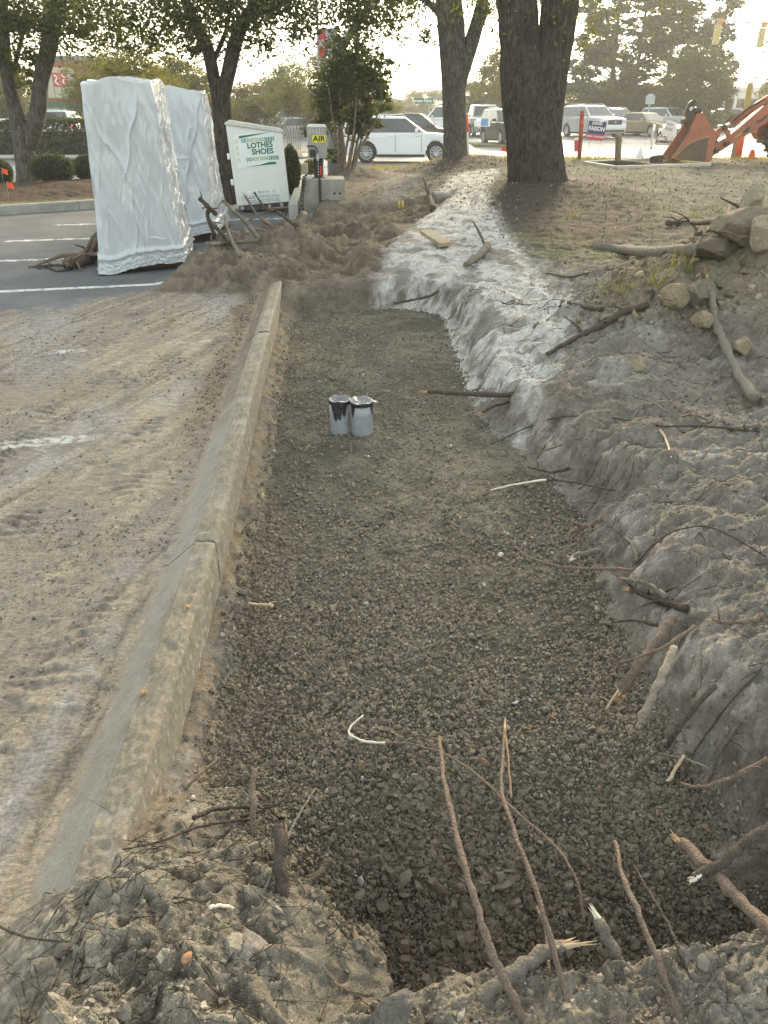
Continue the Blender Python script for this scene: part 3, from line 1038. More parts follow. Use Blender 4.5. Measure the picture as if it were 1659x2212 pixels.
M['kerb'] = vmat('kerb_concrete', 0.8, 0.3, ((60, 0.35, 0.008), (260, 0.6, 0.004)), ((16, 0.16), (120, 0.2), (420, 0.38)))
kerb = empty('kerb', (0, 0, 0))
tag(kerb, kind='structure')
cuts = [0.55, 2.62, 4.25, 5.9, 8.3]
for k in range(4):
    V, F, c, npf, nr = kerb_mesh(cuts[k] + 0.004, cuts[k + 1] - 0.004, 300 + k)
    me = mesh_np('kerb_segment', V, F, c)
    bm = bmesh.new(); bm.from_mesh(me); bm.verts.ensure_lookup_table()
    bm.faces.new([bm.verts[i] for i in range(npf)])
    bm.faces.new([bm.verts[(nr - 1) * npf + i] for i in range(npf)][::-1])
    bm.to_mesh(me); bm.free()
    link('kerb_segment', me, M['kerb'], kerb)
# ------------------------------------------------------------------ roads, verges, far ground
M['road'] = mat('road_asphalt', (0.15, 0.15, 0.155), 0.6, spec=0.35, var=0.2, scale=0.6, bump=0.15, bscale=60)
M['farground'] = mat('far_ground', (0.10, 0.095, 0.06), 0.95, spec=0.1, var=0.3, scale=0.5)
M['lawn'] = mat('dry_lawn', (0.16, 0.15, 0.075), 0.95, spec=0.1, rgb2=(0.235, 0.20, 0.115), scale=1.6, bump=0.8, bscale=25)
M['conc'] = mat('concrete', (0.36, 0.35, 0.32), 0.85, var=0.15, scale=8, bump=0.2, bscale=50)
M['conc_old'] = mat('aged_concrete', (0.20, 0.195, 0.165), 0.9, rgb2=(0.36, 0.345, 0.30), scale=4, bump=0.25, bscale=40)
M['white_paint'] = mat('road_paint', (0.7, 0.7, 0.68), 0.7, var=0.12, scale=12)
M['mulch'] = mat('mulch', (0.055, 0.036, 0.026), 0.95, rgb2=(0.12, 0.083, 0.06), scale=22, bump=0.9, bscale=60)
M['dark_metal'] = mat('dark_metal', (0.03, 0.03, 0.032), 0.5, metal=0.5, var=0.2)
M['black'] = mat('black_rubber', (0.018, 0.018, 0.019), 0.75, var=0.25, scale=20)
M['galv'] = mat('galvanised_steel', (0.42, 0.43, 0.44), 0.45, metal=0.7, var=0.15, scale=10)
M['orange'] = mat('orange_plastic', (0.75, 0.13, 0.035), 0.55, var=0.12)
M['red'] = mat('red_panel', (0.55, 0.035, 0.03), 0.5, var=0.1)
M['white'] = mat('white_sheet', (0.78, 0.78, 0.77), 0.5, var=0.05)
M['flag'] = mat('flag_orange', (0.85, 0.10, 0.03), 0.6, var=0.05)
M['timber'] = mat('weathered_timber', (0.27, 0.215, 0.14), 0.85, rgb2=(0.36, 0.29, 0.19), scale=9, bump=0.3, bscale=60)
M['timber_dark'] = mat('dark_timber', (0.16, 0.115, 0.075), 0.85, rgb2=(0.22, 0.165, 0.11), scale=8, bump=0.3, bscale=60)


def sheet(name, nx, ny, zf, poly=None, x0=0, x1=0, y0=0, y1=0, m=None, kind='structure'):
    xs = np.linspace(x0, x1, nx); ys = np.linspace(y0, y1, ny)
    X, Y = np.meshgrid(xs, ys)
    Z = zf(X, Y)
    i = np.arange(ny - 1)[:, None] * nx + np.arange(nx - 1)[None, :]
    F = np.stack([i, i + 1, i + nx + 1, i + nx], 2).reshape(-1, 4)
    me = mesh_np(name, np.stack([X.ravel(), Y.ravel(), Z.ravel()], 1), F)
    return tag(link(name, me, m), kind=kind)


def road_z(y):
    return np.interp(y, [20, 36, 62, 110, 400, 1200], [-0.20, -0.135, 0.42, 0.75, 0.9, 1.0])


sheet('far_ground', 3, 60, lambda X, Y: road_z(Y) - 0.07, x0=-400, x1=400, y0=18, y1=500, m=M['farground'])
sheet('road', 40, 60, lambda X, Y: road_z(Y) + 0.0 * X, x0=-70, x1=90, y0=23.5, y1=82, m=M['road'])

# left side: drive, lawn beyond it
def rz1(y): return float(road_z(y))


def slab_poly(name, poly, z0, z1, m, kind='structure', bev=0.0):
    mb = MB().prism(poly, z0, z1, 'xy')
    if bev: mb.bevel(bev, 2)
    return tag(mb.build(name, m), kind=kind)


slab_poly('lawn', [(-75, 37.3), (-5.0, 37.3), (-3.9, 38.2), (-3.4, 40.5), (-4.4, 58), (-75, 58)], -0.6, 0.02, M['lawn'])
k2 = tag(MB().tube([(-75, 37.05, -0.02), (-5.0, 37.05, -0.02), (-3.7, 37.95, -0.02), (-3.15, 40.5, -0.0), (-4.1, 58, 0.1)], 0.12, 4).build('lawn_kerb', M['conc']), kind='structure')
# grassy corner seen under the far cars
slab_poly('far_verge', [(5.0, 46.5), (9.2, 46.5), (8.9, 50.5), (5.0, 51.5)], -0.2, 0.23, M['lawn'])
slab_poly('far_median', [(22, 66.0), (60, 66.0), (60, 69), (22, 69)], 0.2, 0.62, M['lawn'])
# painted lines on the road
mk = MB()
for (xa, ya, xb, yb, w) in ((5.5, 41.0, 60, 45.5, 0.16), (4.8, 34.4, 40, 32.2, 0.14), (-3.0, 31.2, 8, 30.6, 0.12), (8, 52, 60, 57, 0.14)):
    dx, dy = xb - xa, yb - ya
    L = math.hypot(dx, dy)
    nx, ny = -dy / L * w / 2, dx / L * w / 2
    n = 24
    for i in range(n):
        t0, t1 = i / n, (i + 1) / n
        q = []
        for t, sgn in ((t0, -1), (t1, -1), (t1, 1), (t0, 1)):
            px, py = xa + dx * t + nx * sgn * 2.0, ya + dy * t + ny * sgn * 2.0
            q.append((px, py, rz1(py) + 0.006))
        mk.quad(*q)
tag(mk.build('road_marking', M['white_paint']), kind='structure')

# landscaped island at the left with its own kerb
ka = P(-230, 480, 0); kb = P(206, 451, 0)
kd = (kb - ka).normalized()
kn = Vector((-kd.y, kd.x, 0))
kc = ka + kd * ((kb - ka).length + 3.3)
ik = empty('island_kerb', (0, 0, 0)); tag(ik, kind='structure')
L_total = (kc - ka).length
seglen = 3.2
prof = [(0.0, -0.05), (0.0, 0.0), (0.03, 0.13), (0.055, 0.155), (0.17, 0.16), (0.19, 0.14), (0.19, -0.05)]
s0 = 0.0
off0 = (kb - ka).length - 0.3
starts = sorted([off0 + seglen * i for i in range(-4, 2)])
for i, st in enumerate(starts):
    a = ka + kd * (st + 0.006); b = ka + kd * (min(st + seglen, L_total) - 0.006)
    if st >= L_total: continue
    bm = bmesh.new()
    ra = [bm.verts.new(a + kn * p[0] + Vector((0, 0, p[1]))) for p in prof]
    rb = [bm.verts.new(b + kn * p[0] + Vector((0, 0, p[1]))) for p in prof]
    n = len(prof)
    for j in range(n): bm.faces.new((ra[j], ra[(j + 1) % n], rb[(j + 1) % n], rb[j]))
    bm.faces.new(ra); bm.faces.new(rb[::-1])
    bmesh.ops.recalc_face_normals(bm, faces=bm.faces[:])
    me = bpy.data.meshes.new('kerb_segment'); bm.to_mesh(me); bm.free()
    link('kerb_segment', me, M['conc_old'], ik)

def island_bed():
    n, m_ = 220, 90
    a = np.linspace(0.0, L_total - 0.0, n); b = np.linspace(0.19, 6.2, m_)
    A, B = np.meshgrid(a, b)
    X = ka.x + kd.x * A + kn.x * B; Y = ka.y + kd.y * A + kn.y * B
    Z = 0.12 + 0.22 * np.exp(-((B - 2.6) / 1.6) ** 2) + 0.05 * fbm(X, Y, 1.5, 4, 401) + 0.03 * fbm(X, Y, 9, 3, 402)
    Z = Z - 0.5 * sst(5.2, 6.2, B)
    i = np.arange(m_ - 1)[:, None] * n + np.arange(n - 1)[None, :]
    F = np.stack([i, i + 1, i + n + 1, i + n], 2).reshape(-1, 4)
    c = np.tile(np.array([0.075, 0.052, 0.038]), (A.size, 1))
    c = lerp3(c, (0.17, 0.155, 0.09), sst(0.75, 0.3, B.ravel() + 0.3 * fbm(X.ravel(), Y.ravel(), 2, 3, 403)) * 0.8)
    c = lerp3(c, (0.16, 0.11, 0.08), sst(0.1, 0.45, fbm(X.ravel(), Y.ravel(), 14, 3, 404)) * 0.6)
    me = mesh_np('planting_bed', np.stack([X.ravel(), Y.ravel(), Z.ravel()], 1), F, c)
    tag(link('planting_bed', me, M['earth']), kind='structure')


island_bed()


def bed_z(x, y):
    d = Vector((x, y, 0)) - ka
    B = d.dot(kn)
    return 0.12 + 0.22 * math.exp(-((B - 2.6) / 1.6) ** 2)


# far end of the trench kerb, running on past the air machine
kk = empty('kerb_continuation', (0, 0, 0)); tag(kk, kind='structure')
pa, pb = P(634, 462, 0.05), P(657, 383, 0.05)
for t0, t1 in ((0.0, 0.48), (0.483, 1.0)):
    a, b = pa.lerp(pb, t0), pa.lerp(pb, t1)
    mb = MB()
    dvec = (b - a); ang = math.atan2(dvec.y, dvec.x)
    mb.box(((a + b) / 2) + Vector((0, 0, 0.0)), (dvec.length, 0.17, 0.34), Matrix.Rotation(ang, 3, 'Z'))
    mb.bevel(0.02, 2)
    mb.build('kerb_segment', M['conc'], kk)
# ------------------------------------------------------------------ roots, sticks, boards
def bark(name, a, b, sc=55): return mat(name, a, 0.92, spec=0.12, rgb2=b, scale=sc, bump=1.0, bscale=160)


M['root_brown'] = bark('root_brown', (0.17, 0.125, 0.095), (0.30, 0.225, 0.175))
M['root_dark'] = bark('root_dark', (0.080, 0.064, 0.052), (0.15, 0.12, 0.097))
M['root_grey'] = bark('root_grey', (0.17, 0.145, 0.118), (0.30, 0.26, 0.215))
M['root_pale'] = bark('root_pale', (0.33, 0.265, 0.20), (0.50, 0.42, 0.33))
M['wood_pale'] = mat('fresh_wood', (0.42, 0.30, 0.19), 0.8, rgb2=(0.62, 0.47, 0.32), scale=18, bump=0.4, bscale=80)
M['wood_white'] = mat('peeled_wood', (0.55, 0.49, 0.38), 0.7, rgb2=(0.70, 0.64, 0.52), scale=25)
M['wood_orange'] = mat('split_wood', (0.38, 0.21, 0.11), 0.8, rgb2=(0.55, 0.36, 0.22), scale=18, bump=0.4, bscale=80)


def smooth_pts(pts, sub=4):
    pts = [Vector(p) for p in pts]
    out = []
    n = len(pts)
    for i in range(n - 1):
        p0, p1, p2, p3 = pts[max(i - 1, 0)], pts[i], pts[i + 1], pts[min(i + 2, n - 1)]
        for k in range(sub):
            t = k / sub
            out.append(0.5 * ((2 * p1) + (p2 - p0) * t + (2 * p0 - 5 * p1 + 4 * p2 - p3) * t * t + (3 * p1 - p0 - 3 * p2 + p3) * t ** 3))
    out.append(pts[-1])
    return out


def root(name, label, pts, r0, r1, material, tip=None, tip_mat=None, cat='root', seg=9, wob=0.18, twigs=0, seed=None, group=None):
    """a single stick or root; optional frayed end as its part"""
    rr = random.Random(seed if seed is not None else hash(label) % 9973 if False else sum(map(ord, label)))
    sp = smooth_pts(pts, 6)
    n = len(sp)
    r0, r1 = r0 * 0.98, r1 * 0.98
    rad = [(r0 + (r1 - r0) * i / (n - 1)) * (1 + wob * (rr.random() - 0.5) * 2) for i in range(n)]
    jit = min(min(r0, r1) * 0.5, 0.004)
    sp = [p + Vector((rr.uniform(-jit, jit), rr.uniform(-jit, jit), rr.uniform(-jit, jit))) * (0 if i in (0, n - 1) else 1) for i, p in enumerate(sp)]
    mb = MB().tube(sp, rad, seg)
    for _ in range(twigs):
        i = rr.randrange(2, n - 1)
        a = sp[i]
        d = Vector((rr.uniform(-1, 1), rr.uniform(-1, 1), rr.uniform(-0.2, 0.8))).normalized()
        L = rr.uniform(4, 11) * rad[i]
        mb.tube([a, a + d * L * 0.5 + Vector((0, 0, 0.1 * L)), a + d * L], [rad[i] * 0.45, rad[i] * 0.3, rad[i] * 0.12], 5)
    o = mb.build(name, material, smooth=True)
    tag(o, label, cat, group)
    if tip:
        e = sp[-1] if tip > 0 else sp[0]
        q = sp[-4] if tip > 0 else sp[3]
        d = (e - q).normalized()
        r = rad[-1] if tip > 0 else rad[0]
        tb = MB()
        side = d.orthogonal().normalized(); up = d.cross(side)
        for k in range(15):
            an, rq = rr.uniform(0, 6.28), r * 0.85 * math.sqrt(rr.random())
            off = (side * math.cos(an) + up * math.sin(an)) * rq
            L = abs(tip) * rr.uniform(0.15, 1.0) ** 1.3
            b = e - d * r * 1.6 + off
            c = e + d * L + off * rr.uniform(0.9, 1.7)
            rs = r * rr.uniform(0.14, 0.30)
            tb.tube([b, e + off, (e + c) / 2 + off * rr.uniform(-0.1, 0.3), c], [rs, rs * 1.1, rs * 0.7, rs * 0.12], 4)
        tb.build('splinter', tip_mat or M['wood_pale'], o)
    return o


def pz(lst):
    return [P(u, v, z) for u, v, z in lst]


def lay(lst, lift=0.01):
    return [G(u, v, lift) for u, v in lst]


# long stems leaning out over the gravel from the bank in front
root('bent_root', 'long thick brown root arching from the near bank up the middle of the gravel', pz([(1150, 2235, 0.02), (1085, 2110, 0.10), (1040, 1990, 0.14), (1000, 1850, 0.16), (962, 1700, 0.13), (950, 1592, 0.05)]), 0.0095, 0.0055, M['root_brown'], twigs=1)
root('bent_root', 'brown root with a forked pale peeled tip right of the longest arching root', pz([(1245, 2235, 0.02), (1200, 2070, 0.09), (1160, 1930, 0.13), (1112, 1800, 0.14), (1084, 1700, 0.10), (1090, 1575, 0.02)]), 0.0075, 0.004, M['root_brown'], tip=0.10, tip_mat=M['wood_pale'])
root('forked_splinter', 'thin pale split strand hanging beside the forked root tip', pz([(1091, 1572, 0.03), (1098, 1640, 0.0), (1105, 1722, -0.06)]), 0.002, 0.003, M['wood_orange'])
root('curled_root', 'thin root with a white peeled hook lying across the gravel', pz([(1262, 1990, 0.0), (1245, 1900, 0.05), (1200, 1830, 0.06), (1100, 1740, 0.05), (1000, 1650, 0.0), (905, 1611, -0.06), (832, 1605, -0.08)]), 0.0035, 0.0035, M['root_brown'], twigs=4)
root('peeled_root_end', 'white peeled curl of root bark hooking round on the gravel', pz([(832, 1605, -0.08), (790, 1602, -0.09), (757, 1588, -0.09), (757, 1570, -0.085), (784, 1545, -0.08)]), 0.0042, 0.0025, M['wood_white'])
root('bent_root', 'straight brown root leaning over the gravel at the lower right', pz([(1478, 2230, 0.02), (1440, 2120, 0.09), (1400, 2020, 0.13), (1350, 1905, 0.13), (1328, 1818, 0.09)]), 0.0075, 0.005, M['root_brown'], twigs=1)
root('bent_root', 'thin dark root close beside the straight leaning root at the lower right', pz([(1500, 2150, 0.02), (1470, 2060, 0.06), (1435, 1980, 0.05), (1395, 1915, 0.03), (1370, 1868, 0.0)]), 0.005, 0.003, M['root_dark'], twigs=3)
root('bent_root', 'short forked brown root standing behind the splintered log', pz([(1165, 2190, 0.0), (1185, 2110, 0.02), (1180, 2020, 0.0), (1160, 1960, -0.05)]), 0.005, 0.003, M['root_brown'], twigs=3)
root('splintered_log', 'pale shredded log lying on the near bank with a long split end', pz([(990, 2205, 0.03), (1090, 2120, 0.05), (1170, 2060, 0.06), (1210, 2045, 0.06)]), 0.017, 0.014, M['root_grey'], tip=0.10, tip_mat=M['wood_pale'], cat='log', wob=0.1)
root('root_stub', 'grey broken root stub rising beside the splintered log', pz([(1360, 2130, 0.0), (1325, 2050, 0.03), (1292, 1985, 0.06)]), 0.015, 0.013, M['root_grey'], tip=0.035, tip_mat=M['wood_white'], wob=0.1)
root('broken_branch', 'thick brown branch with a jagged split end over the gravel at the right edge', pz([(1680, 2030, 0.16), (1600, 1945, 0.14), (1540, 1885, 0.12), (1470, 1818, 0.09)]), 0.014, 0.013, M['root_brown'], tip=0.05, tip_mat=M['wood_orange'], cat='branch')
root('broken_branch', 'dark branch crossing the jagged split branch at the right edge', pz([(1680, 1775, 0.2), (1620, 1815, 0.18), (1560, 1860, 0.15), (1500, 1898, 0.12)]), 0.012, 0.011, M['root_dark'], tip=0.02, tip_mat=M['wood_white'], cat='branch')
# sticks on the right bank
root('broken_root', 'reddish root stub with a pale end, upper of two leaning from the bank', pz([(1452, 1335, 0.16), (1420, 1385, 0.12), (1375, 1445, 0.07), (1340, 1503, -0.03)]), 0.016, 0.015, M['root_brown'], tip=0.03, tip_mat=M['wood_orange'])
root('broken_root', 'pale weathered root stub, lower of two leaning from the bank', pz([(1455, 1400, 0.15), (1435, 1450, 0.12), (1408, 1505, 0.06), (1383, 1560, -0.03)]), 0.014, 0.013, M['root_pale'], tip=0.03, tip_mat=M['wood_pale'])
root('thin_root', 'thin brown root lying across the two leaning root stubs', pz([(1500, 1352, 0.21), (1440, 1395, 0.18), (1390, 1415, 0.13), (1338, 1432, 0.07)]), 0.006, 0.004, M['root_brown'])
root('broken_root', 'long dark root slanting down the bank to the gravel at the right', pz([(1545, 1480, 0.18), (1500, 1530, 0.14), (1465, 1575, 0.08), (1438, 1612, -0.03)]), 0.010, 0.008, M['root_dark'])
root('stick', 'small grey stick with a white cut end near the right gravel edge', pz([(1530, 1660, 0.1), (1480, 1640, 0.05), (1425, 1628, 0.0)]), 0.004, 0.003, M['root_grey'], cat='stick')
root('stick', 'short pale stick slanting beside the white cut stick at the right', pz([(1442, 1688, -0.02), (1460, 1660, 0.02), (1477, 1632, 0.06)]), 0.005, 0.004, M['wood_pale'], cat='stick')
root('broken_root', 'long dark root with a torn orange end sticking out over the far gravel', pz([(1180, 842, 0.06), (1110, 853, 0.05), (1010, 850, 0.03), (925, 846, 0.0)]), 0.020, 0.013, M['root_dark'], tip=0.09, tip_mat=M['wood_orange'], twigs=3)
root('broken_root', 'shorter dark root with a torn end below the long orange-ended root', pz([(1150, 852, 0.05), (1090, 868, 0.03), (1040, 890, 0.0)]), 0.014, 0.010, M['root_dark'], tip=0.04, tip_mat=M['wood_orange'])
root('peeled_stick', 'straight white peeled stick reaching from the bank over the gravel', pz([(1182, 1036, 0.0), (1120, 1045, -0.03), (1060, 1059, -0.06)]), 0.006, 0.003, M['wood_white'], cat='stick')
root('thin_root', 'dark thin root continuing the white peeled stick into the bank', pz([(1182, 1036, 0.0), (1240, 1042, 0.05), (1330, 1060, 0.09)]), 0.006, 0.004, M['root_dark'], twigs=5)
root('thin_root', 'long reddish brown root curving from gravel on to the bank mid way', pz([(1112, 1180, -0.08), (1150, 1207, -0.05), (1225, 1226, -0.01), (1300, 1228, 0.06), (1370, 1230, 0.12)]), 0.0045, 0.006, M['root_brown'], twigs=4)
root('root_stub', 'stub with a bright cream shredded end at the gravel edge mid way', pz([(1290, 1190, 0.02), (1265, 1197, -0.02), (1245, 1203, -0.05)]), 0.015, 0.015, M['root_grey'], tip=0.05, tip_mat=M['wood_white'])
root('stick', 'short grey splintered stick leaning on the bank above the cream stub', lay([(1375, 1225), (1362, 1190), (1348, 1170)], 0.02), 0.008, 0.007, M['root_grey'], cat='stick')
root('broken_root', 'flat torn root with frayed bark on the bank beside the gravel', lay([(1480, 1330), (1420, 1305), (1360, 1290)], 0.02), 0.018, 0.012, M['root_dark'], tip=0.05, tip_mat=M['wood_orange'], twigs=6)
root('splintered_root', 'tall shredded reddish root lying down the spoil pile at the right', lay([(1625, 885), (1590, 830), (1560, 760), (1545, 720)], 0.05) + lay([(1532, 660), (1524, 625)], 0.07), 0.030, 0.018, M['root_grey'], tip=0.22, tip_mat=M['wood_orange'], cat='root', wob=0.25)
root('exposed_root', 'thick dark root emerging from pale sand into the spoil pile', lay([(1180, 770), (1241, 738), (1290, 712), (1350, 676), (1395, 668)], 0.012), 0.012, 0.030, M['root_dark'], twigs=5)
root('thin_root', 'slim dark root lying on the edge of the pale sand', lay([(1225, 660), (1262, 668), (1300, 676)], 0.015), 0.012, 0.016, M['root_dark'])
root('exposed_root', 'long brown root lying along the ground above the spoil pile', lay([(1280, 538), (1340, 545), (1400, 552), (1480, 553), (1530, 548)], 0.03), 0.055, 0.045, M['root_grey'])
root('exposed_root', 'dark branching root lying on the mossy ground at the far right', lay([(1440, 490), (1500, 487), (1560, 490), (1640, 497), (1700, 500)], 0.04), 0.03, 0.05, M['root_dark'], twigs=6)
root('root_stub', 'slanting root stub standing on the mossy ground at the far right', [G(1560, 498, 0.0), G(1572, 480, 0.25)], 0.035, 0.025, M['root_dark'])
root('thin_root', 'thin twisting grey root lying across the bank below the spoil pile', lay([(1060, 965), (1150, 925), (1220, 905), (1330, 912), (1420, 925), (1520, 930), (1640, 938)], 0.012), 0.004, 0.006, M['root_dark'], twigs=8)
root('thin_root', 'pale curved thin root looped over lumps on the right bank', lay([(1210, 835), (1260, 870), (1330, 860), (1400, 880), (1440, 905)], 0.03), 0.004, 0.004, M['root_grey'], twigs=3)
root('thin_root', 'thin root arching across the grey bank right of the cream stub', [G(1370, 1230, .02), G(1430, 1190, .06), G(1500, 1172, .07), G(1560, 1178, .05), G(1650, 1215, .02)], 0.003, 0.004, M['root_dark'], twigs=5)
root('thin_root', 'long thin root trailing down the grey bank at lower right', [G(1640, 1460, .02), G(1560, 1560, .05), G(1500, 1640, .04), G(1470, 1700, .02)], 0.003, 0.004, M['root_dark'], twigs=6)
root('stick', 'small yellowish split stick lying high on the right bank', lay([(1425, 1495 - 560), (1438, 1520 - 560), (1448, 1560 - 560)], 0.015), 0.006, 0.004, M['wood_pale'], cat='stick')
for pts_, a_, b_, m_, lab_ in (
        ([(1440, 1290, .13), (1400, 1262, .12), (1350, 1250, .10)], .010, .006, 'root_grey', 'grey torn root pointing left just below the cream shredded stub'),
        ([(1420, 1350, .12), (1375, 1340, .08), (1320, 1345, .0)], .008, .004, 'root_dark', 'dark root poking left over the gravel above the two leaning stubs'),
        ([(1300, 1120, .05), (1270, 1135, .02), (1235, 1150, -.04)], .014, .010, 'root_brown', 'stubby brown root at the gravel edge above the cream shredded stub'),
        ([(1230, 1010, .06), (1190, 1020, .03), (1140, 1008, -.02)], .010, .006, 'root_dark', 'dark broken root just above the white peeled stick'),
        ([(1215, 960, .07), (1170, 975, .04), (1120, 985, -.02)], .006, .003, 'root_brown', 'thin brown root pointing at the conduits from the bank'),
        ([(1600, 1560, .22), (1560, 1620, .18), (1530, 1690, .12)], .006, .004, 'root_dark', 'dark root lying straight down the grey bank near the right edge'),
        ([(1659, 1640, .24), (1580, 1680, .18), (1510, 1700, .10), (1470, 1690, .04)], .007, .004, 'root_brown', 'brown root curving down off the bank above the jagged branch'),
        ([(1650, 1330, .26), (1600, 1345, .25), (1540, 1340, .22)], .010, .006, 'root_brown', 'reddish root fragment lying on the grey bank at the right edge'),
        ([(1640, 930, .25), (1580, 925, .24), (1500, 905, .22)], .014, .008, 'root_grey', 'flat pale driftwood-like root lying at the foot of the spoil pile'),
        ([(1345, 1480, .0), (1330, 1500, -.02), (1310, 1530, -.06)], .005, .003, 'wood_pale', 'small pale splinter on the gravel by the two leaning stubs'),
        ([(590, 1308, -.08), (560, 1306, -.08), (535, 1304, -.07)], .006, .004, 'wood_pale', 'pale broken twig on the gravel near the kerb'),
        ([(545, 1392, -.09), (560, 1396, -.09), (572, 1392, -.09)], .005, .004, 'root_grey', 'short curved grey twig on the gravel near the kerb'),
        ([(1420, 690, .25), (1390, 715, .24), (1368, 752, .2)], .010, .006, 'root_dark', 'dark forked twig on the left flank of the spoil pile'),
        ([(1180, 590, .25), (1230, 605, .27), (1290, 600, .28), (1350, 610, .3)], .012, .006, 'root_dark', 'thin dark root trailing from the sand toward the spoil pile')):
    root('torn_root', lab_, [Vector((p.x, p.y, max(p.z, gz(p.x, p.y) + a_ * 0.6))) for p in pz(pts_)], a_, b_, M[m_], tip=0.03 if a_ > 0.007 else None, tip_mat=M['wood_orange'], twigs=4, wob=0.25)
# sticks round the root mound
root('root_stump', 'thick dark upright root stump between the mound and the gravel', pz([(616, 2050, 0.05), (610, 1930, 0.11), (604, 1850, 0.155), (606, 1785, 0.18)]), 0.017, 0.015, M['root_dark'], tip=0.02, tip_mat=M['root_brown'], seg=12, wob=0.08)
root('root_stump', 'slim upright brown root with a cut top beside the mound', pz([(546, 1850, 0.03), (547, 1750, 0.10), (549, 1662, 0.14)]), 0.0085, 0.0075, M['root_brown'], seg=12, wob=0.06)
root('stick', 'thin pale stick leaning across the upright stump', pz([(553, 1962, 0.12), (605, 1845, 0.14), (640, 1770, 0.13), (682, 1702, 0.10)]), 0.004, 0.0025, M['root_grey'], cat='stick')
root('stick', 'thin grey stick crossing behind the slim upright root', pz([(515, 1700, 0.04), (560, 1740, 0.05), (600, 1770, 0.06)]), 0.003, 0.0025, M['root_grey'], cat='stick')
root('dark_root', 'short thick dark root jutting over the gravel right of the stump', pz([(636, 1945, 0.05), (665, 1905, 0.06), (712, 1862, 0.05)]), 0.013, 0.010, M['root_dark'])
root('thin_root', 'dark curved root lying over the crest of the mound by the kerb end', lay([(420, 1780), (470, 1760), (530, 1755), (590, 1752)], 0.02), 0.006, 0.004, M['root_dark'], twigs=4)
root('thin_root', 'dark root sweeping from the kerb end up over the gravel', pz([(520, 1765, 0.08), (600, 1735, 0.06), (560, 1780, 0.08)][:2] + [(470, 1640, 0.02)][:0] + [(640, 1700, 0.03)]), 0.005, 0.003, M['root_dark'], twigs=4)
root('thin_root', 'brown root slanting up beside the kerb end', pz([(398, 1705, 0.07), (435, 1670, 0.08), (474, 1636, 0.05)]), 0.005, 0.004, M['root_brown'])
root('thin_root', 'brown root jutting right from the mound over the dark hollow', pz([(628, 1948, 0.06), (690, 1975, 0.03), (745, 1998, 0.0)]), 0.005, 0.004, M['root_brown'])
root('thin_root', 'dark root bending down from the mound into the hollow', pz([(620, 1975, 0.07), (660, 2040, 0.05), (720, 2090, 0.03), (770, 2110, 0.0)]), 0.005, 0.003, M['root_dark'], twigs=4)
root('thin_root', 'brown root trailing along the foot of the mound at the bottom', pz([(640, 2065, 0.07), (700, 2095, 0.06), (740, 2135, 0.05), (800, 2150, 0.03)]), 0.004, 0.003, M['root_brown'], twigs=4)
root('thin_root', 'thin dark root reaching from the mound across the pale gutter', lay([(520, 1970), (430, 1900)][:0] + [(540, 1785), (440, 1800), (350, 1830), (270, 1850)], 0.02), 0.004, 0.002, M['root_dark'], twigs=5)
root('thin_root', 'thin dark root lying across the kerb gutter at the lower left', lay([(0, 2010), (60, 2035), (150, 2050)], 0.015), 0.003, 0.002, M['root_dark'])
root('stick', 'pale cream chip of wood on the crest of the mound', lay([(690, 1972 - 5), (700, 1965)][:0] + [(455, 1970), (480, 1967), (505, 1971)], 0.012), 0.004, 0.003, M['wood_white'], cat='stick')
# on the sand
pb_ = G(940, 530, 0.03)
pl = MB().box((0, 0, 0), (0.14, 0.78, 0.045)).bevel(0.005, 1)
plo = pl.build('plank', M['timber'], None)
plo.location = pb_ + Vector((0, 0, 0.03)); plo.rotation_euler = (math.radians(3), math.radians(-4), math.radians(14))
tag(plo, 'short weathered timber plank lying on the pale sand', 'plank')
root('split_branch', 'dark split branch with a white edge lying on the pale sand', lay([(1052, 543), (1038, 560), (1018, 578), (1006, 584)], 0.05), 0.045, 0.03, M['root_grey'], cat='branch')
root('twig', 'thin forked twig pointing up from the split branch on the sand', [G(1050, 548, .05), G(1035, 530, .12), G(1020, 512, .18)], 0.018, 0.008, M['root_dark'], cat='twig', twigs=3)
root('root_stub', 'dark forked stump poking out of the sand bank before the second tree', [G(935, 455, 0), G(925, 430, 0.12), G(915, 412, 0.22)], 0.05, 0.025, M['root_dark'], twigs=3)
root('thin_root', 'dark root lying across the cut end wall of the trench', pz([(850, 655, 0.05), (880, 650, 0.07), (925, 640, 0.1), (948, 628, 0.14)]), 0.012, 0.012, M['root_dark'], twigs=2)
# torn up roots between the wrapped loads and the spoil
debris = [([(500, 540), (470, 520), (445, 500), (430, 475)], .035, .015, 'dark crooked root leaning on the rear wrapped load'),
          ([(560, 530), (530, 505), (505, 500), (480, 470)], .03, .015, 'grey crooked root in the torn roots heap, pointing up left'),
          ([(590, 505), (560, 490), (540, 470), (520, 445)], .03, .012, 'brown twisting root at the top of the torn roots heap'),
          ([(640, 500), (600, 480), (575, 485), (550, 455)], .035, .012, 'dark hooked root behind the torn roots heap'),
          ([(450, 545), (480, 542), (520, 538), (560, 540)], .025, .02, 'pale straight root lying along the front of the torn roots heap'),
          ([(520, 575), (500, 545), (490, 520)], .02, .012, 'pale thin root standing up from the torn roots heap')]
for pts, a, b, lab in debris:
    ps = lay(pts, 0.06)
    for i, p in enumerate(ps): p.z += 0.10 * i if 'along' not in lab else 0.02
    root('torn_root', lab, ps, a, b, M['root_dark'] if 'dark' in lab else M['root_grey'] if 'grey' in lab or 'pale' in lab else M['root_brown'], twigs=6, wob=0.3)
br = PD(442, 436, 9.6); br2 = PD(468, 462, 10.0)
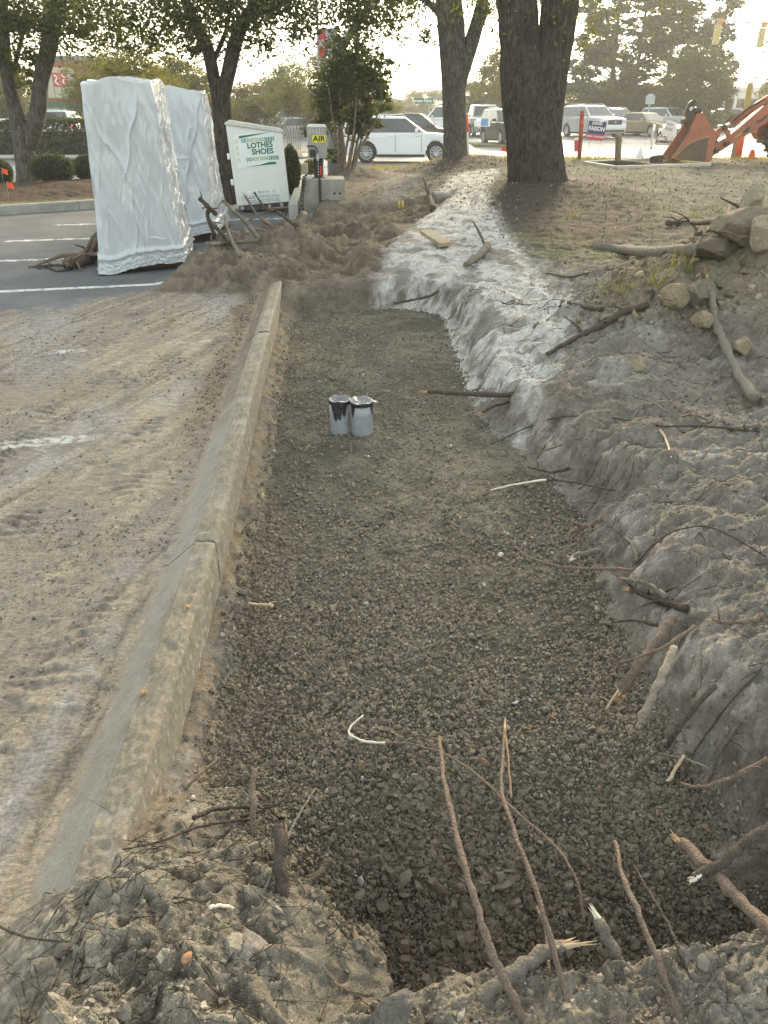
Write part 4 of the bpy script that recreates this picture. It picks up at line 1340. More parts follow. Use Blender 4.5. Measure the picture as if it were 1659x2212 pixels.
root('dark_branch', 'black branch hanging diagonally against the side of the wrapped loads', [PD(430, 428, 9.75), PD(447, 444, 9.75), PD(466, 462, 9.9)], .022, .03, M['root_dark'], cat='branch', twigs=3)
root('dark_branch', 'black crooked branch standing upright against the side of the wrapped loads', [PD(462, 505, 9.9), PD(453, 480, 9.85), PD(448, 465, 9.85), PD(450, 445, 9.9)], .03, .018, M['root_dark'], cat='branch', twigs=4)
root('uprooted_stump', 'gnarled brown stump with trailing roots on the asphalt beside the wrapped load', lay([(206, 560), (185, 572), (160, 580), (145, 586)], 0.07), 0.085, 0.05, M['root_brown'], cat='stump', twigs=12, wob=0.4)
root('thin_root', 'long thin root trailing from the stump over the asphalt', lay([(165, 574), (140, 576), (100, 577), (62, 580)], 0.015), 0.02, 0.008, M['root_dark'], twigs=3)
root('thin_root', 'dark crooked root lying in front of the long trailing root on asphalt', lay([(150, 585), (125, 588), (105, 582), (80, 583)], 0.015), 0.018, 0.008, M['root_dark'], twigs=4)


def rootlets():
    """hair-thin roots hanging out of the banks: too many to count"""
    rng = np.random.default_rng(33)
    mb_v, mb_f = [], []
    off = 0
    def add(p, d, L, r, droop):
        nonlocal off
        n = 6
        pts = []
        q = p.copy(); dd = d.copy()
        for i in range(n):
            pts.append(q.copy())
            q = q + dd * (L / n)
            dd = dd + rng.normal(0, 0.30, 3); dd[2] -= droop
            dd /= np.linalg.norm(dd)
        for i, c in enumerate(pts):
            k = 1 - 0.8 * i / n
            for a in range(3):
                an = a * 2.094
                mb_v.append(c + np.array([math.cos(an), 0.4 * math.sin(an), math.sin(an)]) * r * k)
        for i in range(n - 1):
            for a in range(3):
                b = (a + 1) % 3
                mb_f.append((off + i * 3 + a, off + i * 3 + b, off + i * 3 + 3 + b, off + i * 3 + 3 + a))
        off += 3 * n
    N = 30000
    y = 0.7 + 11.0 * rng.random(N) ** 1.6
    x = rng.uniform(-0.6, 0.6, N) * (y + 1.0) + 0.2
    g = ground_fields(x, y)
    cl = fbm(x, y, 1.6, 3, 131)
    w = ((g['d'] > 0.0) & (g['d'] < 0.55) & (g['dk'] > 0.35)) * 1.0 * np.clip(0.35 + 1.4 * cl, 0.03, 1) + 0.35 * g['mound'] + 0.5 * (g['hm'] > 0.5) + (g['d'] > 0.5) * (g['dk'] > 1) * 0.13
    w *= (g['dk'] > -0.25) * 1.0
    idx = np.where(rng.random(N) < w * 0.34)[0]
    for i in idx[:4200]:
        r = rng.uniform(0.0004, 0.0012) * (1 + 0.22 * y[i])
        L = rng.uniform(0.05, 0.22)
        down = (g['d'][i] < 0.4) and (g['mound'][i] < 0.3)
        d = rng.normal(0, 1, 3); d[2] = abs(d[2]) * 0.35 + 0.05
        if down: d = d + np.array([-0.9, -0.3, 0.1])
        d /= np.linalg.norm(d)
        add(np.array([x[i], y[i], g['h'][i]]), d, L, r, 0.16)
    # long hair roots lying over the bank
    K, S = 900, 9
    y0 = 0.9 + 6.5 * rng.random(K) ** 1.3
    x0 = rng.uniform(0.5, 0.6, K) + rng.random(K) * (0.15 + 0.62 * (y0 + 1.0) - 0.5)
    mnd = rng.random(K) < 0.22
    x0 = np.where(mnd, rng.uniform(-0.7, -0.2, K), x0); y0 = np.where(mnd, rng.uniform(0.75, 1.3, K), y0)
    a0 = rng.normal(0.35, 0.7, K)
    Ls = rng.uniform(0.06, 0.34, K) * np.where(mnd, 0.5, 1)
    XX = np.zeros((K, S)); YY = np.zeros((K, S))
    XX[:, 0], YY[:, 0] = x0, y0
    for i in range(1, S):
        a0 = a0 + rng.normal(0, 0.22, K)
        XX[:, i] = XX[:, i - 1] + np.cos(a0) * Ls / (S - 1); YY[:, i] = YY[:, i - 1] + np.sin(a0) * Ls / (S - 1)
    gg = ground_fields(XX.ravel(), YY.ravel())
    ZZ = gg['h'].reshape(K, S); DD = gg['d'].reshape(K, S)
    for k in range(K):
        if DD[k, 0] < 0.02: continue
        r = rng.uniform(0.0009, 0.0021) * (0.6 + 0.22 * y0[k])
        lift = rng.uniform(0.002, 0.014)
        for i in range(S):
            q = 1 - 0.75 * i / S
            for a in range(3):
                an = a * 2.094
                mb_v.append(np.array([XX[k, i] - math.sin(a0[k]) * r * q * math.cos(an), YY[k, i] + math.cos(a0[k]) * r * q * math.cos(an), ZZ[k, i] + lift * math.sin(math.pi * i / (S - 1)) + 0.001 + r * q * math.sin(an)]))
        for i in range(S - 1):
            for a in range(3):
                b = (a + 1) % 3
                mb_f.append((off + i * 3 + a, off + i * 3 + b, off + i * 3 + 3 + b, off + i * 3 + 3 + a))
        off += 3 * S
    me = mesh_np('fine_rootlets', np.array(mb_v), np.array(mb_f))
    tag(link('fine_rootlets', me, M['root_dark']), 'hair-thin dark rootlets straggling out of the cut banks', 'roots', kind='stuff')


rootlets()

# ---- dirt clods and odd stones
M['clod'] = vmat('clod_earth', 0.96, 0.1, ((60, 0.7, 0.01), (300, 0.6, 0.004)), ((25, 0.25), (140, 0.35)))


def clod(name, label, loc, size, col, seed, cat='clod', group=None, sub=4):
    r = np.random.default_rng(seed)
    v, f = ico(sub)
    o1 = r.uniform(0, 50)
    k = 1 + 0.22 * fbm(v[:, 0] * 1.2 + o1, v[:, 1] * 1.2 + v[:, 2] * 0.8, 1.0, 4, seed) + 0.10 * fbm(v[:, 1] + o1, v[:, 2] * 1.3 - v[:, 0], 3.5, 3, seed + 1, ridged=True)
    v = v * k[:, None]
    for _ in range(9):
        n = r.normal(size=3); n /= np.linalg.norm(n)
        dd = v @ n - r.uniform(0.5, 0.8)
        v = v - np.clip(dd, 0, None)[:, None] * n * 0.92
    rough = 0.07 * fbm(v[:, 0] * 2 + o1, v[:, 1] * 2 + v[:, 2] * 1.7, 2.5, 4, seed + 7, ridged=True)
    v = v * (1 + rough)[:, None]
    v = v * np.array(size)
    c = np.tile(np.array(col), (len(v), 1)) * (1 + 0.25 * fbm(v[:, 0] * 30, v[:, 1] * 30 + v[:, 2] * 20, 1, 3, seed + 2))[:, None]
    o = link(name, mesh_np(name, v, f, np.clip(c, 0.02, 0.8), sub < 4), M['clod'])
    o.location = loc
    o.rotation_euler = (0, 0, r.uniform(0, 6))
    return tag(o, label, cat, group)


TAN = (0.20, 0.165, 0.12)
clod('dirt_clod', 'biggest round tan clod on the spoil pile', G(1585, 545, 0.17), (.215, .19, .165), TAN, 1)
clod('dirt_clod', 'tall pointed tan clod perched behind the biggest clod', G(1612, 512, 0.24), (.09, .08, .115), (0.27, 0.225, 0.165), 2)
clod('dirt_clod', 'angular pale tan clod right of the biggest clod', G(1640, 555, 0.13), (.13, .11, .12), (0.28, 0.235, 0.175), 3)
clod('dirt_clod', 'large tan clod at the frame edge above the angular pale clod', G(1668, 520, 0.14), (.13, .11, .115), TAN, 13)
clod('dirt_clod', 'dark crumbly clod left of the biggest clod', G(1540, 555, 0.06), (.16, .12, .085), (0.10, 0.08, 0.058), 4)
clod('dirt_clod', 'flat brown slab of clod half way up the spoil pile', G(1462, 660, 0.05), (.13, .10, .085), (0.22, 0.175, 0.115), 5)
clod('dirt_clod', 'broad smooth grey clod left of the splintered root', G(1500, 655, 0.05), (.16, .11, .10), (0.17, 0.145, 0.11), 6)
clod('dirt_clod', 'rounded tan clod in the middle of the spoil pile', G(1512, 705, 0.03), (.09, .07, .07), (0.24, 0.19, 0.13), 7)
clod('dirt_clod', 'yellowish clod under the splintered root', G(1592, 785 - 15, 0.04), (.075, .06, .06), (0.26, 0.21, 0.14), 8)
clod('dirt_clod', 'yellowish clod on the lower lip of the spoil pile', G(1375, 800, 0.03), (.065, .055, .05), (0.25, 0.205, 0.14), 9)
clod('dirt_clod', 'smooth grey clod bulging from the root mound', G(545, 2060, -0.01), (.055, .045, .04), (0.23, 0.20, 0.17), 14)
clod('dirt_clod', 'small round grey clod left of the smooth clod on the mound', G(495, 2010 + 30, -0.005), (.028, .026, .025), (0.24, 0.21, 0.165), 15)
clod('dirt_clod', 'dark grey lump on the near bank at the bottom edge', G(850, 2190, -0.005), (.05, .04, .045), (0.13, 0.115, 0.10), 16)
clod('white_stone', 'small white stone on the gravel below the curved brown root', G(1082, 1203, 0.008), (.016, .013, .012), (0.55, 0.53, 0.46), 20, 'stone', sub=2)
clod('white_stone', 'round white pebble on the crest of the mound', G(418, 1728 + 0, 0.008), (.008, .008, .008), (0.6, 0.57, 0.5), 21, 'pebble', sub=2)
clod('orange_stone', 'flat pinkish shell-like stone on the mound', G(447, 1781, 0.006), (.012, .009, .006), (0.5, 0.33, 0.22), 22, 'stone', sub=2)
clod('orange_stone', 'flat orange stone low on the mound', G(405, 2075, 0.006), (.013, .009, .006), (0.36, 0.2, 0.11), 23, 'stone', sub=2)
clod('cream_chip', 'cream stone on the brown soil beside the kerb', G(852 - 285, 1078, 0.012), (.012, .012, .018), (0.62, 0.55, 0.36), 24, 'stone', sub=2)
clod('yellow_stone', 'orange pebble on the gritty kerb top', Vector((kx(2.15) - 0.03, 2.15, 0.135)), (.010, .009, .008), (0.45, 0.24, 0.1), 25, 'pebble', sub=2)
clod('yellow_stone', 'ochre pebble on the kerb top nearer the mound', Vector((kx(1.72) - 0.075, 1.72, 0.13)), (.011, .010, .009), (0.36, 0.24, 0.10), 26, 'pebble', sub=2)

# ---- the two conduits
M['pvc'] = mat('grey_pvc', (0.23, 0.25, 0.27), 0.5, rgb2=(0.34, 0.35, 0.36), scale=22, bump=0.05, bscale=80)
M['tape'] = mat('black_tape', (0.014, 0.014, 0.016), 0.35, spec=0.6, var=0.3, scale=40, bump=0.5, bscale=60)
M['duct'] = mat('silver_tape', (0.22, 0.225, 0.23), 0.3, metal=0.6, var=0.2, scale=30, bump=0.5, bscale=70)


def conduit(label, u, v, seed, tears, capped):
    r = random.Random(seed)
    b = P(u, v, -0.12)
    b.z = gz(b.x, b.y)
    e = empty('conduit_pipe', b, label, 'pipe', 'conduits stubbed up from the gravel')
    R, Hh = 0.064, 0.205
    mb = MB(); bm = mb.bm
    rings = []
    for rad, z in ((R, -0.12), (R, 0.05), (R, 0.12), (R, Hh), (R - 0.006, Hh), (R - 0.006, 0.05)):
        rings.append([bm.verts.new((rad * math.cos(a), rad * math.sin(a), z)) for a in (2 * math.pi * i / 40 for i in range(40))])
    for p, q in zip(rings, rings[1:]):
        for i in range(40): bm.faces.new((p[i], p[(i + 1) % 40], q[(i + 1) % 40], q[i]))
    mb.build('tube', M['pvc'], e, smooth=True)
    # black plastic wrapped over the mouth, torn edge hanging down the side
    tb = MB(); bm = tb.bm
    top, low, n = [], [], 80
    mid = []
    for i in range(n):
        a = 2 * math.pi * i / n
        dep = 0.018 + 0.004 * r.random()
        for ta, tw, td in tears:
            dd = abs((a - ta + math.pi) % (2 * math.pi) - math.pi)
            if dd < tw: dep = max(dep, td * (1 - (dd / tw) ** 1.4) + 0.012 * r.random())
        rr = R + 0.0025 + 0.0015 * r.random()
        top.append(bm.verts.new((rr * math.cos(a), rr * math.sin(a), Hh + 0.001)))
        mid.append(bm.verts.new((rr * math.cos(a), rr * math.sin(a), Hh - dep * 0.5)))
        low.append(bm.verts.new((rr * math.cos(a), rr * math.sin(a), Hh - dep)))
    for i in range(n):
        j = (i + 1) % n
        bm.faces.new((mid[i], mid[j], top[j], top[i])); bm.faces.new((low[i], low[j], mid[j], mid[i]))
    tb.build('torn_tape', M['tape'], e, smooth=True)
    # film across the mouth, sagging, with a shiny rim
    fb = MB(); bm = fb.bm
    rg = []
    for k, rad in enumerate((R + 0.004, R - 0.002, R * 0.75, R * 0.45, R * 0.2)):
        z = Hh + (0.004 if k < 1 else 0.007 if k == 1 else 0.004 - 0.020 * (k - 1) * (0.4 if capped else 1))
        rg.append([bm.verts.new((rad * math.cos(a), rad * math.sin(a), z + 0.004 * math.sin(5 * a + seed) + 0.003 * r.random())) for a in (2 * math.pi * i / 40 for i in range(40))])
    for p, q in zip(rg, rg[1:]):
        for i in range(40): bm.faces.new((p[i], p[(i + 1) % 40], q[(i + 1) % 40], q[i]))
    bm.faces.new(rg[-1])
    fb.build('mouth_film', M['duct'], e, smooth=True)
    if capped:
        fl = MB().quad((R * .9, -.01, Hh + .004), (R + .03, -.014, Hh - .004), (R + .034, .012, Hh - .006), (R * .9, .02, Hh + .004))
        fl.build('tape_flap', M['tape'], e)
    return e


c1 = conduit('left grey conduit stub with black plastic torn round its top', 736, 931, 3, [(-math.pi * 0.62, 0.55, 0.115), (-math.pi * 0.36, 0.35, 0.09), (-1.57, 0.4, 0.11)], False)
c2 = conduit('right grey conduit stub with its mouth taped over and a flap sticking out', 783, 936, 8, [(-math.pi * 0.80, 0.35, 0.085), (-0.35, 0.3, 0.07)], True)
c2.rotation_euler = (math.radians(2), math.radians(-1), 0)

# yellow marker tips poking out of the spoil
for i, (u, lab) in enumerate(((862, 'left one of two yellow pipe tips poking from the far spoil'), (870, 'right one of two yellow pipe tips poking from the far spoil'))):
    b = G(u, 451, 0)
    t = MB().tube([b + Vector((0, 0, -0.05)), b + Vector((0, 0, 0.06)), b + Vector((0.005, 0, 0.10))], [0.022, 0.022, 0.015], 10)
    tag(t.build('yellow_marker', mat('yellow_plastic', (0.55, 0.45, 0.08), 0.5) if i == 0 else bpy.data.materials['yellow_plastic'], smooth=True), lab, 'marker', 'yellow pipe tips in the spoil')
# ------------------------------------------------------------------ shrink-wrapped loads
def wrap_mat():
    m = bpy.data.materials.new('shrink_wrap')
    m.use_nodes = True
    nt = m.node_tree
    b = nt.nodes['Principled BSDF']
    b.inputs['Base Color'].default_value = (0.48, 0.50, 0.525, 1)
    b.inputs['Roughness'].default_value = 0.17
    b.inputs['Specular IOR Level'].default_value = 0.85
    tc = nt.nodes.new('ShaderNodeTexCoord')
    mp = nt.nodes.new('ShaderNodeMapping')
    mp.inputs['Scale'].default_value = (1, 1, 0.45)
    nt.links.new(tc.outputs['Object'], mp.inputs[0])
    prev = None
    for sc, st, di, det in ((4, 0.3, 0.04, 2), (20, 0.25, 0.010, 3)):
        n = nt.nodes.new('ShaderNodeTexNoise')
        n.inputs['Scale'].default_value = sc; n.inputs['Detail'].default_value = det
        n.inputs['Distortion'].default_value = 0.6
        nt.links.new(mp.outputs[0], n.inputs['Vector'])
        bp = nt.nodes.new('ShaderNodeBump')
        bp.inputs['Strength'].default_value = st; bp.inputs['Distance'].default_value = di
        nt.links.new(n.outputs['Fac'], bp.inputs['Height'])
        if prev: nt.links.new(prev, bp.inputs['Normal'])
        prev = bp.outputs[0]
    nt.links.new(prev, b.inputs['Normal'])
    return m


M['wrap'] = wrap_mat()
M['pallet'] = mat('pallet_wood', (0.12, 0.09, 0.06), 0.9, var=0.3, scale=9)


def fold_field(S, T, folds, seed):
    """displacement of a sheet (S across 0..1, T up 0..1) from a list of tension folds"""
    d = np.zeros_like(S)
    for s0, t0, s1, t1, amp, wd in folds:
        ex, ey = s1 - s0, (t1 - t0) * 2.0
        L2 = ex * ex + ey * ey
        px, py = S - s0, (T - t0) * 2.0
        wob = 0.02 * np.sin(T * 23 + seed + s0 * 9)
        k = np.clip((px * ex + py * ey) / L2, 0, 1)
        dist = (px + wob - k * ex) * ey / math.sqrt(L2) - (py - k * ey) * ex / math.sqrt(L2)
        dd = np.hypot(px + wob - k * ex, py - k * ey)
        side = np.sign(dist)
        env = np.sin(np.pi * np.clip(k * 0.92 + 0.06, 0, 1)) ** 0.5
        sharp = np.exp(-dd / (0.22 * wd))                       # crease standing proud
        fall = np.exp(-(dd / (2.2 * wd)) ** 1.3) * np.where(side > 0, 1.0, -0.6)   # sheet slack on one side, tight on the other
        d += amp * env * (1.05 * sharp + 0.24 * fall)
    return d


def wrapped(label, bot, top, zb, zt, folds_front, folds_side, seed, hem):
    """shrink-wrapped load: cover lofted from a wide hem to a narrow top"""
    base = sum((Vector((*p, 0)) for p in bot), Vector()) / 4
    e = empty('wrapped_load', (base.x, base.y, 0), label, 'wrapped load', 'white wrapped loads on the car park')
    nz = 210
    bot = [Vector((*p, 0)) - base for p in bot]; top = [Vector((*p, 0)) - base for p in top]
    per = np.concatenate([k + np.linspace(0, 1, n, endpoint=False) for k, n in enumerate((150, 130, 40, 40))])
    nt_ = len(per)
    t = np.linspace(0, 1, nz)
    PER, T = np.meshgrid(per, t)
    side = np.floor(PER).astype(int); S = PER - side
    b = np.array([[p.x, p.y] for p in bot]); tp = np.array([[p.x, p.y] for p in top])
    b0, b1 = b[side], b[(side + 1) % 4]; t0, t1 = tp[side], tp[(side + 1) % 4]
    pb = b0 + (b1 - b0) * S[..., None]; pt = t0 + (t1 - t0) * S[..., None]
    # round the corners
    cen_b, cen_t = b.mean(0), tp.mean(0)
    cr = np.exp(-(np.minimum(S, 1 - S) / 0.07) ** 1.5) * 0.05
    pb = pb + (cen_b - pb) * cr[..., None]; pt = pt + (cen_t - pt) * cr[..., None]
    # waisted profile: hem flares, body nearly straight
    k = np.clip(T, 0, 1) ** 0.55
    XY = pb + (pt - pb) * k[..., None]
    tz = zt if np.isscalar(zt) else None
    zt_s = np.interp(PER, [0, 1, 2, 3, 4], list(zt) + [zt[0]])
    zt_s = zt_s + 0.06 * np.sin(S * np.pi) ** 2 * np.where(side % 2 == 0, 1, 0.4) + 0.012 * np.sin(PER * 11 + seed)
    zb_s = np.interp(PER, [0, 1, 2, 3, 4], list(zb) + [zb[0]])
    hemn = fbm(PER * 3.0, PER * 0 + seed, 1.5, 4, seed)
    zb_s = zb_s + hem * hemn
    Z = zb_s + (zt_s - zb_s) * T
    # outward normals
    d = np.roll(XY, -1, 1) - np.roll(XY, 1, 1)
    N = np.stack([d[..., 1], -d[..., 0]], -1); N /= np.linalg.norm(N, axis=-1)[..., None] + 1e-9
    f = np.where(side == 0, fold_field(S, T, folds_front, seed), 0) + np.where(side == 1, fold_field(S, T, folds_side, seed + 5), 0)
    px = PER * 3.2
    n1 = fbm(px + 0.8 * T, T * 1.3 + seed, 1.6, 4, seed + 11)
    n2 = fbm(px * 1.0 - T * 2.2, T * 2.4, 3.2, 4, seed + 13, ridged=True)
    n3 = fbm(px * 3 + T * 4, T * 7, 3.0, 3, seed + 17, ridged=True)
    shiny = np.where((side == 1), 1.0, 0.35)
    f = f + 0.030 * n1 * np.where(side == 1, 1.0, 0.8) + (n2 - 0.2) * 0.014 * np.where(side == 1, 1.0, 0.12) + (n3 - 0.2) * 0.003 * np.where(side == 1, 1.0, 0.1)
    low = np.exp(-((T - 0.03) / 0.05) ** 2)
    f = f + low * 0.018 * fbm(px * 1.2, T * 30, 3.0, 3, seed + 23, ridged=True) + 0.022 * np.exp(-((T - 0.085) / 0.012) ** 2) * np.where(side == 0, 1, 0.6)
    f = f * (1 - 0.85 * np.clip((T - 0.9) / 0.1, 0, 1))
    XY = XY + N * f[..., None]
    V = np.stack([XY[..., 0], XY[..., 1], Z], -1).reshape(-1, 3)
    i = np.arange(nz - 1)[:, None] * nt_ + np.arange(nt_)[None, :]
    j = np.arange(nz - 1)[:, None] * nt_ + (np.arange(nt_)[None, :] + 1) % nt_
    F = [np.stack([i, j, j + nt_, i + nt_], 2).reshape(-1, 4)]
    # crown: rings shrinking to the middle
    ring0 = (nz - 1) * nt_
    Vs = [V]; prev = np.arange(ring0, ring0 + nt_); off = len(V)
    rim = V[prev]; c = rim.mean(0)
    for kk in (0.985, 0.93, 0.75, 0.5, 0.25, 0.06):
        r = c + (rim - c) * kk
        r[:, 2] += 0.02 * (1 - kk) + 0.012 * (kk > 0.9) + 0.03 * fbm(r[:, 0] * 3, r[:, 1] * 3, 1.2, 3, seed + 31)
        Vs.append(r); cur = np.arange(off, off + nt_); off += nt_
        F.append(np.stack([prev, np.roll(prev, -1), np.roll(cur, -1), cur], 1)); prev = cur
    me = mesh_np('wrap_film', np.concatenate(Vs), np.concatenate(F))
    link('wrap_film', me, M['wrap'], e)
    # the pallet hidden under the hem
    ins = [p * 0.80 for p in bot]
    ax = (ins[1] - ins[0]); ang = math.atan2(ax.y, ax.x)
    W, D = ax.length, (ins[3] - ins[0]).length
    for q in (-0.42, 0.0, 0.42):
        o = MB().box((0, D * q, 0.055), (W, 0.09, 0.09)).build('bearer', M['pallet'], e)
        o.rotation_euler = (0, 0, ang)
    for q in (-0.44, -0.22, 0, 0.22, 0.44):
        pp = MB().box((W * q, 0, 0.112), (W * 0.13, D, 0.02)).build('plank', M['pallet'], e)
        pp.rotation_euler = (0, 0, ang)
    return e


FF = [(0.02, 0.93, 0.46, 0.52, 0.028, 0.045), (0.46, 0.52, 0.54, 0.06, 0.032, 0.05), (0.78, 0.97, 0.44, 0.50, 0.026, 0.05),
      (0.70, 0.85, 0.60, 0.55, 0.012, 0.02), (0.82, 0.80, 0.72, 0.42, 0.014, 0.022), (0.62, 0.5, 0.66, 0.25, 0.018, 0.03), (0.66, 0.25, 0.56, 0.08, 0.02, 0.03),
      (0.95, 0.75, 0.86, 0.2, 0.018, 0.05), (0.08, 0.7, 0.16, 0.2, 0.014, 0.05), (0.55, 0.3, 0.40, 0.06, 0.016, 0.03), (0.62, 0.16, 0.80, 0.15, 0.018, 0.02),
      (0.20, 0.35, 0.36, 0.08, 0.012, 0.03), (0.46, 0.42, 0.60, 0.3, 0.016, 0.025), (0.38, 0.6, 0.32, 0.72, 0.010, 0.012), (0.42, 0.64, 0.36, 0.78, 0.010, 0.012)]
_rf = random.Random(8)
for _ in range(16):                                   # fine straight tension creases running out of the corners and folds
    s0_, t0_ = _rf.random(), _rf.random()
    an_ = _rf.choice((-1, 1)) * _rf.uniform(0.9, 1.5); L_ = _rf.uniform(0.08, 0.3)
    FF.append((s0_, t0_, s0_ + 0.5 * L_ * math.cos(an_), t0_ + L_ * abs(math.sin(an_)) * 0.9, _rf.uniform(0.004, 0.010) * _rf.choice((-1, 1)), _rf.uniform(0.010, 0.022)))
FS = [(0.05, 0.95, 0.35, 0.30, 0.035, 0.06), (0.2, 0.98, 0.7, 0.25, 0.03, 0.06), (0.9, 0.9, 0.45, 0.35, 0.03, 0.05), (0.45, 0.5, 0.2, 0.08, 0.03, 0.05),
      (0.6, 0.4, 0.85, 0.08, 0.03, 0.05), (0.8, 0.6, 0.55, 0.15, 0.025, 0.04), (0.3, 0.6, 0.6, 0.45, 0.02, 0.03), (0.5, 0.2, 0.4, 0.04, 0.02, 0.03)]
wrapped('front white shrink-wrapped load, tallest and nearest, with long diagonal folds',
        [(-3.22, 8.85), (-2.30, 9.42), (-2.62, 11.15), (-3.62, 10.6)], [(-3.12, 8.97), (-2.46, 9.32), (-2.58, 10.35), (-3.3, 9.95)],
        [0.02, 0.10, 0.14, 0.08], [1.88, 1.90, 1.95, 1.92], FF, FS, 3, 0.06)
FF2 = [(0.75, 0.75, 0.6, 0.25, 0.05, 0.06), (0.95, 0.95, 0.72, 0.55, 0.03, 0.04), (0.3, 0.9, 0.5, 0.55, 0.03, 0.05), (0.5, 0.55, 0.72, 0.55, 0.03, 0.04)]
wrapped('rear white shrink-wrapped load with crumpled glossy film, behind the tallest one',
        [(-3.35, 11.35), (-2.40, 11.5), (-2.58, 13.75), (-3.5, 13.5)], [(-3.2, 11.45), (-2.40, 11.6), (-2.56, 12.7), (-3.3, 12.5)],
        [0.06, 0.12, 0.10, 0.08], [1.87, 1.88, 1.87, 1.86], FF2, FS, 17, 0.05)

# ------------------------------------------------------------------ clothes donation bin
M['bin'] = mat('bin_panel', (0.66, 0.66, 0.62), 0.55, rgb2=(0.74, 0.74, 0.70), scale=3, bump=0.05, bscale=200)
M['bin_top'] = mat('bin_roof', (0.50, 0.49, 0.43), 0.7, rgb2=(0.62, 0.61, 0.55), scale=5)
M['bin_dark'] = mat('bin_dark_base', (0.06, 0.06, 0.065), 0.6, var=0.2)  # dark grey for the base under the bin body
M['green_print'] = mat('green_print', (0.015, 0.15, 0.085), 0.5, var=0.08)
M['grey_print'] = mat('grey_print', (0.36, 0.40, 0.40), 0.6, var=0.05)
M['green_faded'] = mat('faded_green_print', (0.30, 0.40, 0.22), 0.6, var=0.1)
M['yellow_faded'] = mat('faded_yellow_print', (0.66, 0.66, 0.50), 0.6, var=0.05)
M['poster'] = mat('poster_sheet', (0.74, 0.77, 0.75), 0.45, var=0.04, scale=4)

bl = P(512, 456.5, 0.06); brr = P(627, 447, 0.06)
axb = (brr - bl); axb.z = 0
BW = axb.length
yaw = math.atan2(axb.y, axb.x)
yaw = math.radians(9)
mid = (bl + brr) / 2
BW = 115 * mpp(mid.y, 0.6) / math.cos(yaw - 0.15)
db = empty('donation_bin', (mid.x, mid.y, 0.06), 'white leaning clothes and shoes donation bin with green lettering', 'donation bin')
db.rotation_euler = (0, math.radians(-3.6), yaw)
h0, h1 = 1.50, 1.30
mb = MB()
bm = mb.bm
w2 = BW / 2
DP = 0.95
pr = [(-w2, 0.09), (w2, 0.09), (w2, h1 - 0.04), (-w2, h0 - 0.04)]
MBb = MB().prism(pr, 0, DP); MBb.bevel(0.018, 2)
MBb.build('body', M['bin'], db)
MB().prism([(-w2 - .025, h0 - 0.035), (-w2 + 0.06, h0 + 0.012), (w2 - .02, h1 + 0.02), (w2 + .025, h1 - 0.01), (w2 + .02, h1 - 0.05), (-w2 - .02, h0 - .055)], -0.03, DP + 0.03).bevel(0.012, 2).build('roof', M['bin_top'], db)
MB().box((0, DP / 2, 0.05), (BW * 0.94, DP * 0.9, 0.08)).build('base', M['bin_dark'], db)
for xx in (-0.4, 0.1, 0.33):
    MB().cyl((xx, -0.02, 0.05), (xx, 0.03, 0.05), 0.035, 14).build('foot', M['conc'], db)
for zz in (0.50, 0.93):
    MB().box((-w2 - 0.03, 0.03, zz), (0.05, 0.06, 0.10)).bevel(0.008, 1).build('hinge', M['white'], db)
# poster
px0, px1, pz0, pz1 = -w2 + 0.10, w2 - 0.16, 0.72, 1.28
pp = MB().box(((px0 + px1) / 2, -0.003, (pz0 + pz1) / 2), (px1 - px0, 0.004, pz1 - pz0)).build('poster', M['poster'], db)
YP = -0.0075
def pr_lines(txt, size, x, z, m, bold=0.0, sx=1.0, nm='lettering', par=None): return lettering(txt, size, m, par or pp, (x, YP, z), bold, sx, nm)
cxp = (px0 + px1) / 2 + 0.06
pr_lines('DROP ZONE', 0.082, cxp - 0.05, 1.165, M['green_faded'], 0.002, 0.72)
pr_lines('LOTHES', 0.125, cxp + 0.035, 1.075, M['green_print'], 0.004, 1.02)
pr_lines('SHOES', 0.125, cxp + 0.07, 0.968, M['green_print'], 0.004, 1.06)
pr_lines('DROP ZONE', 0.082, cxp - 0.005, 0.855, M['green_faded'], 0.002, 0.72)
for z0, x0, n, mir in ((1.165, cxp + 0.125, 6, 1), (0.855, cxp + 0.17, 6, 1), (1.165, cxp - 0.235, 2, -1), (0.855, cxp - 0.19, 2, -1)):
    for i in range(n):
        x = x0 + i * 0.030 * (1 if mir > 0 else -1.3)
        pts = [(x, z0 - 0.034), (x + 0.010 * mir, z0), (x, z0 + 0.034), (x + 0.017, z0 + 0.034), (x + 0.017 + 0.010 * mir, z0), (x + 0.017, z0 - 0.034)]
        MB().prism(pts, YP - 0.001, YP + 0.001).build('chevron', M['green_print'], pp)
MB().prism([(px0 + 0.10, 1.245), (px0 + 0.10, 1.205), (px1 - 0.2, 1.255), (px1 - 0.03, 1.272), (px1 - 0.2, 1.268)], YP - 0.001, YP + 0.001).build('print_band', M['green_print'], pp)
MB().prism([(px0 + 0.14, 0.735), (px0 + 0.4, 0.755), (px1 - 0.12, 0.79), (px1 - 0.01, 0.785), (px1 - 0.01, 0.748)], YP - 0.001, YP + 0.001).build('print_band', M['green_print'], pp)
for z in (1.165, 1.06, 0.97, 0.86): MB().box((px0 + 0.045, YP, z), (0.05, 0.002, 0.07)).build('faded_print', M['yellow_faded'], pp)
fn = MB().box((0.03, -0.003, 0.215), (0.60, 0.003, 0.22)).build('notice', M['poster'], db)
lettering('800.707.1184', 0.062, M['grey_print'], fn, (0.03, YP, 0.295), 0.001, 0.6)
